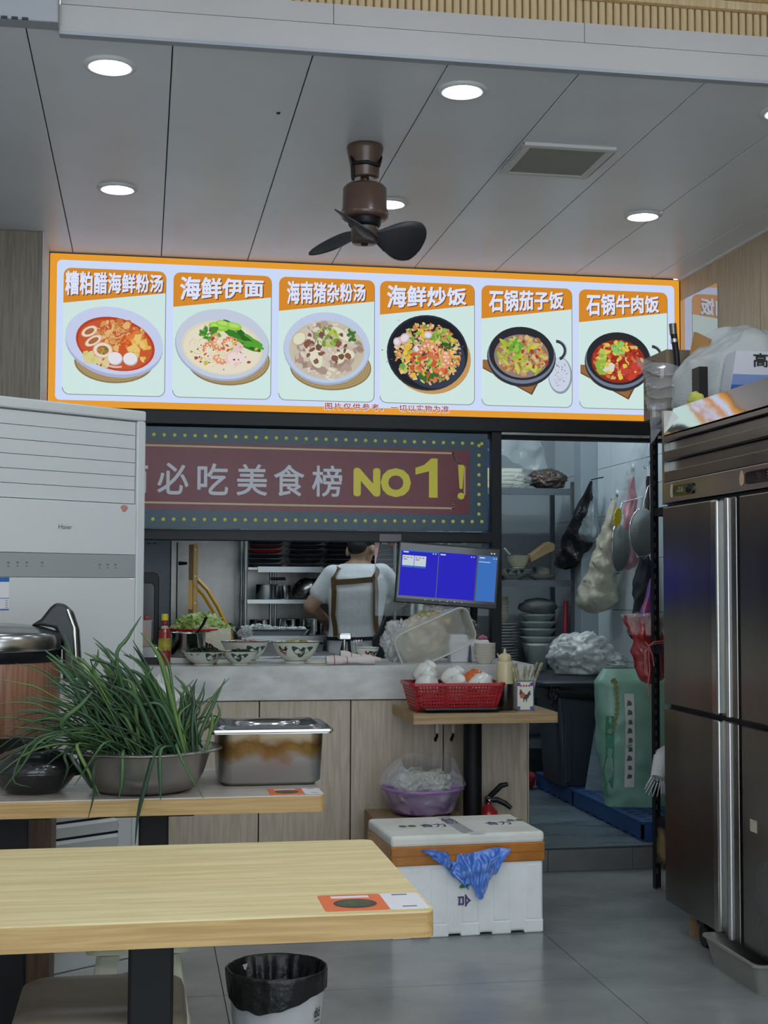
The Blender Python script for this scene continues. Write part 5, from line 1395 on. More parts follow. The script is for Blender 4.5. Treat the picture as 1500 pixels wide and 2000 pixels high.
MB().lathe([(0, .002), (.024, 0.002), (.025, -.012)], (0, 0, 0), n=16, mx=Matrix.Translation((1.048, 6.296, CT + .02)) @ Matrix.Rotation(PI / 2, 4, 'Y')).build('pink_end', mat('towel_pink', (190, 70, 100), rough=.9), tw)
tag(MB().lathe([(0, .0), (.055, 0), (.058, .006), (.050, .010), (0, .014)], (.80, 6.40, CT), n=24, sy=.8).build('dough_pad', mat('dough', (206, 198, 178), rough=.6, bump=.2)), 'flat pale dough round lying beside the rolled towel', 'dough')
st = thing('steel_stand', 'steel pump stand with hooks in front of the cook', 'stand', (.965, 6.66, CT))
MB().cyl((.965, 6.66, CT), (.965, 6.66, CT + .11), .009, n=12).build('column', m_steelc, st)
MB().prism([(p[0], 6.63, p[2]) for p in rrect(.935, .995, CT + .10, CT + .128, .008, 0)], (0, .05, 0)).build('head', m_steelc, st, bevel=.004)
MB().cyl((.965, 6.66, CT), (.965, 6.66, CT + .008), .03, n=18).build('foot', m_steelc, st)
for k in range(3):
    MB().tube([(1.01 + k * .014, 6.64, CT + .03), (1.008 + k * .014, 6.64, CT + .095), (1.018 + k * .014, 6.64, CT + .10), (1.02 + k * .014, 6.64, CT + .03)], .0022, 6).build('wire_hook', m_chrome, st)
MB().tube([(1.0, 6.65, CT + .006), (1.045, 6.645, CT + .006)], .006, 6).build('hook_rail', m_steelc, st)

# ------------------------------------------------------------ order screen and guard pane
m_scr_b = emis('screen_blue', (36, 30, 196), .66); m_scr_l = emis('screen_light_blue', (60, 116, 200), .62); m_scr_w = emis('screen_white', (206, 214, 226), .66); m_scr_k = mat('screen_black', (24, 25, 24), rough=.12, coat=.4)
mn = thing('order_monitor', 'black order screen showing blue panes in front of the hatch', 'monitor', (1.595, 6.68, CT))
roll = Matrix.Translation((1.4555, 6.55, 1.338)) @ Matrix.Rotation(math.radians(4.2), 4, 'Y') @ Matrix.Rotation(math.radians(-3), 4, 'Z')
W2, H2 = .252, .148
def scr(name, m, x0, x1, z0, z1, y, parent, th=.0006, bevel=0):
    return MB().box(x0, x1, y, y + th, z0, z1, mx=roll).build(name, m, parent, bevel)
bz = scr('bezel', mat('bezel_black', (16, 17, 20), rough=.35), -W2, W2, -H2, H2, 0.0, mn, .028, .005)
sc_ = scr('screen', m_scr_k, -W2 + .010, W2 - .010, -H2 + .022, H2 - .008, -.001, bz)
def sp(px0, px1, py0, py1, m, n_, y=-.0016):
    # given in the proportions of the lit area, 0..1 across and down
    X0, X1, Z0, Z1 = -W2 + .016, W2 - .016, -H2 + .030, H2 - .014
    return scr(n_, m, X0 + (X1 - X0) * px0, X0 + (X1 - X0) * px1, Z1 - (Z1 - Z0) * py1, Z1 - (Z1 - Z0) * py0, y, bz, .0004)
sp(.0, .385, .10, .98, m_scr_b, 'blue_pane'); sp(.392, .785, .10, .98, m_scr_b, 'blue_pane'); sp(.80, 1.0, .10, .98, m_scr_l, 'light_pane')
sp(.0, .385, .10, .125, m_scr_l, 'pane_heading', -.002)
for a in (.015, .14):
    sp(a, a + .12, .205, .40, m_scr_w, 'order_ticket', -.002); sp(a, a + .12, .40, .435, m_scr_l, 'ticket_footer', -.002)
    for q in range(3): sp(a + .01 + q * .035, a + .032 + q * .035, .235, .25, m_scr_k, 'ticket_mark', -.0024)
    sp(a + .01, a + .05, .275, .29, m_scr_k, 'ticket_mark', -.0024)
for a in (.02, .405, .815): sp(a, a + .055, .13, .155, m_scr_w, 'heading_mark', -.0024)
for a in (.325, .35, .725, .75, .96, .985): sp(a, a + .012, .135, .155, m_scr_w, 'heading_icon', -.0024)
for a in (.93, .96): sp(a, a + .015, .035, .06, m_scr_w, 'status_icon', -.002)
sp(.81, .93, .215, .228, m_scr_w, 'heading_mark', -.0024)
for k in range(6):
    scr('key_light', m_scr_w, -.105 + k * .036, -.101 + k * .036, -H2 + .020, -H2 + .0235, -.0016, bz)
scr('maker_mark', m_acl, -.035, .012, -H2 + .007, -H2 + .0115, -.0008, bz)
MB().tube([(1.60, 6.60, 1.25), (1.605, 6.64, 1.16), (1.605, 6.68, CT + .01)], [.02, .02, .022], 12).build('stand_pole', m_black, mn)
MB().cyl((1.605, 6.68, CT), (1.605, 6.68, CT + .012), .07, n=24).build('stand_foot', m_black, mn)
for k in range(2):
    MB().tube([(1.55 - .01 * k, 6.60, 1.22), (1.535 + .01 * k, 6.62, 1.12), (1.56, 6.66, 1.04), (1.575, 6.68, .95)], .004, 6).build('cable', m_black, mn)
gp = bx('guard_pane', mat('acrylic_clear', (214, 226, 230), rough=.05, alpha=.13), 1.150, 1.735, YS + .061, YS + .065, 1.135, 1.505)
tag(gp, 'clear acrylic guard hanging below the hatch beam behind the monitor', 'guard')

# ------------------------------------------------------------ right end of the worktop
tc_ = thing('clear_tub_lid', 'translucent rounded tub propped up behind the red basket', 'tub', (1.33, 6.33, CT))
m_trans = mat('translucent_tub', (218, 216, 202), rough=.25, alpha=.42, spec=.7)
mx_ = Matrix.Translation((1.345, 6.30, 1.03)) @ Matrix.Rotation(math.radians(-24), 4, 'Y') @ Matrix.Rotation(math.radians(18), 4, 'X')
pts = [Vector((p[0], 0, p[2])) for p in rrect(-.185, .185, -.085, .105, .045, 0)]
rings = [[mx_ @ (p * 1.0) for p in pts], [mx_ @ (p * 1.03 + Vector((0, .004, 0))) for p in pts], [mx_ @ (p * .95 + Vector((0, .012, 0))) for p in pts], [mx_ @ (p * .88 + Vector((0, .07, 0))) for p in pts]]
MB().loft(rings, smooth=False, cap0=False).build('tub_wall', m_trans, tc_)
rim = [mx_ @ (p * 1.02) for p in pts]; MB().tube(rim + [rim[0]], .004, 6).build('rim', mat('tub_rim', (222, 222, 214), rough=.3, alpha=.7), tc_)
tag(MB().blob((1.31, 6.52, 1.03), (.12, .09, .10), 41, .25, 1.7, 4, crease=.13).build('noodle_bag', film('bag_cream', (214, 206, 178), .8, .3, .6, 30)), 'clear bag of cream coloured noodles behind the translucent tub', 'plastic bag')
tag(MB().blob((1.20, 6.50, 1.02), (.07, .06, .09), 42, .4, 2.2, 4, crease=.13).build('crumpled_film', film('film_white', (222, 224, 222), .5, .15, 1, 40)), 'crumpled clear film at the left behind the translucent tub', 'plastic film')
tag(MB().blob((1.40, 6.62, 1.12), (.085, .07, .05), 43, .2, 1.6, 3, crease=.13).build('yellow_bag', film('bag_yellow', (206, 190, 130), .85, .3, .5, 30)), 'bag of yellow noodles on top of the pile by the monitor', 'plastic bag')
tag(MB().blob((1.41, 6.61, 1.165), (.055, .05, .035), 44, .5, 2.4, 4, crease=.13).build('crumpled_film', film('film_white', (0, 0, 0), .5)), 'crumpled clear film tied over the yellow noodle bag', 'plastic film')
tag(MB().blob((1.545, 6.60, 1.075), (.065, .06, .055), 45, .3, 2, 3, crease=.13).build('dark_bag', film('bag_smoke', (96, 96, 92), .75, .12, .8, 30)), 'small dark bag in clear film under the monitor', 'plastic bag')
m_box = mat('takeaway_white', (222, 222, 224), rough=.45)
for k, (a, b, w, h) in enumerate(((1.435, 6.42, .10, .13), (1.54, 6.42, .10, .105))):
    t = thing('takeaway_box', ('taller white takeaway box behind the bowls', 'lower white takeaway box next to the sauce bottle')[k], 'box', (a + w / 2, b, CT), 0, 'white takeaway boxes')
    MB().loft([rect_r(a + .008, a + w - .008, b + .008, b + .092, .01, CT), rect_r(a, a + w, b, b + .10, .012, CT + h * .72), rect_r(a + .012, a + w - .012, b + .012, b + .088, .012, CT + h)], smooth=False).build('tray', m_box, t, bevel=.003)
    MB().prism(rect_r(a - .003, a + w + .003, b - .003, b + .103, .012, CT + h * .70), (0, 0, .006)).build('rim', m_box, t)
tag(MB().tube([(1.58, 6.43, CT + .112), (1.60, 6.44, CT + .120), (1.62, 6.45, CT + .112)], [.008, .010, .008], 8).build('pink_tie', mat('tie_pink', (196, 110, 130), rough=.5)), 'pink twist tie on the lower takeaway box', 'tie')
m_pap = mat('paper_cream', (216, 210, 196), rough=.6)
for k in range(9):
    z = .925 + .0 + k * .007
    o = MB().lathe([(.030, 0), (.050, .032), (.0525, .034), (.050, .035), (.03, .002), (0, .002)], (1.575, 6.30, CT + k * .0075), n=28).build('paper_bowl', m_pap)
    tag(o, 'cream paper bowl, %s of the nested stack behind the sauce bottle' % nth(k) if k < 8 else 'topmost cream paper bowl of the nested stack behind the sauce bottle', 'paper bowl', 'nested paper bowls')

# ------------------------------------------------------------ things on the small square table
TC = 0.7502
m_tray = mat('tray_black', (26, 28, 32), rough=.35)
tr = thing('serving_tray', 'black plastic tray under the red basket', 'tray', (1.30, 5.82, TC))
frust(1.165, 1.505, 5.735, 5.955, TC, TC + .012, .015, .003, .03).build('tray_body', m_tray, tr)
m_bask = mat('basket_red', (180, 36, 44), rough=.35)
bk = thing('red_basket', 'red perforated plastic basket full of upturned bowls', 'basket', (1.33, 5.90, TC + .006))
A0 = (1.150, 1.490, 5.765, 5.965); B0 = (1.120, 1.525, 5.745, 5.985); zb0, zb1 = TC + .005, TC + .122
# solid floor, rim and corner strips, woven wall bars between them
MB().prism(rect_r(A0[0], A0[1], A0[2], A0[3], .02, zb0), (0, 0, .004)).build('basket_floor', m_bask, bk)
rimo = rect_r(B0[0] - .008, B0[1] + .008, B0[2] - .008, B0[3] + .008, .03, zb1); rimi = rect_r(B0[0], B0[1], B0[2], B0[3], .03, zb1)
MB().loft([[(p[0], p[1], zb1 - .010) for p in rimo], [(p[0], p[1], zb1 + .002) for p in rimo], [(p[0], p[1], zb1 + .002) for p in rimi], [(p[0], p[1], zb1 - .010) for p in rimi]], smooth=False, cap0=False, cap1=False).build('basket_rim', m_bask, bk)
def wall(p0, p1, q0, q1, nh, nv, name):
    """perforated wall: p bottom corners, q top corners"""
    P0, P1, Q0, Q1 = map(Vector, (p0, p1, q0, q1)); mb = MB()
    def at_(u, v): return P0.lerp(P1, u).lerp(Q0.lerp(Q1, u), v)
    nrm = (P1 - P0).cross(Q0 - P0).normalized() * .003
    def bar(u0, u1, v0, v1):
        mb.prism([at_(u0, v0), at_(u1, v0), at_(u1, v1), at_(u0, v1)], nrm)
    for j in range(nh + 1):
        v = .06 + .86 * j / nh; bar(0, 1, v - .035, v + .035)
    bar(0, 1, 0, .05); bar(0, 1, .93, 1)
    for i in range(nv + 1):
        u = i / nv; bar(max(0, u - .008), min(1, u + .008), 0, 1)
    bar(0, .06, 0, 1); bar(.94, 1, 0, 1); bar(.34, .38, 0, 1) if nv > 15 else None
    o = mb.build(name, m_bask, bk); o['kind'] = 'stuff'; return o
wall((A0[0], A0[2], zb0), (A0[1], A0[2], zb0), (B0[0], B0[2], zb1), (B0[1], B0[2], zb1), 7, 28, 'perforated_wall')
wall((A0[0], A0[3], zb0), (A0[1], A0[3], zb0), (B0[0], B0[3], zb1), (B0[1], B0[3], zb1), 7, 28, 'perforated_wall')
wall((A0[0], A0[2], zb0), (A0[0], A0[3], zb0), (B0[0], B0[2], zb1), (B0[0], B0[3], zb1), 7, 14, 'perforated_wall')
wall((A0[1], A0[2], zb0), (A0[1], A0[3], zb0), (B0[1], B0[2], zb1), (B0[1], B0[3], zb1), 7, 14, 'perforated_wall')
m_cupw = mat('cup_white', (220, 220, 212), rough=.15, coat=.3); m_cupo = mat('cup_orange', (216, 104, 40), rough=.2, coat=.3)
CUPL = ['upturned white bowl at the left front of the red basket', 'upturned white bowl at the left back of the red basket', 'upturned white bowl in the middle of the red basket',
        'upturned white bowl behind the middle one in the red basket', 'orange glazed bowl in the red basket', 'white bowl lying on its side at the right of the red basket']
cups = [((1.205, 5.83, .875), -.35, .1, 0), ((1.225, 5.93, .915), -.5, .35, 0), ((1.33, 5.80, .862), -.65, .1, 0), ((1.345, 5.91, .895), -.35, .45, 0), ((1.43, 5.91, .878), -.35, .2, 1), ((1.445, 5.81, .872), -.15, .55, 0)]
for k, ((a, b, c), rx_, ry_, o_) in enumerate(cups):
    t = thing('small_bowl', CUPL[k], 'bowl', (a, b, c - .045), 0, 'bowls in the red basket')
    mxx = Matrix.Translation((a, b, c)) @ Matrix.Rotation(-rx_, 4, 'X') @ Matrix.Rotation(ry_, 4, 'Y')
    mxx = Matrix.Translation((a, b, c)) @ Matrix.Rotation(ry_, 4, 'Y') @ Matrix.Rotation(-rx_, 4, 'X')
    out = [(.0275, .039), (.0265, .040), (.0235, .040), (.022, .032), (0, .032)]
    MB().lathe([(0, .026), (.024, .025), (.036, .014), (.045, -.004), (.051, -.036), (.053, -.04), (.0555, -.04), (.0545, -.030), (.050, -.004), (.041, .019), (.028, .030)] + out, (0, 0, 0), n=32, mx=mxx).build('bowl_shell', m_cupo if o_ else m_cupw, t)
    if not o_:
        for tt in (-2.2, -1.2, -.3):
            vs = [mxx @ Vector((.0505 * math.cos(tt + q[0] / .05) + .0, .0505 * math.sin(tt + q[0] / .05), -.012 + q[1])) for q in leafpts(0, 0, .010, .005, .8)]
            MB().flat(vs).build('painted_mark', m_glz_d, t)
        MB().lathe([(.0535, -.030), (.0545, -.034)], (0, 0, 0), n=32, mx=mxx).build('dark_ring', m_glz_d, t)
# squeeze bottle half full of dark sauce
sq = thing('squeeze_bottle', 'squeeze bottle half full of dark soy sauce beside the basket', 'bottle', (1.52, 5.80, TC))
qx, qy = 1.549, 5.835
m_sqz = mat('squeeze_plastic', (202, 190, 150), rough=.3)
MB().lathe([(.0, 0), (.034, 0), (.037, .005), (.037, .115)], (qx, qy, TC), n=30).build('sauce', mat('soy_dark', (34, 28, 26), rough=.2, coat=.3), sq)
MB().lathe([(.037, .115), (.037, .200), (.034, .208), (.026, .212), (0, .212)], (qx, qy, TC), n=30).build('empty_part', m_sqz, sq)
MB().lathe([(.027, .212), (.028, .222), (.027, .236), (.018, .242), (.007, .244), (.005, .258), (.003, .266), (0, .266)], (qx, qy, TC), n=24).build('nozzle_cap', mat('cap_cream', (206, 190, 150), rough=.4), sq)
MB().tube([(qx - .026, qy - .008, TC + .225), (qx - .036, qy - .008, TC + .245), (qx - .030, qy - .006, TC + .232)], .003, 6).build('cap_strap', mat('cap_cream', (0, 0, 0)), sq)
# chopstick box with wrapped chopsticks
cbx = thing('chopstick_box', 'square white holder with a painted rooster and blue border', 'holder', (1.625, 5.82, TC))
hx0, hx1, hy0, hy1, hh = 1.590, 1.668, 5.795, 5.873, .128
mb = MB()
for (a, b, c, d) in ((hx0, hx1, hy0, hy0 + .004), (hx0, hx1, hy1 - .004, hy1), (hx0, hx0 + .004, hy0 + .004, hy1 - .004), (hx1 - .004, hx1, hy0 + .004, hy1 - .004)):
    bx('side_panel', mat('holder_white', (220, 218, 206), rough=.25), a, b, c, d, TC, TC + hh, cbx)
bx('holder_floor', mat('holder_white', (0, 0, 0)), hx0, hx1, hy0, hy1, TC, TC + .004, cbx)
m_bord = mat('holder_blue', (70, 84, 132), rough=.3)
yf = hy0 - .0006
for (a, b, c, d) in ((hx0, hx1, 0, .004), (hx0, hx1, hh - .004, hh), (hx0, hx0 + .004, 0, hh), (hx1 - .004, hx1, 0, hh)):
    bx('border', m_bord, a, b, yf, yf + .0005, TC + c, TC + d, cbx)
for (a, b) in ((hx0 + .01, .012), (hx1 - .01, .012), (hx0 + .01, hh - .014), (hx1 - .01, hh - .014)):
    MB().flat([(a + q[0], yf - .0002, TC + b + q[1]) for q in leafpts(0, 0, .009, .008, .7, 8)]).build('corner_scroll', m_bord, cbx)
cxr = (hx0 + hx1) / 2
MB().flat([(cxr + a, yf - .0004, TC + .062 + b) for a, b in rooster_pts(.027)]).build('painted_rooster', m_glz_d, cbx)
MB().flat([(cxr - .012 + a, yf - .0006, TC + .066 + b) for a, b in leafpts(0, 0, .014, .010, .9)]).build('painted_breast', m_glz_r, cbx)
MB().flat([(cxr - .021 + a, yf - .0006, TC + .088 + b) for a, b in leafpts(0, 0, .006, .004, .9)]).build('painted_comb', mat('glaze_red', (180, 50, 44), rough=.3), cbx)
for k in range(4): bx('red_mark', mat('glaze_red', (0, 0, 0)), cxr - .024 + k * .0125, cxr - .016 + k * .0125, yf - .0003, yf, TC + .103, TC + .111, cbx)
m_wrap = mat('chopstick_wrap', (214, 206, 170), rough=.5, col2=(110, 108, 96), vscale=90, vstretch=(1, 1, .5))
rr = random.Random(4)
for k in range(13):
    a = hx0 + .014 + (k % 5) * .0125; b = hy0 + .014 + (k // 5) * .022
    lean = rr.uniform(-.02, .035) + (k % 5 - 2) * .008; h_ = .19 + rr.uniform(0, .018)
    o = MB().tube([(a, b, TC + .006), (a + lean * .6, b + rr.uniform(-.005, .01), TC + .13), (a + lean * 1.3, b + rr.uniform(-.01, .012), TC + h_)], [.0045, .0048, .0052], 5, smooth=False).build('wrapped_chopsticks', m_wrap)
    tag(o, 'paper wrapped pair of chopsticks standing in the rooster holder' if k < 12 else 'tallest wrapped chopsticks standing in the rooster holder', 'chopsticks', 'wrapped chopsticks in the holder')
tag(bx('white_block', mat('block_white', (214, 214, 214), rough=.5), 1.70, 1.783, 6.05, 6.185, TC, TC + .165), 'plain white box behind the rooster holder at the counter corner', 'box') if False else None


# ------------------------------------------------------------ rice cooker
TB = 0.7502
rc = thing('rice_cooker', 'large rice cooker with wood grain sides and steel lid', 'rice cooker', (-.45, 4.19, .813))
rx_, ry_, rz_ = -.452, 4.165, .8125
m_rcw = wood_mat('cooker_wood', (150, 110, 88), (118, 80, 62), 2, rough=.35, fine=1.2)
m_rcs = mat('cooker_steel', (168, 170, 168), rough=.22, metal=1.0, var=.1, vscale=8)
MB().lathe([(0, 0), (.19, 0), (.20, .005), (.205, .04), (.213, .045)], (rx_, ry_, rz_), n=56).build('base', m_black, rc)
MB().lathe([(.213, .045), (.216, .05), (.216, .245), (.214, .25)], (rx_, ry_, rz_), n=56).build('wood_side', m_rcw, rc)
MB().lathe([(.214, .25), (.218, .252), (.218, .285)], (rx_, ry_, rz_), n=56).build('dark_band', m_black, rc)
MB().lathe([(.222, .285), (.224, .29), (.222, .325), (.21, .335), (.16, .350), (.08, .358), (0, .36)], (rx_, ry_, rz_), n=56).build('lid', m_rcs, rc)
MB().lathe([(.222, .283), (.224, .285), (.224, .289)], (rx_, ry_, rz_), n=56).build('lid_rim', m_chrome, rc)
hb = MB()
P = [(rx_ + .13, .352), (rx_ + .16, .372), (rx_ + .185, .405), (rx_ + .20, .418), (rx_ + .225, .415), (rx_ + .25, .392), (rx_ + .268, .34), (rx_ + .275, .25), (rx_ + .268, .205), (rx_ + .245, .185), (rx_ + .225, .19), (rx_ + .222, .30), (rx_ + .20, .345), (rx_ + .16, .352)]
MB().prism([(a, ry_ - .035, rz_ + b) for a, b in P], (0, .07, 0)).build('hinge_handle', mat('cooker_black', (24, 24, 26), rough=.35), rc, bevel=.010, seg=3)
MB().tube([(rx_ + .235, ry_ - .037, rz_ + .40), (rx_ + .256, ry_ - .037, rz_ + .345), (rx_ + .262, ry_ - .037, rz_ + .25)], .006, 8).build('chrome_trim', m_chrome, rc)
# black clay pot
cp = thing('clay_pot', 'black clay pot with a domed lid at the left of the table', 'pot', (-.268, 3.72, TB))
m_clay = mat('clay_black', (26, 27, 29), rough=.22, coat=.4); kx, ky = -.272, 3.70
MB().lathe([(0, 0), (.065, 0), (.080, .010), (.112, .050), (.116, .058), (.110, .060), (.0, .062)], (kx, ky, TB), n=44).build('pot_body', m_clay, cp)
MB().lathe([(.117, .058), (.118, .063), (.105, .082), (.075, .102), (.04, .112), (.028, .114), (.026, .124), (.034, .130), (.032, .136), (0, .138)], (kx, ky, TB), n=44).build('lid', m_clay, cp)
MB().lathe([(0, .0), (.003, 0)], (0, 0, 0), n=10, mx=Matrix.Translation((kx + .055, ky - .055, TB + .1015)) @ Matrix.Rotation(math.radians(40), 4, 'X')).build('steam_hole', mat('hole_black', (4, 4, 4), rough=.9), cp)
for s_ in (-1, 1):
    MB().tube([(kx + s_ * .10, ky - .02, TB + .048), (kx + s_ * .13, ky - .01, TB + .05), (kx + s_ * .13, ky + .02, TB + .05), (kx + s_ * .10, ky + .03, TB + .048)], .008, 8).build('lug', m_clay, cp)
# steel basin
m_bas = mat('basin_steel', (176, 173, 170), rough=.3, metal=1.0, var=.1, vscale=6)
ba = thing('steel_basin', 'round steel basin holding a heap of scallions', 'basin', (.02, 3.70, TB))
BX, BY = .007, 3.69
MB().lathe([(0, .001), (.115, .001), (.136, .010), (.155, .045), (.172, .098), (.189, .108), (.202, .110), (.204, .107), (.200, .112), (.188, .112), (.170, .104), (.152, .05), (.12, .018), (0, .008)], (BX, BY, TB), n=60).build('basin_shell', m_bas, ba)
# lidded food pan
m_gn = mat('pan_steel', (170, 168, 164), rough=.26, metal=1.0, var=.1, vscale=7)
gn = thing('food_pan', 'rectangular steel food pan with a lid and brown scorch marks', 'food pan', (.335, 3.84, TB))
gx0, gx1, gy0, gy1 = .199, .484, 3.70, 3.945
m_gnb = bpy.data.materials.new('scorched_steel'); m_gnb.use_nodes = True
nt = m_gnb.node_tree; b_ = nt.nodes['Principled BSDF']; b_.inputs['Metallic'].default_value = .9; b_.inputs['Roughness'].default_value = .36
tc__ = nt.nodes.new('ShaderNodeTexCoord'); sep = nt.nodes.new('ShaderNodeSeparateXYZ'); nt.links.new(tc__.outputs['Object'], sep.inputs[0])
nz = nt.nodes.new('ShaderNodeTexNoise'); nz.inputs['Scale'].default_value = 15; nz.inputs['Detail'].default_value = 6; nt.links.new(tc__.outputs['Object'], nz.inputs['Vector'])
ad = nt.nodes.new('ShaderNodeMath'); ad.operation = 'MULTIPLY_ADD'; ad.inputs[1].default_value = .09; nt.links.new(nz.outputs['Fac'], ad.inputs[0]); nt.links.new(sep.outputs['Z'], ad.inputs[2])
rp = nt.nodes.new('ShaderNodeValToRGB'); mr = nt.nodes.new('ShaderNodeMapRange'); mr.inputs['From Min'].default_value = 0.01; mr.inputs['From Max'].default_value = .21
nt.links.new(ad.outputs[0], mr.inputs['Value']); nt.links.new(mr.outputs[0], rp.inputs['Fac'])
e = rp.color_ramp.elements; e[0].position = .0; e[0].color = lin((166, 166, 166)); e[1].position = 1.0; e[1].color = lin((150, 144, 134))
for po, c in ((.50, (168, 166, 162)), (.62, (148, 118, 70)), (.74, (120, 88, 46)), (.84, (150, 136, 112))):
    q = rp.color_ramp.elements.new(po); q.color = lin(c)
nt.links.new(rp.outputs['Color'], b_.inputs['Base Color'])
rings = [rect_r(gx0 + .02, gx1 - .02, gy0 + .02, gy1 - .02, .03, TB + .001), rect_r(gx0 + .006, gx1 - .006, gy0 + .006, gy1 - .006, .035, TB + .012), rect_r(gx0, gx1, gy0, gy1, .04, TB + .140)]
MB().loft(rings, smooth=True, cap1=False).build('pan_body', m_gnb, gn)
MB().prism(rect_r(gx0 - .018, gx1 + .018, gy0 - .018, gy1 + .018, .012, TB + .140), (0, 0, .003)).build('pan_flange', m_gn, gn)
rings = [rect_r(gx0 - .022, gx1 + .022, gy0 - .022, gy1 + .022, .012, TB + .1435), rect_r(gx0 - .022, gx1 + .022, gy0 - .022, gy1 + .022, .012, TB + .152), rect_r(gx0 + .0, gx1 - .0, gy0 + .0, gy1 - .0, .03, TB + .153), rect_r(gx0 + .010, gx1 - .010, gy0 + .010, gy1 - .010, .03, TB + .160), rect_r(gx0 + .03, gx1 - .03, gy0 + .03, gy1 - .03, .03, TB + .157)]
MB().loft(rings, smooth=False).build('lid', m_chrome, gn, bevel=.002)
MB().lathe([(.07, 0), (.066, .006), (.04, .004), (0, .003)], ((gx0 + gx1) / 2, (gy0 + gy1) / 2, TB + .157), n=32, sx=1.3, sy=.7).build('lid_dish', m_chrome, gn)
# water drops on the table
for k in range(14):
    a, b = .115 + R.uniform(-.03, .05), 3.62 + R.uniform(-.05, .12)
    if math.hypot(a - BX, b - BY) < .13: continue
    r_ = R.uniform(.003, .008)
    tag(MB().lathe([(r_, 0), (r_ * .7, r_ * .18), (0, r_ * .22)], (a, b, TB - .0001), n=10).build('water_drop', mat('water', (206, 206, 202), rough=.05, alpha=.35, spec=1)), 'water drop on the pale table between basin and food pan', 'water drop', 'water drops beside the basin')
# clear bag behind the scallions
tag(MB().blob((.02, 3.985, TB + .13), (.10, .06, .13), 51, .3, 1.8, 4, crease=.13).build('clear_bag', film('film_clear2', (222, 226, 224), .30, .12, .8, 24)), 'clear plastic bag standing behind the scallion heap', 'plastic bag')

# ------------------------------------------------------------ scallions, every one its own
m_sc = [mat('scallion_%d' % i, c, rough=.42) for i, c in enumerate(((50, 82, 48), (64, 98, 54), (38, 64, 42), (90, 120, 60), (56, 88, 56)))]
rs = random.Random(12)
def scallion(pts, r0, mi, label):
    n = len(pts); P = []
    # smooth path through the control points
    for i in range(n - 1):
        p0 = Vector(pts[max(i - 1, 0)]); p1 = Vector(pts[i]); p2 = Vector(pts[i + 1]); p3 = Vector(pts[min(i + 2, n - 1)])
        for k in range(4):
            t = k / 4
            P.append(0.5 * ((2 * p1) + (p2 - p0) * t + (2 * p0 - 5 * p1 + 4 * p2 - p3) * t * t + (3 * p1 - p0 - 3 * p2 + p3) * t ** 3))
    P.append(Vector(pts[-1])); m = len(P)
    rad = [r0 * (.8 + .5 * math.sin(min(1, i / m * 1.6) * PI * .5)) * (1 if i < m * .55 else max(.12, 1 - (i / m - .55) / .45)) for i in range(m)]
    o = MB().tube(P, rad, 6, flat=.55).build('scallion', m_sc[mi])
    return tag(o, label, 'scallion', 'scallions heaped in the steel basin')
LB = 'long green scallion blade in the heap leaning left out of the basin'
LU = 'green scallion blade standing upright in the right half of the basin'
LD = 'scallion blade drooping over the basin rim'
for k in range(150):   # main heap leaning to the left
    bx_ = BX + rs.uniform(-.10, .13); by_2 = BY + rs.uniform(-.10, .10); bz_ = TB + .05 + rs.uniform(0, .05)
    ang = rs.gauss(math.radians(130), .30); ln = rs.uniform(.18, .34); dpt = rs.uniform(-.25, .12)
    d = Vector((math.cos(ang), dpt, max(.15, math.sin(ang)))).normalized(); sag = rs.uniform(-.02, .06)
    s = Vector((bx_, by_2, bz_)); p1 = s + d * ln * .5 + Vector((0, 0, .02)); p2 = s + d * ln * .8 + Vector((0, 0, .015 - sag * .3)); p3 = s + d * ln * 1.05 + Vector((-.02, 0, -sag))
    scallion([s, p1, p2, p3], rs.uniform(.003, .0058), rs.randrange(5), LB)
for k in range(40):   # upright ones at the right
    s = Vector((BX + rs.uniform(.02, .15), BY + rs.uniform(-.06, .10), TB + .05))
    d = Vector((rs.gauss(.12, .28), rs.uniform(-.15, .2), 1)).normalized(); ln = rs.uniform(.13, .24)
    scallion([s, s + d * ln * .5, s + d * ln * .85 + Vector((rs.uniform(-.01, .02), 0, 0)), s + d * ln * 1.1 + Vector((rs.uniform(-.03, .04), 0, -.01))], rs.uniform(.0028, .005), rs.randrange(5), LU)
for k in range(26):   # flat and fanning low to the left
    s = Vector((BX + rs.uniform(-.12, .05), BY + rs.uniform(-.10, .10), TB + .09 + rs.uniform(0, .03)))
    ang = rs.uniform(math.radians(150), math.radians(188)); ln = rs.uniform(.18, .30)
    d = Vector((math.cos(ang), rs.uniform(-.35, .1), abs(math.sin(ang)) * .8)).normalized()
    scallion([s, s + d * ln * .45 + Vector((0, 0, .03)), s + d * ln * .8 + Vector((0, 0, .01)), s + d * ln * 1.1 + Vector((0, 0, -.03 - rs.uniform(0, .03)))], rs.uniform(.0025, .0045), rs.randrange(5), LB)
def droop(px_list, mi, r, label):
    scallion(px_list, r, mi, label)
YR = 3.50
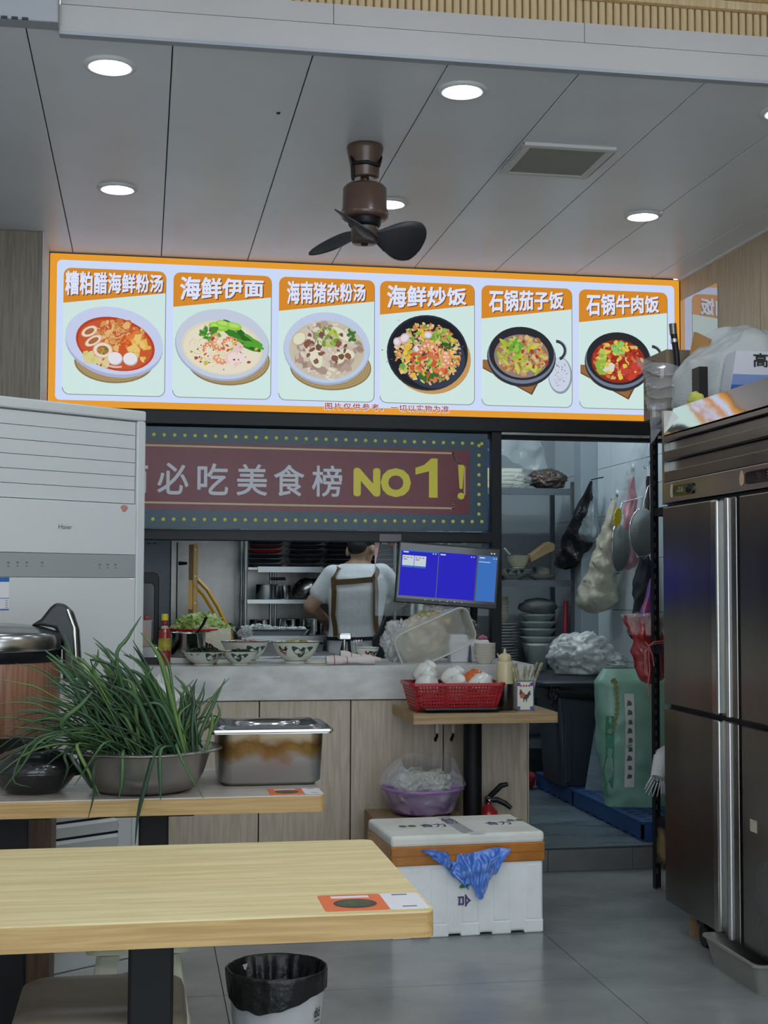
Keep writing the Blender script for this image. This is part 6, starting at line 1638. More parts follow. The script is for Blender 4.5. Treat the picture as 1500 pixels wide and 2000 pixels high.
D = [([(BX - .05, 3.56, .868), (-0.045,3.500,0.863), (-0.046,3.495,0.794), (-0.054,3.500,0.759)], 1, .004, 'scallion blade hanging straight down the middle of the basin front'),
     ([(BX + .06, 3.57, .87), (0.037,3.500,0.878), (0.012,3.490,0.794), (-0.005,3.490,0.719), (-0.012,3.490,0.645)], 2, .0062, 'longest scallion blade hanging from the basin below the table edge'),
     ([(BX + .09, 3.58, .87), (0.049,3.500,0.877), (0.047,3.490,0.806), (0.049,3.490,0.753)], 4, .0048, 'scallion blade hanging just right of the longest one'),
     ([(BX + .09, 3.62, .87), (0.087,3.520,0.880), (0.117,3.500,0.816), (0.155,3.500,0.752)], 1, .0035, 'thin scallion blade hanging over the right of the basin front'),
     ([(BX - .12, 3.60, .875), (-0.156,3.500,0.890), (-0.128,3.490,0.828), (-0.099,3.500,0.764)], 3, .004, 'scallion blade hanging down the left of the basin front'),
     ([(BX - .10, 3.60, .875), (-0.168,3.500,0.871), (-0.142,3.490,0.822), (-0.120,3.500,0.783)], 2, .004, 'scallion blade crossing the left basin wall'),
     ([(BX - .06, 3.58, .88), (-0.088,3.480,0.897), (-0.124,3.480,0.848), (-0.161,3.500,0.790)], 1, .0038, 'scallion blade slanting down left across the basin front'),
     ([(BX - .06, 3.60, .87), (-0.111,3.490,0.846), (-0.113,3.490,0.772), (-0.126,3.490,0.712)], 2, .003, 'thin scallion tip hanging below the table edge at the left'),
     ([(BX - .10, 3.62, .91), (-0.231,3.520,0.907), (-0.291,3.520,0.833), (-0.336,3.530,0.777)], 1, .004, 'scallion blade reaching down left over the clay pot'),
     ([(BX - .10, 3.60, .92), (-0.251,3.530,0.907), (-0.309,3.520,0.809), (-0.266,3.520,0.786)], 4, .0035, 'folded scallion blade lying against the clay pot'),
     ([(BX - .13, 3.63, .89), (-0.184,3.520,0.869), (-0.177,3.510,0.832), (-0.191,3.520,0.790)], 2, .0032, 'short scallion blade hanging between clay pot and basin')]
for pts, mi, r, lab in D: droop(pts, mi, r, lab)
U = [([(BX + .0, 3.66, .86), (-0.064,3.600,1.084), (-0.037,3.600,1.149), (-0.004,3.600,1.204)], 1, .004, 'tallest scallion blade pointing up right past the air conditioner edge'),
     ([(BX - .02, 3.66, .86), (-0.164,3.620,1.051), (-0.178,3.620,1.103), (-0.197,3.620,1.158)], 1, .0045, 'scallion blade pointing straight up before the rice cooker lid'),
     ([(BX - .05, 3.68, .88), (-0.239,3.600,1.012), (-0.294,3.580,1.034), (-0.349,3.570,1.047)], 3, .0035, 'pale scallion blade stretching left to the picture edge'),
     ([(BX + .03, 3.66, .87), (-0.112,3.600,1.039), (-0.112,3.600,1.091), (-0.111,3.600,1.120)], 1, .006, 'thick scallion blade with a cut end at the top of the heap'),
     ([(BX + .10, 3.66, .86), (-0.029,3.620,0.985), (0.006,3.620,1.043), (0.029,3.620,1.073)], 1, .006, 'thick scallion blade with a cut end leaning to the right'),
     ([(BX + .15, 3.66, .86), (0.149,3.640,0.889), (0.181,3.640,0.968), (0.214,3.640,1.040)], 4, .0045, 'scallion blade reaching up right toward the food pan'),
     ([(BX + .13, 3.66, .86), (0.083,3.640,0.942), (0.062,3.640,1.022), (0.052,3.640,1.077)], 4, .004, 'slim scallion blade in front of the worktop apron'),
     ([(BX + .11, 3.62, .87), (-0.124,3.560,1.080), (-0.063,3.560,1.074), (-0.075,3.550,1.023)], 2, .003, 'bent scallion blade folding over the top of the heap'),
     ([(BX - .10, 3.62, .87), (-0.194,3.500,0.934), (-0.145,3.490,0.990), (-0.120,3.490,1.021)], 1, .005, 'scallion blade crossing the front of the heap'),
     ([(BX + .15, 3.70, .87), (0.138,3.700,0.923), (0.192,3.720,0.936), (0.220,3.720,0.917)], 2, .0025, 'thin scallion blade arching over to the food pan lid')]
for pts, mi, r, lab in U: droop(pts, mi, r, lab)


# ------------------------------------------------------------ kitchen: prep table behind the hatch
PT = 0.935
pp = thing('prep_table', 'steel prep table behind the hatch under the red lettuce basket', 'table', (.25, 7.15, KZ))
bx('table_top', m_steel, -.45, .98, 6.86, 7.42, PT - .03, PT, pp, bevel=.004)
for (a, b) in ((-.42, 6.90), (.95, 6.90), (-.42, 7.38), (.95, 7.38)): MB().cyl((a, b, KZ), (a, b, PT - .03), .019, n=12).build('leg', m_steel, pp)
bx('lower_shelf', m_steel, -.43, .96, 6.88, 7.40, .30, .315, pp)
# red basket of lettuce
rb = thing('lettuce_basket', 'red basket of shredded lettuce with a cloth over its edge', 'basket', (.30, 7.08, PT))
lx, ly = .285, 7.08
MB().lathe([(0, 0), (.10, 0), (.115, .01), (.158, .125), (.166, .128), (.166, .134), (.154, .134), (.110, .014), (0, .008)], (lx, ly, PT), n=40).build('basket_body', m_bask, rb)
for k in range(4):
    for j in range(3):
        t = math.radians(-75 + k * 6); z = .045 + j * .016; r = .12 + .045 * z / .125 + .006
        MB().box(-.003, .003, 0, .001, -.006, .006, mx=Matrix.Translation((lx + r * math.cos(t), ly + r * math.sin(t), PT + z)) @ Matrix.Rotation(t + PI / 2, 4, 'Z')).build('slot', mat('slot_pale', (214, 186, 180), rough=.6), rb)
def clo(u, v):
    x = lx - .05 + .20 * u; y = ly - .15 - .03 * math.sin(u * 3) + .04 * (1 - v)
    z = PT + .125 - .055 * v * (.5 + u) + .03 * (1 - v) + .01 * noise.noise(Vector((u * 9, v * 5, 2))) + .012 * math.sin(v * 14 + u * 4) * v
    return (x, y, z - .02 * u)
MB().grid(clo, 30, 20).build('cloth', mat('cloth_cream', (206, 200, 176), rough=.9, bump=.3, bscale=60), rb)
greens(lx, ly, PT + .125, .150, 620, [mat('lettuce_a', (190, 208, 130), rough=.5), mat('lettuce_b', (214, 222, 168), rough=.5), mat('lettuce_c', (160, 190, 96), rough=.5)], .085, 5, 'shredded_lettuce', 'pale green shredded lettuce heaped in the red basket', 'lettuce', None, .022, (.5, 1.0))
# stack of dark plates behind the bottle
m_plate_d = mat('plate_dark', (70, 78, 78), rough=.2, coat=.3); m_plate_w = mat('plate_grey', (168, 172, 172), rough=.2, coat=.2)
for k in range(10):
    o = MB().lathe([(0, 0), (.045, 0), (.05, .003), (.080, .009), (.082, .011), (.05, .006), (0, .004)], (.13, 7.22, PT + k * .0135), n=32).build('dark_plate', m_plate_d if k % 2 else m_plate_w)
    tag(o, 'plate %s in the stack behind the red sauce bottle' % nth(k) if k < 9 else 'topmost plate of the stack behind the red sauce bottle', 'plate', 'plates stacked behind the sauce bottle')
# yellow lever press
m_yel = mat('press_yellow', (206, 156, 40), rough=.35); m_yel_d = mat('press_brown', (124, 82, 34), rough=.5)
pr = thing('lever_press', 'yellow metal stand with upright post and curved leg behind the lettuce', 'stand', (.31, 7.34, PT))
yy = 7.32
A1, A2 = (0.262,7.320,1.504), (0.269,7.320,1.120)
MB().box(A1[0] - .006, A1[0] + .018, yy - .012, yy + .012, PT, A1[2]).build('upright_post', m_yel, pr, bevel=.002)
MB().box(A1[0] - .028, A1[0] - .006, yy - .008, yy + .016, PT, A1[2] - .004).build('rear_post', m_yel_d, pr)
MB().box(A1[0] - .030, A1[0] - .008, yy - .014, yy - .008, (0.266,7.320,1.160)[2], (0.264,7.320,1.313)[2]).build('front_plate', m_yel, pr)
cv = [(0.280,7.320,1.316), (0.332,7.320,1.262), (0.386,7.310,1.174), (0.432,7.300,1.075), (0.469,7.290,0.968)]
MB().tube(cv + [(cv[-1][0] + .01, 7.29, PT)], .014, 4, smooth=False, flat=.8).build('curved_leg', m_yel, pr)
cv2 = [(p[0] - .022, p[1] - .004, p[2] - .028) for p in cv[:4]]
MB().tube([(A1[0] + .012, yy, cv[0][2] - .03)] + cv2, .010, 4, smooth=False, flat=.8).build('curved_leg', mat('press_bright', (230, 176, 40), rough=.35), pr)
for z in (A1[2] - .03, A1[2] - .17, A1[2] - .31): MB().cyl((A1[0] + .006, yy - .013, z), (A1[0] + .006, yy - .016, z), .004, n=8).build('bolt', m_steel_dark, pr)
# black bag and steel sieve behind it
tag(MB().blob((.44, 7.36, PT + .07), (.06, .05, .08), 61, .3, 1.8, 3).build('black_bag', mat('bag_black', (26, 27, 30), rough=.28, bump=.9, bscale=24)), 'knotted black plastic bag behind the curved yellow leg', 'plastic bag')
tag(MB().blob((.345, 7.37, PT + .09), (.035, .03, .09), 62, .2, 1.6, 3).build('black_bag', mat('bag_black', (0, 0, 0))), 'slim black bag directly right of the yellow post', 'plastic bag')
sv = thing('steel_bowl', 'steel bowl rim between the yellow post and the curved leg', 'bowl', (.40, 7.40, PT))
MB().lathe([(0, .0), (.04, 0), (.06, .04), (.068, .14), (.072, .142), (.066, .14), (.055, .03), (0, .01)], (.395, 7.385, PT + .01), n=28).build('bowl_shell', m_steelc, sv)
tag(MB().blob((.53, 7.30, PT + .10), (.035, .02, .02), 63, .5, 2.4, 3, crease=.13).build('clear_film_scrap', film('film_white', (0, 0, 0), .5)), 'scrap of clear film at the foot of the curved yellow leg', 'plastic film')
# tall dark cabinet at the left back
dk = thing('dark_oven', 'tall dark steel oven cabinet at the left back of the kitchen', 'oven', (-.05, 8.3, KZ))
q0, q1 = (-0.004,8.050,1.553), (0.190,8.050,1.148)
bx('cabinet', mat('oven_dark', (84, 90, 96), rough=.35, metal=.6, var=.1), -.45, q1[0] - .035, 8.06, 8.6, KZ, q0[2], dk, bevel=.004)
bx('side_trim', m_steel_dark, q1[0] - .033, q1[0] + .01, 8.05, 8.6, KZ, q0[2], dk)
bx('door_seam', m_black, q1[0] - .004, q1[0] + .004, 8.044, 8.051, .95, q0[2] - .02, dk)
for k in range(3): bx('vent_slot', m_black, -.02 + k * .035, .002 + k * .035, 8.056, 8.061, q0[2] - .03, q0[2] - .024, dk)
MB().tube([(q1[0] + .012, 8.05, q0[2] - .14), (q1[0] + .055, 8.03, q0[2] - .14)], [.012, .008], 10).build('latch', m_black, dk)

# ------------------------------------------------------------ wire shelving and stove counter at the back
BC = .985
bc = thing('stove_counter', 'steel cooking counter along the back behind the cook', 'counter', (1.2, 8.5, KZ))
bx('counter_top', m_steel, .585, 1.94, 8.38, 8.95, BC - .045, BC, bc, bevel=.003)
bx('counter_front', m_steel_dark, .60, 1.93, 8.42, 8.93, KZ + .1, BC - .045, bc)
bx('white_panel', mat('appliance_white', (190, 194, 196), rough=.4), .98, 1.12, 8.405, 8.419, .78, .93, bc)
bx('panel_window', m_black, 1.01, 1.10, 8.400, 8.406, .80, .87, bc)
for (a, b) in ((.63, 8.45), (1.90, 8.45), (.63, 8.9), (1.90, 8.9)): bx('leg', m_steel, a - .02, a + .02, b - .02, b + .02, KZ, KZ + .1, bc)
sh = thing('wall_shelving', 'steel shelving with black trays and pots behind the cook', 'shelving', (1.2, 8.8, BC))
m_shelf = mat('shelf_light', (186, 190, 190), rough=.35, metal=.7)
for (x, y) in ((.625, 8.60), (1.92, 8.60), (.625, 8.98), (1.92, 8.98)): MB().cyl((x, y, BC), (x, y, 1.75), .012, n=12).build('post', m_shelf, sh)
bx('upper_shelf', m_shelf, .64, 1.91, 8.60, 8.98, 1.385, 1.40, sh); bx('shelf_edge', m_shelf, .70, 1.10, 8.585, 8.60, 1.37, 1.405, sh); bx('shelf_edge', m_shelf, 1.12, 1.90, 8.585, 8.60, 1.37, 1.40, sh)
bx('lower_shelf', m_shelf, .63, 1.91, 8.60, 8.98, 1.175, 1.20, sh)
MB().cyl((.79, 8.70, BC), (.79, 8.70, 1.385), .010, n=10).build('pipe', m_shelf, sh); MB().cyl((.82, 8.70, BC), (.82, 8.70, 1.385), .008, n=10).build('pipe', m_shelf, sh)
MB().tube([(.79, 8.69, 1.33), (.88, 8.66, 1.33)], .010, 8).build('valve_arm', m_steel_dark, sh)
m_tr_k = mat('tray_dark', (62, 64, 72), rough=.25); m_tr_r = mat('tray_red', (190, 60, 62), rough=.4)
for s_, (xa, nm) in enumerate(((.645, 'left'), (.90, 'middle'), (1.14, 'right'), (1.40, 'rightmost'))):
    for k in range(6):
        z = 1.402 + k * .030; w = .215 + R.uniform(-.01, .01); o_ = R.uniform(-.006, .006)
        red = (s_ == 0 and k == 3)
        o = MB().loft([rect_r(xa + o_ + .02, xa + o_ + w - .02, 8.63, 8.90, .02, z), rect_r(xa + o_, xa + o_ + w, 8.61, 8.92, .03, z + .018), rect_r(xa + o_ - .006, xa + o_ + w + .006, 8.604, 8.926, .03, z + .020), rect_r(xa + o_ + .004, xa + o_ + w - .004, 8.614, 8.916, .03, z + .021), rect_r(xa + o_ + .022, xa + o_ + w - .022, 8.632, 8.898, .02, z + .004)], smooth=False).build('serving_tray', m_tr_r if red else m_tr_k)
        tag(o, 'single red tray in the left tray stack on the shelf' if red else 'black tray %s in the %s stack on the upper kitchen shelf' % (nth(k), nm), 'tray', 'trays stacked on the kitchen shelf')
def pot(x, y, z, r, h, label, lidded=False):
    t = thing('steel_pot', label, 'pot', (x, y, z), 0, 'steel pots at the back of the kitchen')
    MB().lathe([(0, 0), (r * .96, 0), (r, .004), (r, h), (r * 1.05, h + .003), (r * .98, h + .004), (r * .96, h - .002), (r * .95, .008), (0, .006)], (x, y, z), n=32).build('pot_body', m_steelc, t)
    return t
pot(.775, 8.74, 1.201, .075, .09, 'steel pot on the lower shelf at the left')
pot(.845, 8.66, 1.201, .065, .085, 'steel pot on the lower shelf beside the tilted lids')
for k, (x, y, rot, r) in enumerate(((.985, 8.66, -.75, .08), (1.05, 8.70, -.55, .085))):
    t = thing('pot_lid', ('tilted steel pot lid with dark knob on the lower shelf', 'tilted steel pot lid leaning behind the first one')[k], 'lid', (x, y, 1.20))
    mxx = Matrix.Translation((x, y, 1.275)) @ Matrix.Rotation(rot, 4, 'Y') @ Matrix.Rotation(.5, 4, 'X')
    MB().lathe([(r, -.006), (r, 0), (r * .9, .012), (r * .4, .026), (0, .03)], (0, 0, 0), n=32, mx=mxx).build('dome', m_steel_dark if k == 0 else m_steelc, t)
    MB().lathe([(0, .05), (.014, .048), (.014, .04), (.006, .036), (.006, .028)], (0, 0, 0), n=14, mx=mxx).build('knob', m_black, t)
pot(.72, 8.68, BC, .062, .085, 'steel pot at the left behind the noodle tray')
pot(.90, 8.68, BC, .075, .09, 'wide steel pot behind the middle of the noodle tray')
pot(1.035, 8.60, BC, .055, .095, 'steel pot behind the right end of the noodle tray')
pot(1.145, 8.55, BC, .062, .095, 'steel pot nearest the cook on the back counter')
nt_ = thing('noodle_tray', 'long steel tray on the back counter', 'tray', (.79, 8.47, BC))
MB().loft([rect_r(.60, .985, 8.41, 8.53, .02, BC), rect_r(.575, 1.01, 8.395, 8.545, .03, BC + .035), rect_r(.585, 1.0, 8.405, 8.535, .03, BC + .035), rect_r(.605, .98, 8.415, 8.525, .02, BC + .02)], smooth=False).build('tray_body', m_steel, nt_)
rr = random.Random(3); mb = MB()
for k in range(260):
    x = rr.uniform(.60, .985); h_ = .012 + .022 * max(0, 1 - abs(x - .70) / .13)
    c = Vector((x, rr.uniform(8.42, 8.52), BC + .032 + rr.uniform(0, h_))); a = rr.uniform(0, PI); l = .012
    mb.tube([c - Vector((math.cos(a), math.sin(a), 0)) * l, c + Vector((0, 0, .005)), c + Vector((math.cos(a + .5), math.sin(a + .5), 0)) * l], .004, 4)
mb.box(.60, .985, 8.42, 8.52, BC + .022, BC + .036)
tag(mb.build('rice_noodles', mat('noodle_white', (228, 232, 228), rough=.5)), 'white rice noodles filling the long steel tray', 'noodles', None, 'stuff')
# tall stock pots right of the cook, small frame
pot(1.71, 8.60, BC, .095, .20, 'tall steel stock pot behind the monitor')
sf = thing('tool_stand', 'upright steel stand with hanging tools right of the cook', 'stand', (1.55, 8.35, KZ))
MB().cyl((1.515, 8.32, KZ), (1.515, 8.32, 1.75), .010, n=10).build('rod', m_shelf, sf); MB().cyl((1.80, 8.32, KZ), (1.80, 8.32, 1.75), .010, n=10).build('rod', m_shelf, sf)
bx('cross_shelf', m_shelf, 1.45, 1.82, 8.30, 8.36, 1.205, 1.22, sf)
bx('dark_plate', m_black, 1.545, 1.60, 8.335, 8.345, 1.36, 1.50, sf)
bx('back_ledge', m_steel_dark, 1.44, 1.93, 8.10, 8.37, .90, .925, sf)
bu = thing('white_bucket', 'white plastic bucket on the floor right of the cook', 'bucket', (1.50, 8.0, KZ))
MB().lathe([(0, 0), (.10, 0), (.12, .74), (.124, .745), (.115, .74), (.095, .01), (0, .01)], (1.53, 7.98, KZ), n=32).build('bucket_body', mat('bucket_white', (196, 204, 212), rough=.4), bu)
# bunting of small paper pieces
PEN = [((1.163,6.866,1.516), .034, .125, (226, 186, 186), 'long pink paper pennant hanging beside the head of the cook'), ((1.202,6.866,1.517), .040, .022, (196, 206, 236), 'small pale blue paper scrap under the hatch beam'), ((1.234,6.866,1.517), .034, .026, (216, 160, 120), 'small orange paper scrap under the hatch beam')]
for (p, w, h, c, lab) in PEN:
    o = MB().prism([(p[0] - w / 2, 6.8605, p[2] + .03), (p[0] + w / 2, 6.8605, p[2] + .03), (p[0] + w / 2 - (w * .9 if h > .1 else 0), 6.8605, p[2] - h), (p[0] - w / 2, 6.8605, p[2] - h)], (0, .001, 0)).build('paper_pennant', mat('pennant_%d' % c[2], c, rough=.6))
    tag(o, lab, 'pennant')

# ------------------------------------------------------------ the cook
def remesh(parts, voxel, name, m, parent, smooth=6):
    """join overlapping solids into one continuous skin"""
    mb = MB()
    for fn in parts: fn(mb)
    o = mb.build(name, m, None)
    md = o.modifiers.new('skin', 'REMESH'); md.mode = 'VOXEL'; md.voxel_size = voxel; md.use_smooth_shade = True
    ms = o.modifiers.new('soft', 'SMOOTH'); ms.factor = .5; ms.iterations = smooth
    dg = bpy.context.evaluated_depsgraph_get(); me = bpy.data.meshes.new_from_object(o.evaluated_get(dg))
    o.modifiers.clear(); old = o.data; o.data = me; bpy.data.meshes.remove(old)
    me.materials.clear(); me.materials.append(m)
    loc = Vector(o.location)
    if parent is not None:
        inv = root_matrix(parent).inverted()
        me.transform(inv @ Matrix.Translation(loc)); o.location = (0, 0, 0); o.parent = parent
    me.name = name
    return o
def capsule(a, b, r0, r1, n=14):
    a, b = Vector(a), Vector(b)
    def f(mb):
        d = (b - a).normalized(); P = []; Rr = []
        for k in range(5):
            t = PI / 2 * (1 - k / 4); P.append(a - d * r0 * math.sin(t)); Rr.append(max(.001, r0 * math.cos(t)))
        for k in range(5):
            t = PI / 2 * k / 4; P.append(b + d * r1 * math.sin(t)); Rr.append(max(.001, r1 * math.cos(t)))
        mb.tube(P, Rr, n)
    return f
def ring_loft(rows, n=28):
    """rows: (cx, cy, z, rx, ry)"""
    def f(mb):
        mb.loft([[(cx + rx * math.cos(2 * PI * j / n), cy + ry * math.sin(2 * PI * j / n), z) for j in range(n)] for (cx, cy, z, rx, ry) in rows])
    return f
def ellipsoid(c, r, rot=None):
    def f(mb):
        m = Matrix.Translation(c) @ (rot or Matrix())
        mb.lathe([(max(.0005, r[0] * math.sin(PI * k / 12)), -r[2] * math.cos(PI * k / 12)) for k in range(13)], (0, 0, 0), n=24, cap0=True, cap1=True, sy=r[1] / r[0], mx=m)
    return f
m_skin = mat('skin', (186, 150, 124), rough=.5); m_shirt = mat('shirt_white', (232, 236, 236), rough=.8, bump=.9, bscale=9); m_hair = mat('hair_black', (24, 24, 26), rough=.5, bump=.5, bscale=160)
m_apron = mat('apron_black', (28, 31, 38), rough=.6, bump=.2, bscale=40); m_strap = mat('strap_brown', (104, 80, 46), rough=.6); m_trous = mat('trousers_dark', (34, 36, 42), rough=.7)
CY = 7.92
ck = thing('person', 'cook in white shirt with brown apron straps working with back turned', 'person', (1.215, CY, KZ))
# torso rows used for body, shirt, apron and straps: (cx, cy, z, half width, half depth)
TORSO = [(1.205, CY, .84, .158, .115), (1.207, CY, .95, .150, .112), (1.212, CY + .0, 1.05, .140, .105), (1.217, CY + .005, 1.16, .150, .108), (1.222, CY + .015, 1.26, .165, .112), (1.225, CY + .03, 1.335, .168, .105), (1.228, CY + .045, 1.385, .140, .085), (1.232, CY + .055, 1.415, .085, .065), (1.238, CY + .06, 1.435, .055, .05)]
SL, SR = Vector((1.075, CY + .03, 1.345)), Vector((1.375, CY + .035, 1.355))
EL, WL = Vector((.955, CY + .04, 1.165)), Vector((1.065, CY + .22, 1.085))
ER, WR = Vector((1.50, CY + .06, 1.215)), Vector((1.44, CY + .28, 1.13))
HC = Vector((1.262, CY + .085, 1.515))
hrot = Matrix.Rotation(math.radians(-38), 4, 'Z') @ Matrix.Rotation(math.radians(-24), 4, 'X')
def hp(x, y, z): return HC + hrot @ Vector((x, y, z))      # y forward from the face, head turned right and bowed
parts = [ring_loft(TORSO), capsule((1.238, CY + .055, 1.40), hp(0, -.01, -.05), .052, .050),
         ellipsoid(HC, (.074, .092, .104), hrot), ellipsoid(hp(0, .028, -.055), (.055, .062, .058), hrot),
         capsule(hp(0, .088, .0), hp(0, .108, -.022), .012, .016), ellipsoid(hp(.084, -.006, -.028), (.012, .022, .036), hrot), ellipsoid(hp(-.084, -.006, -.028), (.012, .022, .036), hrot),
         capsule(hp(-.018, .085, -.055), hp(.018, .085, -.055), .010, .010),
         capsule(SL, EL, .056, .043), capsule(EL, WL, .043, .028), capsule(SR, ER, .056, .043), capsule(ER, WR, .043, .028)]
def hand(W, d, side):
    out = []
    d = d.normalized(); a = d.cross(Vector((0, 0, 1))).normalized() * side; u = a.cross(d).normalized() * side
    P = W + d * .05
    out.append(capsule(W + d * .01, P, .026, .030)); out.append(capsule(P + a * .018, P - a * .018, .020, .020))
    for k, (o, l) in enumerate(((.028, .062), (.010, .072), (-.009, .068), (-.027, .052))):
        b = P + a * o + d * .018; m1 = b + d * l * .5 - Vector((0, 0, .010)); e = m1 + d * l * .35 - Vector((0, 0, .026))
        out.append(capsule(b, m1, .0095, .009, 8)); out.append(capsule(m1, e, .009, .0078, 8))
    t0 = W + d * .02 + a * .026; t1 = t0 + d * .025 + a * .022 - Vector((0, 0, .012)); t2 = t1 + d * .028 + a * .002 - Vector((0, 0, .012))
    out += [capsule(t0, t1, .012, .010, 8), capsule(t1, t2, .010, .0085, 8)]
    return out
parts += hand(WL, WL - EL + Vector((0, .1, 0)), 1) + hand(WR, WR - ER + Vector((0, .1, 0)), -1)
for s_ in (-1, 1):
    hx = 1.205 + s_ * .075
    parts += [capsule((hx, CY, .86), (hx + s_ * .01, CY + .01, .50), .082, .056), capsule((hx + s_ * .01, CY + .01, .50), (hx + s_ * .012, CY - .01, KZ + .09), .055, .040), capsule((hx + s_ * .012, CY - .03, KZ + .045), (hx + s_ * .02, CY + .13, KZ + .038), .042, .036)]
body = remesh(parts, .0065, 'body', m_skin, ck, 4)
def grow(rows, d, z0, z1): return [(a, b, z, rx + d, ry + d) for (a, b, z, rx, ry) in rows if z0 <= z <= z1]
sh_parts = [ring_loft([(1.205, CY, .885, .168, .126)] + grow(TORSO, .014, .90, 1.42)), capsule(SL + Vector((.01, 0, -.005)), SL.lerp(EL, .56), .072, .062), capsule(SR + Vector((-.01, 0, -.005)), SR.lerp(ER, .62), .072, .064)]
remesh(sh_parts, .008, 'shirt', m_shirt, ck, 8)
tr_parts = [ring_loft([(1.205, CY, .80, .165, .122), (1.205, CY, .90, .158, .118)])]
for s_ in (-1, 1):
    hx = 1.205 + s_ * .075
    tr_parts += [capsule((hx, CY, .84), (hx + s_ * .01, CY + .01, .50), .094, .068), capsule((hx + s_ * .01, CY + .01, .50), (hx + s_ * .012, CY - .005, KZ + .10), .066, .056)]
remesh(tr_parts, .01, 'trousers', m_trous, ck, 4)
# hair: a cap over the skull, open at face and ears
def hairf(mb):
    for (a, b, c, r) in ((0, -.022, .034, (.080, .094, .088)), (0, -.052, -.02, (.062, .050, .058)), (0, .02, .062, (.072, .078, .055))):
        ellipsoid(hp(a, b, c), r, hrot)(mb)
remesh([hairf], .007, 'hair', m_hair, ck, 3)
# torso surface lookup for clothes lying on the shirt
def tpt(ang, z, d):
    rows = TORSO
    for r0, r1 in zip(rows[:-1], rows[1:]):
        if r0[2] <= z <= r1[2]:
            q = (z - r0[2]) / (r1[2] - r0[2]); v = [r0[i] + (r1[i] - r0[i]) * q for i in range(5)]; break
    else:
        v = rows[0] if z < rows[0][2] else rows[-1]
    return Vector((v[0] + (v[3] + d) * math.cos(ang), v[1] + (v[4] + d) * math.sin(ang), z))
def strap(path, w, name, m, d=.021):
    """path of (angle, z); ribbon of width w lying on the shirt"""
    P = [tpt(a, z, d) for a, z in path]; rings = []
    for i, p in enumerate(P):
        t = (P[min(i + 1, len(P) - 1)] - P[max(i - 1, 0)]).normalized(); a_, z_ = path[i]
        nrm = (tpt(a_, z_, d + .02) - tpt(a_, z_, d)).normalized(); s_ = t.cross(nrm).normalized() * w / 2
        rings.append([p - s_, p + s_, p + s_ + nrm * .004, p - s_ + nrm * .004])
    MB().loft(rings, smooth=False).build(name, m, ck)
def lerp_path(pts, n=14):
    out = []
    for (a, b) in zip(pts[:-1], pts[1:]):
        for k in range(n): out.append((a[0] + (b[0] - a[0]) * k / n, a[1] + (b[1] - a[1]) * k / n))
    return out + [pts[-1]]
dg_ = math.radians
strap(lerp_path([(dg_(218), 1.393), (dg_(217), 1.36), (dg_(219), 1.25), (dg_(212), 1.12), (dg_(222), 1.00)]), .036, 'left_strap', m_strap)
strap(lerp_path([(dg_(318), 1.40), (dg_(308), 1.37), (dg_(296), 1.335), (dg_(300), 1.25), (dg_(305), 1.12), (dg_(313), 1.02)]), .036, 'right_strap', m_strap)
strap(lerp_path([(dg_(219), 1.305), (dg_(255), 1.312), (dg_(297), 1.325)]), .032, 'cross_strap', m_strap, .022)
strap(lerp_path([(dg_(190), .985), (dg_(230), .985), (dg_(270), .985), (dg_(320), .99)]), .020, 'waist_tie', m_apron)
def aprf(u, v):
    ang = dg_(298 + 195 * u); z = .62 + (.37 + .16 * min(1, u / .28)) * v
    p = tpt(ang, max(z, .84), .028 + (.02 * (1 - v))); return (p.x, p.y, z)
MB().grid(aprf, 30, 14).build('apron_skirt', m_apron, ck, solid=.004)
def aprl(u, v):
    ang = dg_(175 + 25 * u); z = .62 + .36 * v
    p = tpt(ang, max(z, .84), .030); return (p.x, p.y, z)
MB().grid(aprl, 6, 8).build('apron_edge', m_apron, ck, solid=.004)
for (a0, a1, z1) in ((dg_(243), dg_(236), .88), (dg_(252), dg_(256), .905)):
    strap(lerp_path([(a0, .985), ((a0 + a1) / 2, .93), (a1, z1)]), .016, 'tie_end', m_apron, .024)
MB().blob(tuple(tpt(dg_(246), .985, .03)), (.024, .012, .012), 3, .3, 2, 3).build('tie_knot', m_apron, ck)
# trailing brown leather pouch and tie on his hip
MB().prism([tuple(tpt(dg_(268), .90, .03)), tuple(tpt(dg_(283), .90, .03)), tuple(tpt(dg_(286), .852, .03)), tuple(tpt(dg_(272), .852, .03))], (0, -.012, 0)).build('leather_pouch', mat('leather', (92, 62, 40), rough=.5), ck)

# ------------------------------------------------------------ storage rack in the doorway
sr = thing('storage_rack', 'grey steel storage rack at the back of the doorway', 'rack', (2.45, 8.7, KZ))
m_rk = mat('rack_grey', (112, 120, 126), rough=.4, metal=.5); RX0, RX1, RY0, RY1 = 1.98, 2.70, 8.47, 8.93
for (a, b) in ((RX0, RY0), (RX1, RY0), (RX0, RY1), (RX1, RY1)): bx('post', m_rk, a - .014, a + .014, b - .014, b + .014, KZ, 1.955, sr)
RS = (1.90, 1.315, .745, .30)
for z in RS:
    bx('shelf', m_rk, RX0, RX1, RY0, RY1, z, z + .012, sr); bx('shelf_lip', m_rk, RX0, RX1, RY0 - .006, RY0, z - .03, z + .012, sr)
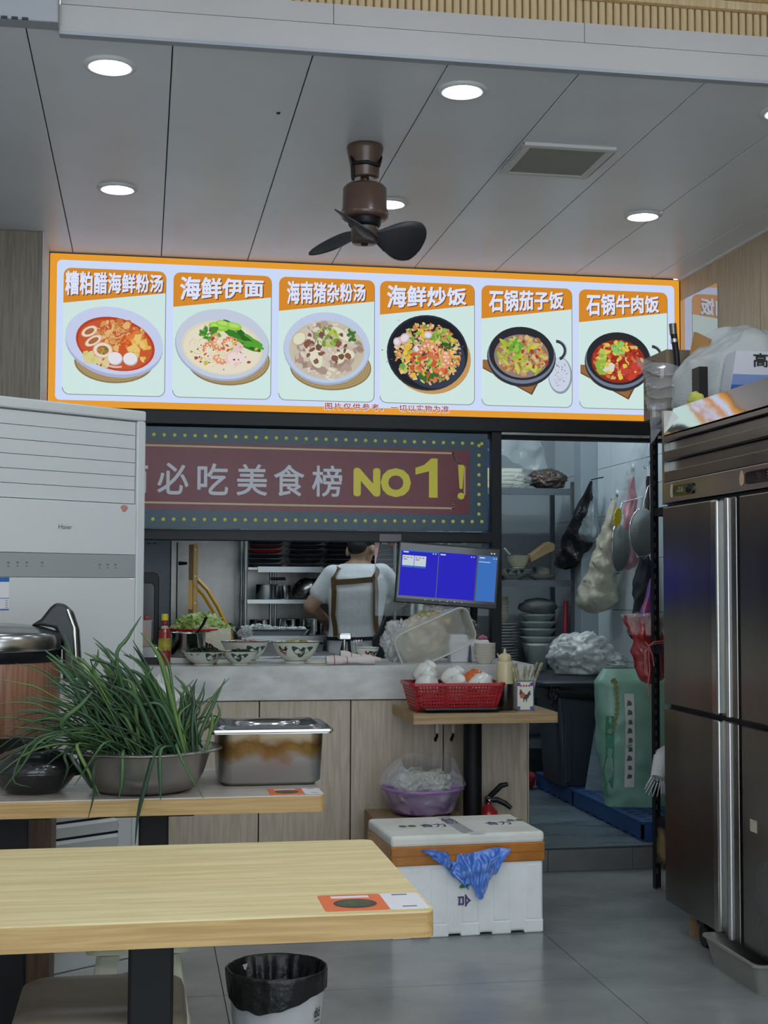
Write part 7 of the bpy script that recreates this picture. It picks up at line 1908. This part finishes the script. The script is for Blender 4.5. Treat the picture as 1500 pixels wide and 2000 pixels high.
# top shelf: foam tubs and a brown bag
for k in range(5):
    o = MB().loft([rect_r(2.215 + .004 * k, 2.395 - .004 * k, 8.50, 8.68, .02, 1.913 + k * .026), rect_r(2.21 + .004 * k, 2.40 - .004 * k, 8.495, 8.685, .02, 1.913 + k * .026 + .022)], smooth=False).build('foam_tub', mat('foam_cream', (222, 222, 206), rough=.5))
    tag(o, 'cream foam food tub %s in the bagged stack on the top shelf' % nth(k), 'food tub', 'foam tubs on the top shelf')
tag(MB().blob((2.30, 8.54, 1.965), (.135, .08, .060), 71, .2, 1.8, 3, fn=lambda q, p: Vector((q.x, q.y, max(q.z, 1.914))), crease=.13).build('clear_bag', film('film_clear2', (0, 0, 0), .3)), 'clear bag wrapped round the cream foam tubs', 'plastic bag')
tag(bx('yellow_carton', mat('carton_pale_yellow', (214, 206, 150), rough=.6), 2.12, 2.185, 8.52, 8.62, 1.913, 2.04), 'pale yellow carton at the left end of the top shelf', 'carton')
tag(MB().blob((2.555, 8.58, 1.975), (.125, .10, .062), 72, .25, 1.7, 3, fn=lambda q, p: Vector((q.x, q.y, max(q.z, 1.914))), crease=.13).build('brown_goods_bag', film('bag_brown', (96, 80, 72), .92, .2, .7, 20)), 'tied clear bag of dark brown dried goods on the top shelf', 'plastic bag')
def neckf(u, v):
    t = (v - .5) * 2; p = Vector((2.545, 8.56, 2.03)).lerp(Vector((2.30, 8.54, 2.30)), u)
    w = .02 + .20 * u
    return crumple(p + Vector((.55, 0, .5)).normalized() * w * t + Vector((0, .05 * math.cos(t * 2) * u, 0)), 12, .03)
tag(MB().grid(neckf, 28, 24).build('bag_neck', film('film_thin', (222, 230, 230), .22, .12, .8, 20)), 'flared clear neck of the brown goods bag rising to the left', 'plastic bag')
tag(bx('blue_curtain', mat('curtain_blue', (34, 64, 128), rough=.6), 2.285, 2.345, YB - .03, YB, 1.5, 2.6), 'dark blue strip hanging behind the foam tubs', 'curtain')
# middle shelf
m_dish = mat('dish_cream', (186, 188, 180), rough=.3)
RZ = 1.3275
bowl('enamel_basin', 'wide patterned basin on the middle rack shelf', 2.33, 8.60, RZ, .13, .075, 'dishes on the middle shelf', leaf_t=math.radians(-95), m=m_dish)
bowl('food_bowl', 'bowl of leftovers with a spoon on the patterned basin', 2.375, 8.60, RZ + .077, .085, .085, 'dishes on the middle shelf', m=mat('glass_bowl', (190, 186, 162), rough=.2))
tag(MB().tube([(2.27, 8.56, 1.53), (2.33, 8.58, 1.47)], .007, 6).build('spoon', m_dish), 'white spoon leaning left in the bowl of leftovers', 'spoon')
bowl('shallow_dish', 'shallow dish at the right of the middle shelf', 2.52, 8.58, RZ, .10, .040, 'dishes on the middle shelf', m=m_dish)
bowl('steel_cup', 'steel bowl standing in the shallow dish', 2.53, 8.60, RZ + .014, .065, .07, 'dishes on the middle shelf', m=m_steelc)
tag(MB().prism([(2.44, 8.54, 1.44), (2.60, 8.54, 1.52), (2.60, 8.54, 1.56), (2.56, 8.54, 1.575), (2.43, 8.54, 1.48)], (0, .12, 0)).build('cardboard_scoop', m_kraft, bevel=.004), 'brown cardboard tray tilted on the dishes', 'carton')
for k in range(5):
    o = MB().lathe([(0, 0), (.05, 0), (.075, .008), (.05, .004), (0, .003)], (2.205, 8.60, RZ + k * .014), n=24).build('saucer', m_plate_d)
    tag(o, 'dark saucer %s in the stack beside the patterned basin' % nth(k), 'saucer', 'saucers on the middle shelf')
# lower shelf: stacks of plates and bowls
RL = .7575
for k in range(16):
    r = .095 + .004 * math.sin(k * 1.7)
    o = MB().lathe([(0, 0), (r * .55, 0), (r * .6, .004), (r, .014), (r * 1.0, .017), (r * .6, .008), (0, .006)], (2.27 + R.uniform(-.006, .006), 8.60, RL + k * .0185), n=32).build('grey_plate', m_plate_w)
    tag(o, 'grey plate %s in the tall stack on the low rack shelf' % nth(k) if k < 15 else 'topmost grey plate of the tall stack on the low rack shelf', 'plate', 'plates stacked on the low shelf')
for k in range(9):
    o = MB().lathe([(.03, 0), (.055, .036), (.058, .040), (.054, .038), (.028, .006), (0, .006)], (2.25, 8.60, RL + 16 * .0185 + .004 + k * .016), n=24).build('cream_cup', mat('cup_cream', (196, 190, 166), rough=.4))
    tag(o, 'cream paper cup %s in the nested column on the grey plates' % nth(k), 'paper cup', 'nested cream cups')
zz = RL
for k, (r, h, c, lab) in enumerate(((.10, .17, (150, 160, 156), 'pale plastic tub with a green band at the bottom of the bowl pile'), (.125, .055, (156, 162, 162), 'grey bowl under the terracotta bowl'), (.122, .055, (150, 66, 44), 'terracotta red bowl in the pile on the low shelf'), (.125, .05, (162, 168, 168), 'grey bowl directly on the terracotta bowl'), (.118, .05, (150, 158, 160), 'uppermost grey bowl under the grey bundle'))):
    o = MB().lathe([(0, 0), (r * .62, 0), (r * .9, h * .7), (r, h), (r * .97, h), (r * .6, .01), (0, .01)], (2.50, 8.60, zz), n=32).build('stacked_bowl', mat('stack_%d' % c[0], c, rough=.35)); tag(o, lab, 'bowl', 'bowl pile on the low shelf')
    if k == 0:
        pass
    zz += h * .92
tag(MB().blob((2.50, 8.60, zz + .055), (.125, .09, .055), 73, .25, 1.7, 3).build('grey_bundle', mat('bundle_grey', (110, 116, 114), rough=.5, bump=.4, bscale=20)), 'grey plastic bundle on top of the bowl pile', 'bundle')
tag(MB().lathe([(0, 0), (.055, 0), (.062, .15), (.066, .155), (.066, .165), (0, .166)], (2.47, 8.50, RL), n=28).build('seasoning_tub', mat('tub_clear', (176, 188, 180), rough=.3)), 'clear round tub with a pale lid in front of the bowl pile', 'tub')
tag(MB().cyl((2.655, 8.52, RL), (2.665, 8.52, 1.20), .014, n=12).build('red_stick', mat('stick_red', (150, 42, 60), rough=.35)), 'dark red stick standing at the right end of the low shelf', 'stick')
tag(MB().blob((2.62, 8.50, RL + .10), (.045, .05, .10), 74, .3, 1.8, 3).build('white_packet', m_stk_w), 'white crumpled packet beside the dark red stick', 'packet')
tag(bx('base_cupboard', mat('cupboard_white', (176, 184, 186), rough=.5), 1.90, 2.13, 7.9, 8.3, KZ + .1, .70), 'pale low cupboard seen past the end of the counter', 'cupboard')

# ------------------------------------------------------------ hooks and hanging things on the tiled wall
XW = XR + .044
m_hook = mat('hook_clear', (214, 220, 222), rough=.12, spec=.9)
def hook(y, z, label):
    t = thing('wall_hook', label, 'hook', (XW, y, z), 0, 'clear wall hooks')
    MB().lathe([(0, 0), (.022, 0), (.020, .006), (0, .008)], (0, 0, 0), n=20, mx=Matrix.Translation((XW, y, z)) @ Matrix.Rotation(-PI / 2, 4, 'Y')).build('pad', m_hook, t)
    MB().tube([(XW - .008, y, z), (XW - .014, y, z - .03), (XW - .02, y, z - .045), (XW - .036, y, z - .045), (XW - .042, y, z - .03)], .003, 6).build('hook_wire', m_chrome, t)
def on_wall(px_, d): pass
HK = [((2.790,7.637,1.983), 'clear hook above the pink bag'), ((2.790,7.356,1.994), 'clear hook above the rightmost sieve'), ((2.790,7.914,1.849), 'wire hook above the white noodle bag')]
for p, lab in HK: hook(p[1], p[2], lab)
nl = thing('wall_nail', 'long dark nail in the tiles holding the black bag', 'nail', (XW, 8.1, 1.9))
pn0, pn1 = (2.795,8.161,1.964), (2.700,8.104,1.943)
MB().tube([pn0, pn1], .004, 6).build('nail_shaft', m_black, nl)
def hang_bag(name, label, top, bottom, wtop, wbot, depth, m, seed, fold=10, amp=.016, cat='plastic bag', n=30, prof=None, ax=(0, 1, 0), bx2=(1, 0, 0)):
    T, B = Vector(top), Vector(bottom)
    def f(u, v):
        t = 2 * PI * v; k = prof(u) if prof else u ** .85
        w = wtop + (wbot - wtop) * k
        if u > .86: w *= math.sqrt(max(.02, 1 - ((u - .86) / .145) ** 2))
        c = T.lerp(B, u); fl = 1 + .10 * math.sin(t * fold + seed) * (1 - u * .6)
        q = c + Vector(ax) * w * math.cos(t) * fl + Vector(bx2) * min(depth, w * .8) * math.sin(t) * fl
        q = crumple(q + Vector((0, 0, seed)), 11, amp) - Vector((0, 0, seed))
        rd = abs(noise.noise(q * 9 + Vector((seed, 0, 0)))) * 2.0
        q += (q - c) * (.10 - .28 * rd)
        return q
    o = MB().grid(f, n, 40).build(name, m)
    return tag(o, label, cat)
hang_bag('black_shopping_bag', 'black carrier bag hanging from the nail on the tiles', (2.700,8.104,1.933), (2.660,8.429,1.403), .008, .15, .12, mat('bag_black', (0, 0, 0)), 1, 6, .02)
hang_bag('grey_film_bag', 'thin grey clear bag hanging beside the black carrier bag', (2.720,8.145,1.921), (2.720,8.220,1.560), .006, .09, .08, film('film_grey2', (176, 190, 194), .5, .15, .8, 24), 2, 8)
hang_bag('noodle_bag', 'large clear bag of pale noodles hanging on the tiled wall', (2.700,7.686,1.788), (2.660,7.948,1.137), .01, .16, .13, film('bag_noodle', (206, 200, 178), .88, .3, .9, 26), 3, 5, .018)
hang_bag('pink_bag', 'pink and white carrier bag hanging behind the yellow brush', (2.740,7.485,1.911), (2.720,7.557,1.387), .008, .085, .09, film('bag_pink', (206, 140, 150), .8, .3, .7, 24), 4, 6)
hang_bag('clear_cover', 'big clear plastic sheet bag hanging high on the tiled wall', (2.770,7.349,2.137), (2.770,7.749,1.847), .05, .16, .03, film('film_thin', (0, 0, 0), .2), 5, 4)
hang_bag('dark_cloth', 'black cloth apron hanging low beside the rack post', (2.720,7.259,1.502), (2.700,7.263,0.981), .03, .085, .08, mat('cloth_black', (26, 30, 36), rough=.8), 6, 5, cat='cloth')
hang_bag('brown_strap', 'dark brown leather strap hanging above the right sieve', (2.755,7.281,1.901), (2.755,7.310,1.646), .012, .032, .012, mat('strap_leather', (54, 42, 38), rough=.5), 7, 2, .004, 'strap')
hang_bag('blue_packet', 'shiny blue and violet packet hanging above the red bag', (2.201,5.770,1.322), (2.160,5.770,1.109), .008, .036, .016, mat('packet_violet', (86, 84, 176), rough=.2, col2=(150, 60, 96), vscale=14, coat=.4), 8, 3, .006, 'packet', ax=(1, 0, 0), bx2=(0, 1, 0))
hang_bag('red_bag', 'large red plastic bag hanging at the edge of the rack', (2.157,5.780,1.154), (2.199,5.780,0.863), .078, .060, .05, film('film_red', (172, 44, 48), .9, .22, .6, 22), 9, 7, .010, 'plastic bag', prof=lambda u: u, ax=(1, 0, 0), bx2=(0, 1, 0))
hang_bag('clear_liner', 'clear bag lining the mouth of the red plastic bag', (2.155,5.775,1.169), (2.161,5.775,1.064), .082, .066, .055, film('film_clear3', (216, 206, 206), .4, .15, .8, 30), 10, 6, .012, prof=lambda u: u, ax=(1, 0, 0), bx2=(0, 1, 0))
# sieves and brush
m_mesh = mat('sieve_mesh', (120, 126, 124), rough=.4, metal=.6, bump=.6, bscale=260)
def sieve(c, ry, rz, turn, label):
    t = thing('wire_sieve', label, 'sieve', c, 0, 'wire sieves on the wall')
    m_ = Matrix.Translation(c) @ Matrix.Rotation(turn, 4, 'Z') @ Matrix.Rotation(PI / 2, 4, 'X')
    MB().lathe([(1.0, 0), (.95, .25), (.75, .55), (.4, .72), (0, .78)], (0, 0, 0), n=40, mx=m_ @ Matrix.Diagonal((ry, rz, .09, 1))).build('mesh_bowl', m_mesh, t)
    P = [m_ @ Vector((ry * math.cos(2 * PI * k / 40), rz * math.sin(2 * PI * k / 40), 0)) for k in range(41)]
    MB().tube(P, .004, 6).build('rim_wire', m_chrome, t)
    top = m_ @ Vector((0, rz, 0)); MB().tube([top, top + Vector((.01, .0, .05)), top + Vector((.03, .0, .12)), (XW - .004, c[1], top.z + .16)], .004, 6).build('handle_wire', m_chrome, t)
    bot = m_ @ Vector((0, -rz, 0)); MB().tube([bot + Vector((-.015, 0, -.004)), bot + Vector((0, 0, -.012)), bot + Vector((.015, 0, -.004))], .004, 6).build('rest_hook', m_chrome, t)
sieve((2.620,7.411,1.505), .075, .135, math.radians(48), 'wire sieve hanging edge-on below the yellow brush')
sieve((2.660,7.113,1.580), .085, .130, math.radians(12), 'wire sieve hanging flat by the rack post')
yb_ = thing('scrub_brush', 'yellow scalloped scrub brush hanging above the wire sieve', 'brush', (2.600,7.344,1.617))
pc0 = Vector((2.600,7.343,1.674))
MB().prism([tuple(pc0 + Vector((0.022 * math.cos(t) * (1 + .08 * math.cos(9 * t)) + .006 * math.sin(t), 0, .052 * math.sin(t) * (1 + .04 * math.cos(14 * t))))) for t in [2 * PI * k / 60 for k in range(60)]], (0, .02, 0)).build('brush_back', mat('brush_yellow', (206, 186, 40), rough=.4), yb_, bevel=.003)
MB().tube([pc0 + Vector((.004, .01, .05)), pc0 + Vector((.03, .03, .12))], .003, 6).build('loop', m_steel, yb_)
# pink string tied round the rack post
pk = thing('pink_string', 'pink string tied in a bow round the black rack post', 'string', (2.17, 5.66, 1.07))
m_ps = mat('string_pink', (206, 116, 116), rough=.7)
k0 = Vector((2.133,5.640,1.032))
for pts in ([(0, 0, 0), (-.02, -.004, .02), (-.03, -.004, .0), (-.01, -.004, -.012), (0, 0, 0)], [(0, 0, 0), (.02, -.004, .018), (.05, .0, .02), (.075, .02, .022)], [(0, 0, 0), (-.004, -.006, -.05), (.0, -.006, -.10), (-.008, -.006, -.16), (-.006, -.006, -.21)], [(0, 0, 0), (.012, -.006, -.04), (.02, -.006, -.085)], [(0, 0, 0), (-.02, -.006, -.03), (-.022, -.006, -.08), (-.018, -.006, -.12)], [(.0, 0, .003), (.03, 0, .01), (.075, .02, .012)]):
    MB().tube([k0 + Vector(q) for q in pts], .003, 6).build('strand', m_ps, pk)
